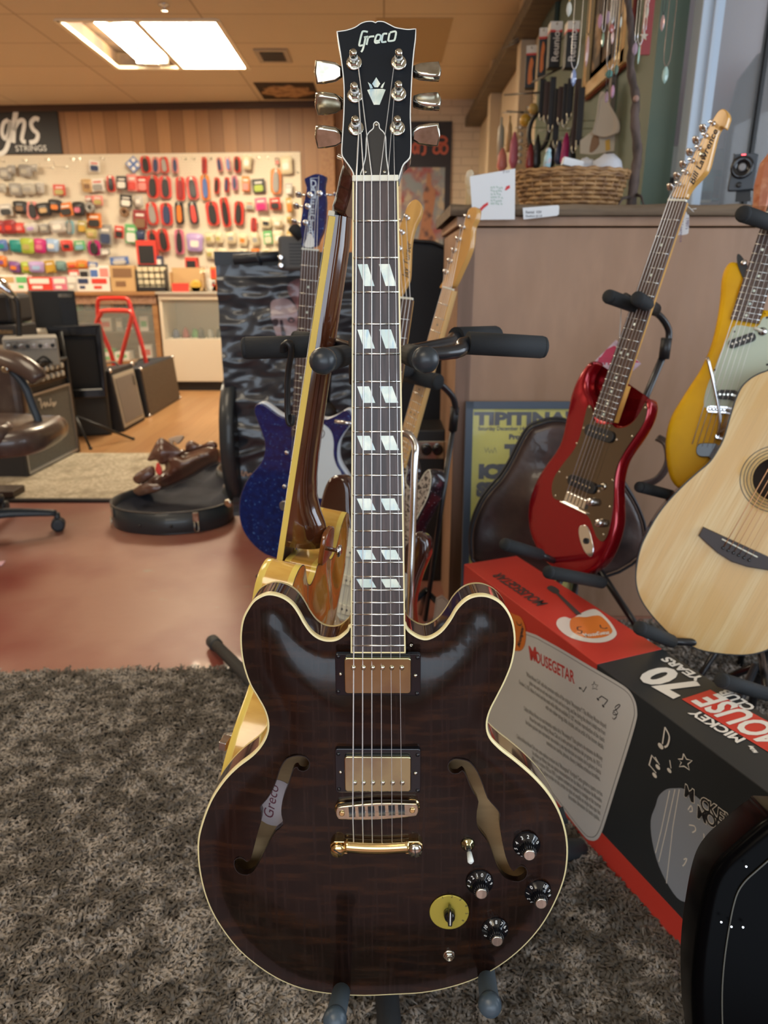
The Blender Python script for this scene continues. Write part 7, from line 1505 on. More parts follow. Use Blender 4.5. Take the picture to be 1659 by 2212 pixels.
LEA = M('brown_vinyl', (.095, .062, .055), .38, coat=.25, noise=((5, 5, 5), (.035, .024, .024), .4, .6), bump=((9, 9, 9), .35, .015))
gb_ = ortho(tuple(at_y(1150, 1215, 1.88)), (.12, .08, 1), (-.15, -1, .12))
GO = [(1265,400),(1160,430),(1050,470),(975,560),(900,700),(820,860),(740,1000),(660,1110),(560,1220),(470,1340),(400,1480),(350,1620),(325,1780),(330,1950),(370,2080),(700,2180),(1200,2250),(1900,2250),(2350,2000),(2400,1700),(2300,1400),(2150,1150),(2000,900),(1800,650),(1600,480),(1420,400)]
GL = ccw(smooth(hits(gb_, GO, 0, ZF), 3))
t = thing('gig_bag', 'brown vinyl guitar gig bag slumped behind the red guitar', 'guitar bag', gb_ @ Matrix.Translation((0, min(p_[1] for p_ in GL), 0)))
mb = MB(gb_); mb.slab(GL, -.05, 0, .02, .02, zf=lambda d, x, y: .030 * (1 - math.exp(-(d / .07) ** 2)) + .010 * math.sin(x * 21 + y * 13) * min(1, d / .05) + .006 * math.sin(y * 40 - x * 9) * min(1, d / .05), sp=.014, n=4); put(mb, 'bag_shell', LEA, t)
mb = MB(gb_); mb.tube([(x, y, -.004) for x, y in offset(GL, -.002)] + [(*offset(GL, -.002)[0], -.004)], .0042, 8, cap=False); mb.tube([(x, y, -.048) for x, y in offset(GL, -.006)] + [(*offset(GL, -.006)[0], -.048)], .0042, 8, cap=False); put(mb, 'piping', M('piping_black', (.02, .022, .028), .4), t)
mb = MB(); mb.tube(smooth3([P3(1420, 945, 1.90), P3(1440, 960, 1.88), P3(1443, 1000, 1.87), P3(1420, 1035, 1.87), P3(1385, 1048, 1.88)], 5), .011, 8, flat=.35); put(mb, 'carry_strap', LEA, t)

# tall black soft case behind
f_ = Matrix.Translation((.165, 3.0, 0)); a = P3(975, 526, 3.0); b = P3(838, 526, 3.0); w_ = a.x - b.x
cf2 = ortho(((a.x + b.x) / 2, 3.0, 0), (0, 0, 1), (0, -1, 0)); h_ = P3(900, 523, 3.0).z
t = thing('soft_case', 'tall black padded case standing between the poster and the cabinet', 'case', cf2)
o = ccw(smooth([(-w_ / 2, 0), (w_ / 2, 0), (w_ / 2, h_ * .6), (w_ / 2, h_ - .08), (w_ / 2 - .05, h_ - .01), (0, h_ + .003), (-w_ / 2 + .05, h_), (-w_ / 2, h_ - .08), (-w_ / 2, h_ * .5)], 4))
mb = MB(cf2); mb.slab(o, -.12, 0, .015, .015, n=3, sp=.05, zf=lambda d, x, y: .01 * min(1, d / .1)); put(mb, 'case_shell', M('nylon_black', (.010, .014, .022), .75, bump=(500, .3, .001)), t)
mb = MB(cf2); mb.tube([(x, y, .002) for x, y in o] , .007, 8, cap=False); put(mb, 'case_piping', BLACKP, t)
# small device with round speaker in the gap
c = P3(945, 970, 2.5); f_ = Matrix.Translation((c.x, c.y, 0)); t = thing('black_amplifier', 'small black amplifier with a silver panel and round knob in the dark gap', 'amplifier', f_)
mb = MB(f_); mb.box(-.09, .028, 0, .2, 0, c.z + .07); put(mb, 'cabinet', BLACKP, t, .006)
mb = MB(f_); mb.box(-.07, .024, -.006, 0, c.z - .035, c.z + .03); pn_ = put(mb, 'silver_panel', NICKEL, t, .002)
mb = MB(f_); [mb.lathe([(.02, 0), (.02, .01), (.012, .014)], (x_, -.006, c.z), (0, -1, 0), n=16) for x_ in (-.04, .0)]; put(mb, 'dial', BLACKG, pn_)

# ------------------------------------------------------------------ right wall goods
XW = .945
def wallp(x, y, X=XW): return at_x(x, y, X)
# wall picture
wf = ortho(tuple(wallp(1310, 180)), (0, 0, 1), (-1, 0, 0))   # x runs along -Y (towards viewer)
q = [hit(wf, *p_, .01) for p_ in ((1265, 211), (1353, 141), (1284, 25))]
xa, xb = q[0][0], q[1][0] + .02; ya, yb = (q[0][1] + q[1][1]) / 2, (q[0][1] + q[1][1]) / 2 + .52
if xa > xb: xa, xb = xb, xa
t = thing('picture_frame', 'cream wooden picture frame with dark photographs on the green wall', 'picture', wf @ Matrix.Translation(((xa + xb) / 2, ya, 0)))
mb = MB(wf); fwid = .05
for a_ in ((xa, xa + fwid, ya, yb), (xb - fwid, xb, ya, yb), (xa, xb, ya, ya + fwid), (xa, xb, yb - fwid, yb)): mb.box(*a_, .004, .03)
put(mb, 'frame', M('frame_cream_wood', (.70, .50, .24), .45), t, .002)
mb = MB(wf); mb.box(xa - .004, xb + .004, ya - .006, yb, .0, .012); put(mb, 'frame_edge', M('frame_red_edge', (.22, .03, .02), .5), t)
mb = MB(wf); mb.box(xa + fwid, xb - fwid, ya + fwid, yb - fwid, .004, .012); mt_ = put(mb, 'mat_board', M('mat_tan', (.50, .34, .16), .6), t)
wid = (xb - xa - 2 * fwid)
for k_ in range(3):
    mb = MB(wf); x_ = xa + fwid + wid * (.06 + .31 * k_); mb.box(x_, x_ + wid * .24, ya + fwid + .04, yb - fwid - .04, .012, .0135); put(mb, 'photograph', M('old_photo', (.05, .035, .03), .4, noise=((9, 14, 9), (.40, .26, .14), .5, .6)), mt_)
# string packs with printed headers, facing the viewer, on hooks from the wall
PK = [(1184, 1216, 46, 146, 3.5, 0), (1220, 1253, 45, 146, 3.3, 0), (1133, 1160, 98, 190, 3.9, 1), (1160, 1184, 60, 165, 3.7, 1)]
for i, (x0_, x1_, y0_, y1_, Y, side) in enumerate(PK):
    a = P3(x0_, y1_, Y); b = P3(x1_, y0_, Y); w_ = b.x - a.x; h_ = b.z - a.z
    f_ = ortho(((a.x + b.x) / 2, Y, a.z), (0, 0, 1), ((-.2 if side else 0), -1, 0)); lab = ['black pack with white and red header and vertical lettering, second from the picture frame', 'black pack with white and red header hanging nearest the picture frame', 'black and orange boxed pack with white header, leftmost of the wall packs', 'black and orange boxed pack with white header, second from the left of the wall packs'][i]
    t = thing('guitar_accessory_pack', lab, 'accessory pack', f_)
    mb = MB(f_); mb.box(-w_ / 2, w_ / 2, 0, h_ * .8, -.05, 0); put(mb, 'pack_body', BLACKP, t, .003)
    mb = MB(f_); mb.box(-w_ / 2, w_ / 2, h_ * .82, h_, -.052, .001); put(mb, 'white_header', pc('white'), t)
    mb = MB(f_); mb.box(-w_ / 2, w_ / 2, h_ * .77, h_ * .82, -.053, .002); put(mb, 'red_stripe', pc('red'), t)
    if not side: mb = MB(f_); mb.text('Reunion', .040, .014, h_ * .12, .003, rot=90, bold=.0006, sx=1.); put(mb, 'vertical_lettering', WHT, t)
    else: mb = MB(f_); mb.flat(ccw(smooth([(-w_ * .2, h_ * .1), (w_ * .2, h_ * .15), (w_ * .15, h_ * .4), (w_ * .25, h_ * .6), (0, h_ * .72), (-w_ * .2, h_ * .5)], 3)), .002); put(mb, 'orange_print', pc('orange'), t)
    mb = MB(f_); mb.tube([(0, h_ * .94, -.2), (0, h_ * .94, .02)], .003, 6); put(mb, 'hook', NICKEL, t)
# hanging straps
rs2 = random.Random(4)
for i in range(9):
    x_ = 1172 + i * 10; Y = 3.55 - .03 * i; y0_ = 178 + rs2.uniform(-14, 16); y1_ = 285 + rs2.uniform(-40, 45)
    a = P3(x_, y0_, Y); b = P3(x_ - 3, y1_, Y); f_ = Matrix.Translation(b)
    t = thing('guitar_strap', f'hanging dark leather guitar strap, {NUM[i]} from the left in the row', 'strap', f_, 'straps hanging on the right wall')
    mb = MB(f_); hh_ = a.z - b.z; mb.box(-.014, .012, -.002, .002, 0, hh_); put(mb, 'strap_band', M(['strap_black', 'strap_dark_brown', 'strap_charcoal'][i % 3], [(.012, .011, .012), (.05, .025, .018), (.025, .025, .028)][i % 3], .6), t, .001, 1)
    mb = MB(f_); mb.tube(smooth3([(-.01, -.003, .02), (-.008, -.006, -.008), (.006, -.006, -.008), (.008, -.003, .02)], 3), .0025, 6); put(mb, 'buckle', NICKEL, t)
# strap rack bars and small goods low on the wall
mb = MB()
for (p, q_) in (((1090, 205, 4.3), (1165, 200, 3.9)), ((1095, 240, 4.4), (1130, 243, 4.1)), ((1100, 92, 4.3), (1118, 84, 4.1)), ((1085, 105, 4.5), (1120, 90, 4.1)), ((1150, 178, 3.7), (1215, 145, 3.5))): mb.tube([P3(*p), P3(*q_)], .0045, 6)
single(mb, 'wall_hook_bars', BLACKP, 'thin dark metal hook bars sticking out of the right wall', 'hooks')
GD = [(1082, 300, 4.6, .05, .22, 'clear', 'bottle'), (1100, 290, 4.4, .04, .18, 'tan', 'bottle'), (1125, 305, 4.2, .05, .20, 'silver', 'chain'), (1140, 300, 4.1, .04, .18, 'brown', 'chain'), (1152, 235, 4.0, .05, .10, 'gold', 'ball'), (1135, 260, 4.1, .06, .10, 'mustard', 'ball'), (1085, 345, 4.5, .07, .12, 'pink', 'cloth'), (1110, 325, 4.3, .06, .18, 'rose', 'cloth'), (1208, 330, 3.6, .05, .10, 'navy', 'pouch'), (1222, 325, 3.5, .05, .14, 'magenta', 'pouch'), (1235, 315, 3.5, .05, .16, 'black', 'pouch'), (1160, 330, 3.9, .05, .16, 'black', 'pouch'), (1145, 340, 3.9, .05, .12, 'maroon', 'pouch'), (1190, 335, 3.7, .05, .12, 'black', 'pouch')]
for i, (x_, y_, Y, w_, h_, c_, kd) in enumerate(GD):
    c = P3(x_, y_, Y); f_ = Matrix.Translation(c); t = thing('hanging_' + kd, f'{CN[c_]} hanging {kd}, {NUM[i]} among small goods above the basket on the right wall', 'accessory', f_, 'small goods on the right wall')
    mb = MB(f_); w2 = w_ * .5
    if kd == 'ball': mb.ball((0, 0, 0), w2)
    elif kd == 'bottle': mb.lathe([(w2 * .7, -h_ / 2), (w2 * .8, 0), (w2 * .7, h_ * .25), (w2 * .3, h_ * .35), (w2 * .3, h_ * .5)], n=12)
    elif kd == 'chain':
        for j in range(7): mb.lathe([(w2 * .3, -.01), (w2 * .5, 0), (w2 * .3, .01)], (0, 0, -h_ / 2 + h_ * j / 6.), n=8)
    else: mb.slab(smooth([(-w2, -h_ / 2), (w2, -h_ / 2), (w2 * .8, h_ * .4), (w2 * .3, h_ / 2), (-w2 * .3, h_ / 2), (-w2 * .8, h_ * .4)], 3), -.01, .01, .004, .004, n=2, flatcap=True) if False else mb.lathe([(w2 * .4, -h_ / 2), (w2 * .9, -h_ * .3), (w2 * .7, h_ * .2), (w2 * .2, h_ / 2)], n=9, sy=.5)
    put(mb, 'item_body', pc(c_), t)
    mb = MB(f_); mb.tube([(0, 0, h_ * .4), (0, 0, h_ * .62), (XW - c.x, 0, h_ * .62)], .002, 5); put(mb, 'hanger', NICKEL, t)
# round black headphone-like ring
c = P3(1164, 285, 4.0); f_ = ortho(c, (0, 0, 1), (-.8, -1, 0)); mb = MB(f_); mb.tube([(.055 * math.cos(a), .085 * math.sin(a), 0) for a in [2 * math.pi * i / 30 for i in range(31)]], .012, 8, cap=False); single(mb, 'black_ring_strap', BLACKP, 'coiled black strap forming an oval loop on the right wall', 'strap', m=f_)
# draped cream cloth, paper sheet with parrot print
c = P3(1300, 215, 2.9); cl = ortho(at_x(1328, 300, .93), (0, 0, 1), (-.5, -1, 0)); ZW = zo(1000, 0, 3.95)
o = hits(cl, [(1165,800),(1210,790),(1260,900),(1330,1030),(1335,1120),(1280,1150),(1200,1170),(1100,1140),(1110,1100),(1140,980)], 0, ZW)
mb = MB(cl); mb.slab(ccw(smooth(o, 3)), -.006, .0, .002, .002, zf=lambda d, x, y: .02 * math.sin(x * 30) * min(1, d / .02), sp=.012, n=2); single(mb, 'canvas_cloth', M('canvas', (.50, .44, .36), .85), 'cream canvas cloth draped on the green wall above the basket', 'cloth', m=cl)
o = hits(cl, [(1000,1200),(1090,1130),(1180,1150),(1300,1140),(1290,1290),(1100,1320),(1000,1310)], -.03, ZW)
mb = MB(cl); mb.prism(ccw(o), -.03, -.028); t = single(mb, 'printed_paper', M('paper_warm', (.50, .46, .38), .8), 'printed paper sheet pinned to the green wall under the cloth', 'paper', m=cl)
mb = MB(cl); mb.flat(ccw(smooth(hits(cl, [(1110,1160),(1150,1150),(1165,1230),(1120,1290),(1080,1300),(1090,1220)], -.028, ZW), 2)), -.027); put(mb, 'printed_bird', pc('brown'), t)
mb = MB(cl); mb.flat(ccw(hits(cl, [(1215,1200),(1255,1185),(1258,1280),(1218,1290)], -.028, ZW)), -.0265); put(mb, 'yellow_print', pc('mustard'), t)
# hung things right of the branch
f_ = wf; mb = MB(); a = P3(1388, 120, 2.7); mb.box(a.x - .01, a.x + .02, 2.69, 2.70, a.z, a.z + .35); single(mb, 'maroon_ribbon', pc('maroon'), 'maroon ribbon strip hanging right of the branch against the green wall', 'ribbon', m=Matrix.Translation(a))
# green gable sign
c = P3(1105, 200, 4.7); f_ = wf
mb = MB(); mb.box(.925, .945, 4.5, 4.85, wallp(1105, 225).z, wallp(1105, 118).z + .02); single(mb, 'green_plaque', M('plaque_green', (.04, .06, .045), .6), 'dark green narrow plaque on the cream pillar of the right wall', 'plaque')
# board corner trims on green wall
mb = MB(); mb.box(.93, .95, 3.30, 3.34, 1.2, 2.52); struct(mb, 'trim_9', M('trim_grey_brown', (.16, .13, .10), .6))
# headstock wrapped in plastic behind card
c = P3(1012, 440, 2.27); c.z = ZTOP
f_ = ortho(c, (.0, .0, 1), (-.4, -1, 0)); mb = MB(f_); o = hits(f_, [(990,800),(1000,980),(1010,1150),(1080,1180),(1100,1000),(1085,900),(1075,860),(1040,850),(1010,880)], 0, zo(860, 240, 6.91)) if False else [(x_, max(0, y_)) for x_, y_ in hits(f_, [(780,40),(790,120),(787,262),(845,262),(845,130),(835,40),(860,-20),(840,-60),(800,-40)], 0, ZT4)]
mb.slab(ccw(smooth(o, 3)), -.014, 0, .003, .003, n=2, flatcap=True); single(mb, 'plastic_wrapped_neck', M('wrapped_maple', (.60, .46, .26), .3, coat=.6, noise=(20, (.70, .64, .52), .45, .6)), 'pale guitar headstock wrapped in clear plastic beside the white card', 'guitar neck', m=f_)
# ================================================================== LEFT SIDE: BANNER, CASE, CHAIR, AMPLIFIERS
def grid(mb, fn, nu, nv, sm=True):
    v = [fn(i / nu, j / nv) for j in range(nv + 1) for i in range(nu + 1)]
    return mb.add(v, [(j * (nu + 1) + i, j * (nu + 1) + i + 1, (j + 1) * (nu + 1) + i + 1, (j + 1) * (nu + 1) + i) for j in range(nv) for i in range(nu)], sm)
# glossy poster clipped on a stand
YP = 3.12
pf = ortho((at_y(610, 900, YP).x, YP, 0), (0, .03, 1), (.06, -1, 0)); ZPo = zo(440, 300, 4.424)
a = hit(pf, 466, 572, 0); b = hit(pf, 765, 568, 0); yb = hit(pf, 500, 1112, 0)[1]; xl, xr_, yt = a[0], b[0] + .04, a[1]
t = thing('glossy_poster', 'wrinkled glossy black poster with a dim portrait face, clipped up behind the blue guitar', 'poster', pf @ Matrix.Translation(((xl + xr_) / 2, yb, 0)))
ws = np.random.RandomState(8)
wv = [(ws.uniform(2, 9) * (1 if ws.rand() < .5 else .4), ws.uniform(9, 46), ws.uniform(0, 6.28), ws.uniform(.0025, .0075) ) for _ in range(16)]
from mathutils import noise as NZ
def crk(x, y):
    a = 1 - abs(NZ.noise(Vector((x * 3.2 + 3, y * 9, 1.7)))) * 2; b = 1 - abs(NZ.noise(Vector((x * 7 + y * 6, y * 21 - x * 5, 4.1)))) * 2; c = NZ.noise(Vector((x * 22, y * 34, 9.)))
    return .016 * a + .0085 * b + .0018 * c
def psurf(u, v):
    x = xl + (xr_ - xl) * u + .012 * (1 - v) * (1 - u); y = yb + (yt - yb) * v; return (x, y, crk(x, y) * (1 - .6 * (v > .95)))
mb = MB(pf); grid(mb, psurf, 46, 130); put(mb, 'poster_sheet', M('poster_gloss_black', (.026, .031, .042), .30, coat=.45, noise=((2.2, 5, 3), (.045, .055, .075), .45, .7)), t)
mb = MB(pf); mb.box(xl - .004, xr_, yt - .004, yt + .052, -.01, .006); mb.box(xl - .004, xr_, yt - .002, yt + .0, .006, .008); put(mb, 'top_rail', M('rail_blue_black', (.030, .042, .060), .5), t, .002)
def face(fn_name, P, mat, lift, par=t):
    o = ccw(smooth(hits(pf, P, .03, ZPo), 3)); mb = MB(pf); mb.cdt(o, 0, [], .016, None); 
    mb.V = [pf @ Vector((l.x, l.y, crk(l.x, l.y) + lift)) for l in (pf.inverted() @ v for v in mb.V)]
    return put(mb, fn_name, mat, par)
SK1 = M('portrait_pale', (.40, .32, .36), .35, coat=.4, noise=((9, 9, 9), (.34, .20, .22), .42, .62)); SK2 = M('portrait_shadow', (.06, .05, .07), .35, coat=.4)
face('portrait_face', [(640,1560),(720,1525),(800,1530),(850,1570),(890,1640),(900,1760),(905,1900),(880,1950),(780,1955),(720,1930),(690,1870),(660,1780),(640,1680)], SK1, .003)
face('portrait_brow', [(800,1400),(860,1350),(940,1340),(980,1440),(970,1600),(930,1680),(890,1620),(850,1540),(810,1480)], M('portrait_pink', (.16, .085, .10), .35, coat=.4, noise=((14, 14, 14), (.30, .15, .17), .5, .62)), .003)
for P in ([(650,1740),(690,1720),(715,1740),(700,1785),(665,1790)], [(725,1740),(752,1735),(762,1800),(785,1880),(750,1905),(738,1830)], [(800,1715),(840,1705),(870,1730),(850,1755),(812,1752)], [(740,1930),(800,1915),(860,1925),(820,1945)]): face('portrait_feature', P, SK2, .005)
mb = MB(pf); zl = .045; zq = zo(480, 780, 4.809)
mb.stroke(hits(pf, [(205, 1140), (200, 1180), (225, 1200), (230, 1165), (250, 1160), (262, 1195), (285, 1175), (305, 1178)], zl, zq), .006, zl * .8); put(mb, 'handwriting', M('orange_pen', (.55, .34, .22), .5), t)
# light stand holding it
sx0 = P3(712, 800, 3.2)
t = thing('poster_stand', 'black pole stand with folded arm and clamp block holding up the glossy poster', 'stand', (sx0.x, 3.25, 0))
mb = MB(); mb.tube([(P3(706, 880, 2.5).x, 2.5, P3(706, 880, 2.5).z), P3(724, 602, 2.5)], .0105, 14); put(mb, 'pole', M('pole_black', (.02, .024, .03), .25, coat=.5), t)
mb = MB(); mb.ball(P3(705, 892, 2.5), .038, 14, 1.1); mb.tube([P3(705, 900, 2.5), (P3(705, 900, 2.5).x, 2.5, .02)], .014, 12); put(mb, 'pole_knob', BLACKP, t)
q = P3(724, 570, 2.5); mb = MB(Matrix.Translation(q)); mb.slab(ccw([(-.03, -.06), (.028, -.05), (.036, .02), (.022, .06), (-.02, .07), (-.034, .03)]), -.02, .03, .004, .004, n=2, flatcap=True); mb.V = [q + Vector((v.x - q.x, -(v.z - q.z), v.y - q.y)) for v in mb.V]; put(mb, 'clamp_block', BLACKP, t)
a, b = P3(505, 561, 3.08), P3(628, 551, 3.08)
mb = MB(); mb.tube([a, b], .020, 12); mb.tube([P3(556, 560, 3.08), P3(562, 558, 3.08)], .026, 12); put(mb, 'folded_arm', M('arm_blue_black', (.02, .028, .04), .4), t)
mb = MB(); mb.tube([P3(631, 488, 2.9), P3(652, 512, 2.9)], .022, 12); put(mb, 'foam_tube', FOAM, t)
c = P3(636, 542, 3.0); w_ = .062; f_ = Matrix.Translation(c); t2 = thing('controller_box', 'small dark grey box with slotted face and two silver knobs above the poster rail', 'device', f_)
mb = MB(f_); mb.box(-w_, w_ * 1.2, -.02, .04, -.075, .055); put(mb, 'housing', M('device_grey', (.09, .09, .09), .5), t2, .012)
for z in (-.045, -.015): mb = MB(f_); mb.lathe([(.012, 0), (.012, .012), (.006, .016)], (-w_ + .012, -.02, z - .01), (0, -1, 0), n=12); put(mb, 'knob', CHROME, t2)
mb = MB(f_); [mb.box(-w_ * .3, w_, -.0215, -.02, -.05 + .012 * i, -.046 + .012 * i) for i in range(7)]; put(mb, 'slots', BLACKP, t2)
for lx, ly in ((-.4, -.0), (.35, .1), (0, .3)): mb = MB(); mb.tube([(P3(705, 900, 2.5).x, 2.5, .25), (P3(705, 900, 2.5).x + lx * .7, 2.5 + ly, .015)], .009, 8); put(mb, 'leg', STEEL, t)
mb = MB(); mb.tube([(xr_ * 0 + P3(760, 560, 3.2).x - .12, 3.2, 0.0), (P3(760, 560, 3.2).x - .12, 3.2, 1.2)], .012, 8); put(mb, 'rear_pole', STEEL, t)

# ------------------------------------------------------------------ open hard case with a leather bag in it
E_ = [at_z(x, y, .0) for x, y in ((252, 1120), (262, 1138), (300, 1152), (360, 1158), (430, 1156), (480, 1140), (505, 1122))]
cxm = (E_[0].x + E_[-1].x) / 2; 
CO = []
half = (E_[-1].x - E_[0].x) / 2
prof = [(0, 0), (.25, .012), (.55, .045), (.80, .11), (.95, .19), (1, .28), (.97, .37), (.86, .46), (.74, .53), (.70, .60), (.72, .68), (.74, .76), (.66, .84), (.45, .90), (.32, 1.0), (.32, 1.28), (.28, 1.34), (0, 1.35)]
ysc = .80; y00 = min(p_.y for p_ in E_)
base_ = [(cxm + half * px_, y00 + py_ * ysc) for px_, py_ in prof] + [(cxm - half * px_, y00 + py_ * ysc) for px_, py_ in prof[::-1][1:-1]]
CO = ccw(smooth(base_, 4))
t = thing('guitar_hard_case', 'open black hard guitar case with blue plush lining and silver latches on the red floor', 'guitar case', (cxm, y00 + .3, 0))
CB = M('case_black', (.022, .030, .038), .42, coat=.2, bump=(120, .15, .001)); PL = M('plush_navy', (.006, .008, .020), .95, sheen=.15, noise=((5, 5, 5), (.030, .034, .052), .45, .62))
hC = .105
mb = MB(); mb.rings([[(x, y, .004) for x, y in offset(CO, .006)], [(x, y, .012) for x, y in CO], [(x, y, hC) for x, y in CO], [(x, y, hC) for x, y in offset(CO, .010)], [(x, y, .02) for x, y in offset(CO, .014)]]); mb.flat(offset(CO, .006), .004); put(mb, 'case_base', CB, t)
mb = MB(); mb.cdt(offset(CO, .016), .030, [], .04, lambda d, x, y: .045 * math.exp(-(d / .03) ** 2)); put(mb, 'plush_lining', PL, t)
mb = MB(); mb.band(offset(CO, -.001), .006, hC, hC + .004); put(mb, 'rim_trim', M('rim_grey', (.10, .10, .10), .35, .6), t)
for x, y in ((432, 1128), (256, 1108)):
    p_ = at_z(x, y, .07); k_ = min(range(len(CO)), key=lambda i: (CO[i][0] - p_.x) ** 2 + (CO[i][1] - p_.y) ** 2); cx_, cy_ = CO[k_]; nx, ny = CO[k_][0] - CO[k_ - 3][0], CO[k_][1] - CO[k_ - 3][1]
    lf = ortho((cx_, cy_, .055), (0, 0, 1), (ny, -nx, 0)); mb = MB(lf); mb.box(-.014, .014, .0, .048, 0, .008); lt_ = put(mb, 'latch', NICKEL, t, .003)
    mb = MB(lf); mb.tube([(-.008, .004, .012), (-.010, -.035, .014), (0, -.045, .014), (.010, -.035, .014), (.008, .004, .012)], .0025, 6); put(mb, 'latch_loop', NICKEL, lt_)
for x, y in ((296, 1146), (368, 1148)):
    p_ = at_z(x, y - 4, .04); k_ = min(range(len(CO)), key=lambda i: (CO[i][0] - p_.x) ** 2 + (CO[i][1] - p_.y) ** 2); mb = MB(); mb.ball((CO[k_][0], CO[k_][1], .045), .008, 10); put(mb, 'stud', BLACKG, t)
# the lid stands up on the hinge side; its outline is the base outline turned upright
hx = cxm + half + .012
LO = [(y, (cxm + half - x) * 1.02) for x, y in CO]
LF_ = Matrix(((0, 0, 1, hx), (1, 0, 0, 0), (0, 1, 0, hC), (0, 0, 0, 1)))
LF_ = LF_ @ Matrix.Rotation(math.radians(0), 4, 'X')
lo = ccw([(a_, b_) for a_, b_ in LO])
mb = MB(LF_); mb.rings([[(x, y, .0) for x, y in offset(lo, .01)], [(x, y, 0) for x, y in lo], [(x, y, .055) for x, y in lo], [(x, y, .062) for x, y in offset(lo, .008)]]); mb.flat(offset(lo, .008), .062); mb.flat(offset(lo, .008), .058)
ld = put(mb, 'case_lid', CB, t)
mb = MB(LF_); mb.flat(offset(lo, .012), .050); put(mb, 'lid_lining', M('lining_dark', (.006, .006, .009), .9), ld)
for y, z in ((885, 14), (945, 0), (1075, 0)): 
    p_ = P3(486, y, 2.98); mb = MB(); mb.ball((hx + .03, y00 + .27 - .28, p_.z), .001, 6)
mb = MB(); mb.lathe([(.02, -.004), (.02, .006), (.012, .010)], (hx + .02, y00 + .005, hC + .05), (-.3, -1, 0), n=12); put(mb, 'hinge_cap', NICKEL, ld)
# leather bag
BL = M('bag_leather', (.12, .048, .032), .28, coat=.5, noise=((7, 7, 7), (.16, .085, .055), .45, .62), bump=((14, 14, 14), .5, .01))
zb3 = zo(240, 820, 5.184)
def bag_sheet(P, Y, dep, name, mat, par, seed, fold=.02):
    f_ = ortho((P3(380, 1010, Y).x, Y, P3(380, 1010, Y).z), (0, .35, 1), (0, -1, .35)); o = ccw(smooth(hits(f_, P, 0, zb3), 3)); r3 = np.random.RandomState(seed); w3 = [(r3.uniform(8, 30), r3.uniform(8, 30), r3.uniform(0, 6)) for _ in range(5)]
    mb = MB(f_); mb.slab(o, -dep, 0, min(.012, dep * .3), min(.012, dep * .3), zf=lambda d, x, y: min(1, d / .03) * (dep * .35 + fold * sum(abs(math.sin(a * x + b * y + c)) for a, b, c in w3) / 5), sp=.016, n=3); return put(mb, name, mat, par)
fb = Matrix.Translation((cxm, 3.55, .16)); t = thing('leather_bag', 'crumpled dark brown leather jacket or bag heaped in the open case', 'bag', fb)
bag_sheet([(420,1110),(600,1000),(560,900),(620,820),(800,780),(830,820),(1040,760),(1180,770),(1190,900),(1080,940),(900,1060),(760,1130),(600,1200),(450,1240),(330,1270),(245,1270),(290,1190)], 3.40, .10, 'leather_body', BL, t, 1)
bag_sheet([(540,650),(640,700),(760,780),(830,800),(720,860),(560,950),(500,900),(400,905),(450,790)], 3.36, .03, 'leather_flap', BL, t, 2)
bag_sheet([(300,1030),(450,960),(480,1060),(420,1110),(300,1170),(235,1110)], 3.34, .03, 'leather_fold', BL, t, 3)
bag_sheet([(830,720),(880,680),(940,700),(1000,730),(1090,690),(1165,700),(1170,760),(1040,760),(900,800),(830,810)], 3.43, .04, 'leather_collar', BL, t, 4)
bag_sheet([(510,935),(535,940),(565,1000),(560,1060),(520,1060),(495,1010)], 3.325, .012, 'red_lining', M('lining_red', (.70, .04, .03), .5), t, 5, .004)
bag_sheet([(640,660),(740,625),(812,630),(780,690),(735,720),(700,690),(690,720),(760,780),(700,760),(650,700)], 3.37, .02, 'pale_fold', M('hide_pale', (.50, .38, .28), .5), t, 6, .006)
bag_sheet([(240,1240),(330,1180),(450,1160),(560,1190),(520,1250),(400,1280),(300,1300)], 3.33, .02, 'leather_strap', BL, t, 7)

# ------------------------------------------------------------------ office chair
cc = Vector((-1.78, 3.02, 0)); t = thing('office_chair', 'worn brown leather swivel office chair cut off by the left edge of the frame', 'office chair', cc)
LE = M('chair_leather', (.060, .038, .032), .34, coat=.35, noise=((8, 8, 8), (.10, .07, .055), .5, .65), bump=((12, 12, 12), .2, .006)); CP = M('chair_plastic', (.030, .042, .055), .4)
def pillow(pts2, z0, z1, r, name, par, bulge=.02):
    o = ccw(smooth(pts2, 4)); mb = MB(); mb.slab(o, z0, z1, r, r, zf=lambda d, x, y: bulge * (1 - math.exp(-(d / .08) ** 2)), sp=.03, n=4); return put(mb, name, LE, par)
s1 = at_y(112, 930, 2.95).x
pillow([(cc.x - .30, 2.76), (cc.x + .10, 2.74), (s1 - .10, 2.76), (s1 - .015, 2.84), (s1, 2.98), (s1 - .02, 3.12), (s1 - .10, 3.20), (cc.x - .30, 3.22)], .41, .52, .048, 'seat', t, .03)
pillow([(cc.x - .30, 2.70), (cc.x + .08, 2.69), (s1 - .17, 2.71), (s1 - .10, 2.78), (s1 - .11, 2.87), (s1 - .18, 2.92), (cc.x - .30, 2.93)], .455, .545, .040, 'front_bolster', t, .02)
ar = [P3(-30, 768, 3.02), P3(10, 775, 3.00), P3(45, 788, 2.97), P3(72, 806, 2.95), P3(86, 822, 2.94)]
mb = MB(); mb.tube(smooth3(ar, 5), [.026] + [.034 + .010 * math.sin(math.pi * i / 20) for i in range(1, 19)] + [.034, .018], 14, flat=.8); put(mb, 'armrest', LE, t)
mb = MB(); mb.tube(smooth3([P3(15, 790, 3.00), P3(50, 828, 3.00), P3(68, 870, 3.00), P3(85, 925, 3.00), P3(60, 975, 3.00)], 5), .017, 10, flat=.7); put(mb, 'arm_bracket', CP, t)
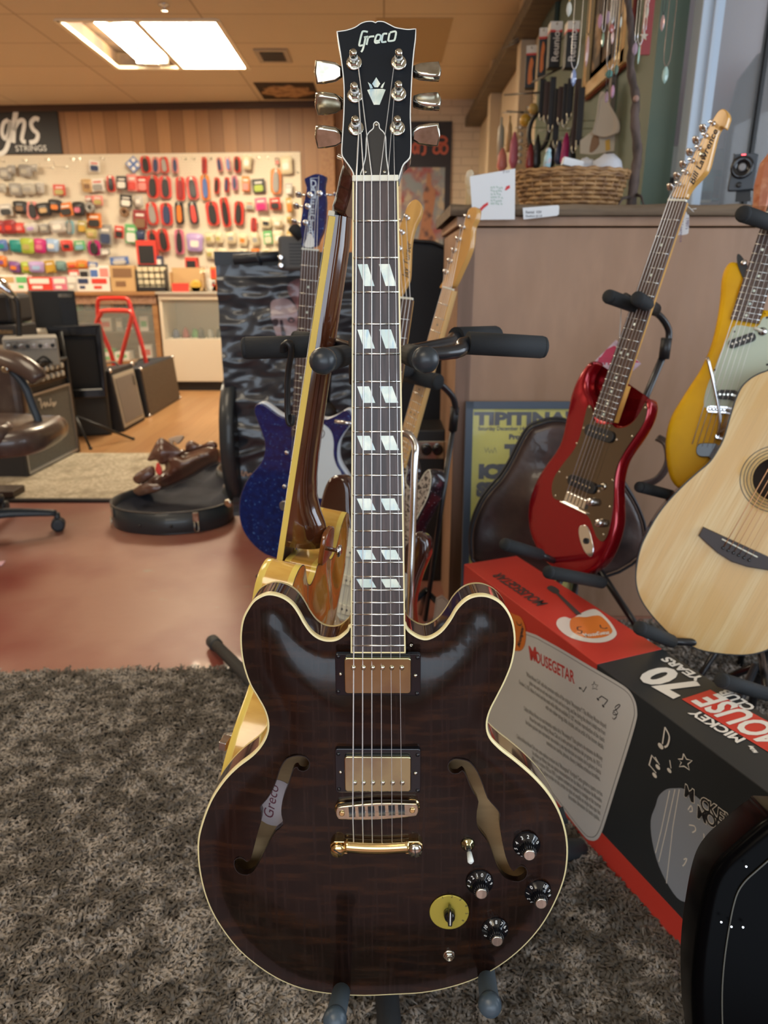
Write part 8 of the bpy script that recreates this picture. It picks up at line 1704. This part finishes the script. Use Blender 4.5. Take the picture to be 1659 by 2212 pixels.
mb = MB(); mb.lathe([(.016, 0), (.016, .012), (.010, .016)], P3(14, 798, 2.97), (0, -1, 0), n=14); put(mb, 'arm_bolt', NICKEL, t)
mb = MB(); mb.box(cc.x - .38, P3(-2, 800, 3.1).x, 3.24, 3.32, .48, .76); bk_ = put(mb, 'backrest', LE, t, .03, 3)
mb = MB(); mb.tube([(cc.x, 3.06, .10), (cc.x, 3.06, .40)], .03, 14); mb.box(cc.x - .15, cc.x + .15, 2.9, 3.2, .37, .41); put(mb, 'gas_column', BLACKP, t)
tipc = at_z(128, 1146, 0.0)
hub = Vector((tipc.x - .376, tipc.y - .137, .10))
for k_ in range(5):
    a = math.atan2(tipc.y - hub.y, tipc.x - hub.x) + k_ * 2 * math.pi / 5; L_ = (tipc - hub).to_2d().length
    e = Vector((hub.x + math.cos(a) * L_, hub.y + math.sin(a) * L_, .085))
    mb = MB(); mb.tube(smooth3([hub, hub.lerp(e, .5) + Vector((0, 0, .015)), e], 5), [.032 - .0016 * i for i in range(11)], 10, flat=.7); lg = put(mb, 'base_leg', CP, t)
    mb = MB(); ax_ = Vector((-math.sin(a), math.cos(a), 0)); c = Vector((e.x, e.y, .031))
    for s_ in (-1, 1): mb.lathe([(.02, -.009), (.030, -.006), (.030, .006), (.02, .009)], c + ax_ * .016 * s_, ax_, n=16)
    mb.tube([e, c + Vector((0, 0, .01))], .014, 8); put(mb, 'caster', CP, lg)

# ------------------------------------------------------------------ amplifiers and speakers
def cab_from(name, label, pl, pr, ptop, depth, mats, grille=None, side='r', group=None, z0=0.):
    """box whose front bottom edge runs between two floor pixels; ptop = pixel on its top edge above the left one"""
    a = at_z(*pl, z0); b = at_z(*pr, z0); u = (b - a); L_ = u.length; u.normalize(); nrm = Vector((u.y, -u.x, 0))
    f_ = ortho(a, (0, 0, 1), nrm)
    if (f_.to_3x3() @ Vector((1, 0, 0))).dot(u) < 0: f_ = ortho(a, (0, 0, 1), -nrm)
    h = hit(f_, *ptop, 0)[1]
    t = thing(name, label, 'amplifier', f_ @ Matrix.Translation((L_ / 2, 0, -depth / 2)), group)
    return t, f_, L_, h
TOLEX = M('black_tolex', (.022, .022, .026), .6, bump=(260, .3, .001)); SILG = M('silver_grille', (.16, .17, .16), .75, noise=((220, 220, 220), (.10, .10, .10), .4, .6)); GRYG = M('grey_grille', (.25, .22, .20), .75, wave=((1, 150, 1), (.12, .10, .09), 0., .7, 'Y')); BRNG = M('brown_grille', (.13, .095, .065), .8, noise=((200, 200, 200), (.08, .055, .035), .4, .6)); TRIMW = M('grille_trim', (.42, .38, .31), .5)
LW = M('script_white', (.62, .60, .55), .4)
# front-left combo with script logo
t, f_, L_, h = cab_from('guitar_amplifier', 'large black amplifier with silver grille and white script logo beside the office chair', (64, 1033), (170, 978), (64, 858), .32, None)
hg = h; hT = hit(f_, 60, 790, 0)[1]
mb = MB(f_); mb.box(-.02, L_ + .02, 0, hT, -.30, -.012); mb.box(-.02, 0, 0, hT, -.012, .006); mb.box(L_, L_ + .02, 0, hT, -.012, .006); mb.box(0, L_, hT - .02, hT, -.012, .006); mb.box(0, L_, 0, .02, -.012, .006); put(mb, 'cabinet', TOLEX, t, .006)
mb = MB(f_); mb.box(.004, L_ - .004, .022, hg, -.011, -.002); gr = put(mb, 'grille_cloth', SILG, t)
mb = MB(f_)
for a_ in ((.0, L_, .02, .034), (.0, L_, hg, hg + .012), (.0, .012, .02, hg), (L_ - .012, L_, .02, hg)): mb.box(*a_, -.002, .005)
put(mb, 'grille_trim', M('chrome_trim', (.45, .47, .50), .35, .8), t)
mb = MB(f_); mb.box(.004, L_ - .004, hg + .05, hT - .03, -.010, -.004); cp = put(mb, 'control_panel', BLACKG, t)
for r_ in range(2):
    for i in range(8): mb = MB(f_); mb.lathe([(.017, 0), (.015, .015)], (L_ * (.18 + .1 * i), hg + .085 + .05 * r_, -.004), (0, 0, 1), n=12); put(mb, 'control_knob', LW, cp)
lg_ = hits(f_, [(85, 882), (92, 868), (100, 862), (96, 880), (104, 886), (108, 872), (110, 884), (114, 872), (118, 882), (122, 868), (121, 858), (124, 880), (128, 872)], .002)
zl_ = zo(0, 600, 5.53); LG = [[(455, 1460), (480, 1455), (500, 1560)], [(478, 1510), (500, 1500)], [(510, 1530), (530, 1490), (540, 1540), (560, 1490), (575, 1535)], [(585, 1530), (600, 1500), (600, 1440), (608, 1530)], [(620, 1510), (640, 1490), (630, 1530), (655, 1510), (668, 1480)]]
mb = MB(f_)
for P in LG: mb.stroke(hits(f_, P, .002, zl_), .014, .003)
put(mb, 'script_logo', LW, gr)
# head on top of it (silver panel mixer-like)
def place_box(name, label, cat, px, Y, dep, mat, bev=.006, parts=None, tilt=0., base=None):
    """upright box seen nearly face on: pixel rectangle x0,x1,y0,y1 at distance Y"""
    x0_, x1_, y0_, y1_ = px; a = P3(x0_, y1_, Y); b = P3(x1_, y0_, Y); w2 = b.x - a.x; h2 = b.z - a.z
    f2 = ortho(((a.x + b.x) / 2, Y, a.z if base is None else base), (0, 0, 1), (math.sin(math.radians(tilt)), -math.cos(math.radians(tilt)), 0)); t2 = thing(name, label, cat, f2); hh2 = h2 if base is None else b.z - base
    mb = MB(f2); mb.box(-w2 / 2, w2 / 2, 0, hh2, -dep, 0); put(mb, 'cabinet', mat, t2, bev); return t2, f2, w2, hh2
zt1 = hT
t, f2, w2, h2 = place_box('mixer_amplifier', 'silver faced amplifier with knob rows stacked on the script logo amplifier', 'amplifier', (20, 118, 730, 792), 4.35, .28, M('silver_tolex', (.30, .29, .27), .6), .008, tilt=25)
mb = MB(f2); mb.box(-w2 * .45, w2 * .45, h2 * .62, h2 * .93, 0, .004); cp = put(mb, 'control_panel', NICKEL, t)
for i in range(8): mb = MB(f2); mb.lathe([(.013, 0), (.011, .016)], (-w2 * .4 + w2 * .8 * i / 7, h2 * .72, .004), (0, 0, 1), n=10); put(mb, 'control_knob', BLACKP if i % 2 else CHROME, cp)
mb = MB(f2); mb.tube(smooth3([(-w2 * .3, h2 * .3, .01), (0, h2 * .15, .03), (w2 * .2, h2 * .35, .02), (w2 * .35, h2 * .1, .02)], 4), .006, 6); put(mb, 'cable', BLACKP, t)
t, f2, w2, h2 = place_box('speaker_cabinet', 'dark speaker box standing at the far left behind the office chair', 'speaker', (-40, 17, 634, 700), 4.6, .3, TOLEX, .03)
mb = MB(f2); mb.box(-w2 * .42, w2 * .42, .02, h2 * .9, 0, .006); put(mb, 'grille_cloth', BLACKP, t, .02)
t, f2, w2, h2 = place_box('speaker_cabinet', 'low black amplifier head under the far left speaker box', 'amplifier', (-40, 30, 702, 745), 4.55, .3, TOLEX, .01)
mb = MB(f2); mb.box(-w2 * .45, w2 * .45, h2 * .55, h2 * .75, 0, .004); put(mb, 'silver_line', NICKEL, t)
# gooseneck microphone
t = thing('microphone', 'black microphone on a boom arm above the stacked amplifiers', 'microphone', P3(40, 715, 4.5))
mb = MB(); mb.tube(smooth3([P3(42, 735, 4.5), P3(40, 680, 4.5), P3(37, 650, 4.5), P3(27, 640, 4.5)], 4), .018, 10); put(mb, 'boom_arm', BLACKP, t)
mb = MB(); mb.lathe([(.02, 0), (.022, .06), (.04, .09), (.04, .13), (.01, .15)], P3(33, 642, 4.5), P3(16, 628, 4.5) - P3(33, 642, 4.5), n=14); put(mb, 'microphone_head', CHROME, t)
# small monitor on a bass cabinet
YM = 5.2
t, f2, w2, h2 = place_box('speaker_cabinet', 'black upright speaker box standing on the rounded cabinet behind the amplifiers', 'speaker', (82, 158, 628, 708), YM, .26, M('matte_black', (.022, .024, .026), .6), .008, tilt=30)
mb = MB(f2); mb.box(w2 * .12, w2 * .46, h2 * .05, h2 * .72, 0, .008); put(mb, 'grille_cloth', BLACKP, t); mb = MB(f2); mb.box(w2 * .1, w2 * .42, h2 * .82, h2 * .92, 0, .004); put(mb, 'name_plate', NICKEL, t)
t, f2, w2, h2 = place_box('bass_cabinet', 'large black rounded speaker cabinet with a deep recessed front beside the red hand truck', 'speaker', (122, 210, 706, 800), YM - .1, .4, M('matte_black', (.022, .024, .026), .6), .02, tilt=18, base=0)
mb = MB(f2); z0_ = h2 * .42
for a_ in ((-w2 * .5, w2 * .5, h2 * .92, h2), (w2 * .40, w2 * .5, z0_, h2), (-w2 * .5, -w2 * .22, z0_, h2), (-w2 * .5, w2 * .5, z0_ - .04, z0_ + .03)): mb.box(*a_, 0, .06)
put(mb, 'front_surround', BLACKG, t, .01)
mb = MB(f2); mb.box(-w2 * .2, w2 * .38, z0_ + .03, h2 * .9, 0, .012); put(mb, 'grille_cloth', M('mesh_black', (.012, .012, .014), .7), t)
# two combos on the wood floor
t, f_, L_, h = cab_from('guitar_amplifier', 'black combo amplifier with pale trimmed grey grille, tilted back on the wood floor', (268, 932), (314, 908), (243, 796), .40, None)
a = at_z(268, 934, 0); b = at_z(314, 908, 0); d2 = at_z(170, 938, 0); u = (b - a).normalized(); v = (d2 - a); v = (v - u * v.dot(u)); dep = v.length
f_ = ortho(a, (0, 0, 1), -v.normalized())
if (f_.to_3x3() @ Vector((1, 0, 0))).dot(u) < 0: pass
hh = hit(f_, 250, 800, 0)[1]; f_ = f_ @ Matrix.Rotation(math.radians(-7), 4, 'X'); Lx = (b - a).length; sx_ = 1 if (f_.to_3x3() @ Vector((1, 0, 0))).dot(u) > 0 else -1
X = lambda q_: sx_ * q_
mb = MB(f_); mb.box(min(0, X(Lx)), max(0, X(Lx)), 0, hh, -dep, 0); put(mb, 'cabinet', TOLEX, t, .008)
mb = MB(f_); mb.box(min(X(.02), X(Lx - .02)), max(X(.02), X(Lx - .02)), .03, hh - .04, 0, .008); put(mb, 'grille_trim', TRIMW, t, .003)
mb = MB(f_); mb.box(min(X(.045), X(Lx - .045)), max(X(.045), X(Lx - .045)), .06, hh - .07, .008, .012); gr = put(mb, 'grille_cloth', GRYG, t)
mb = MB(f_); mb.box(min(X(Lx - .10), X(Lx - .06)), max(X(Lx - .10), X(Lx - .06)), hh - .16, hh - .09, .012, .016); put(mb, 'badge', BLACKG, gr)
mb = MB(f_); mb.tube(smooth3([(X(Lx * .2), hh + .004, -dep * .5), (X(Lx * .4), hh + .035, -dep * .4), (X(Lx * .7), hh + .035, -dep * .3), (X(Lx * .8), hh + .004, -dep * .25)], 5), .010, 8, flat=.5); put(mb, 'carry_handle', CHROME, t)
for q_ in (.01, .99):
    for r_ in (0, -dep): mb = MB(f_); mb.ball((X(Lx * q_), hh - .005, r_), .016, 8); put(mb, 'corner_cap', CHROME, t)
A2 = at_z(322, 903, 0); B2 = at_z(389, 862, 0); u = (B2 - A2).normalized(); nr = Vector((u.y, -u.x, 0)); f_ = ortho(A2, (0, 0, 1), nr)
hh = hit(f_, 318, 792, 0)[1]; Lx = (B2 - A2).length; f_ = f_ @ Matrix.Rotation(math.radians(-5), 4, 'X')
t = thing('guitar_amplifier', 'black combo amplifier with plain brown grille in front of the white display case', 'amplifier', f_ @ Matrix.Translation((Lx / 2, 0, -.14)))
mb = MB(f_); mb.box(0, Lx, 0, hh, -.26, 0); put(mb, 'cabinet', M('blue_black_tolex', (.018, .024, .034), .55), t, .008)
mb = MB(f_); mb.box(.012, Lx - .012, .012, hh - .012, 0, .008); put(mb, 'grille_cloth', BRNG, t)
for x_ in (.015, Lx - .015):
    for y_ in (.015, hh - .01): mb = MB(f_); mb.ball((x_, y_, .004), .016, 8); put(mb, 'corner_cap', CHROME, t)
mb = MB(f_); mb.tube(smooth3([(Lx * .3, hh + .004, -.13), (Lx * .4, hh + .03, -.13), (Lx * .6, hh + .03, -.13), (Lx * .7, hh + .004, -.13)], 5), .009, 8, flat=.5); put(mb, 'carry_handle', BLACKP, t)
# red hand truck
YT = 6.3; RD = M('truck_red', (.62, .035, .025), .25, coat=.6)
base = P3(260, 860, YT); t = thing('hand_truck', 'red tubular hand truck standing behind the combo amplifiers', 'hand truck', (base.x, YT, 0))
def dn(x, y, Y): p_ = P3(x, y, Y); return Vector((p_.x, p_.y, .08))
pts = [dn(248, 880, YT), P3(245, 782, YT), P3(216, 705, YT), P3(211, 665, YT), P3(213, 648, YT), P3(222, 645, YT), P3(268, 645, YT), P3(278, 652, YT), P3(285, 675, YT), P3(316, 785, YT), dn(318, 880, YT)]
mb = MB(); mb.tube(smooth3(pts, 4), .0185, 10); put(mb, 'rear_frame', RD, t)
pts = [dn(202, 880, YT - .06), P3(206, 715, YT - .06), P3(217, 680, YT - .06), P3(224, 672, YT - .06), P3(275, 672, YT - .06), P3(284, 680, YT - .06), P3(281, 700, YT - .06), P3(260, 782, YT - .06), dn(250, 880, YT - .06)]
mb = MB(); mb.tube(smooth3(pts, 4), .0185, 10); put(mb, 'front_frame', M('truck_red_bright', (.72, .06, .045), .25, coat=.6), t)
for x_ in (-.20, .20): mb = MB(); mb.lathe([(.03, -.02), (.08, -.018), (.08, .018), (.03, .02)], (base.x + x_, YT + .06, .085), (1, 0, 0), n=20); put(mb, 'wheel', BLACKP, t)
mb = MB(); mb.box(base.x - .18, base.x + .18, YT - .26, YT - .02, .004, .012); put(mb, 'toe_plate', RD, t)
# little tripod foot beside the script amp
c = at_z(196, 972, 0); hp = Vector((at_y(168, 935, c.y + .05).x, c.y + .05, .22))
t = thing('tripod_stand', 'thin black tripod stand base beside the silver grille amplifier', 'stand', (hp.x, hp.y, 0))
mb = MB(); mb.tube([hp, hp + Vector((-.03, .02, .55))], .010, 8); put(mb, 'pole', BLACKP, t)
for e in (c + Vector((0, 0, .01)), hp + Vector((.28, .25, -.21)), hp + Vector((-.2, .2, -.21)), ): mb = MB(); mb.tube([hp, e], .009, 8); lg = put(mb, 'leg', BLACKP, t); mb = MB(); mb.ball(e, .013, 8); put(mb, 'rubber_foot', BLACKP, lg)
# flat pink fleck and a dark mat piece by the left edge
c = at_z(0, 1218, .01); f_ = Matrix.Translation(c); mb = MB(f_); mb.prism([(-.06, -.02), (.008, 0), (-.002, .045), (-.06, .03)], -.008, -.005); single(mb, 'pink_paper', M('paper_pink', (.70, .42, .50), .7), 'pale pink scrap of paper on the red floor at the left edge', 'paper', m=f_)
c = at_z(14, 1078, 0); f_ = Matrix.Translation(c); mb = MB(f_); mb.box(-.5, .055, -.03, .10, 0.015, .05); single(mb, 'dark_footrest', M('wood_dark', (.05, .03, .02), .5), 'dark wooden bar lying behind the chair base at the left edge', 'bar', m=f_, bevel=.004)
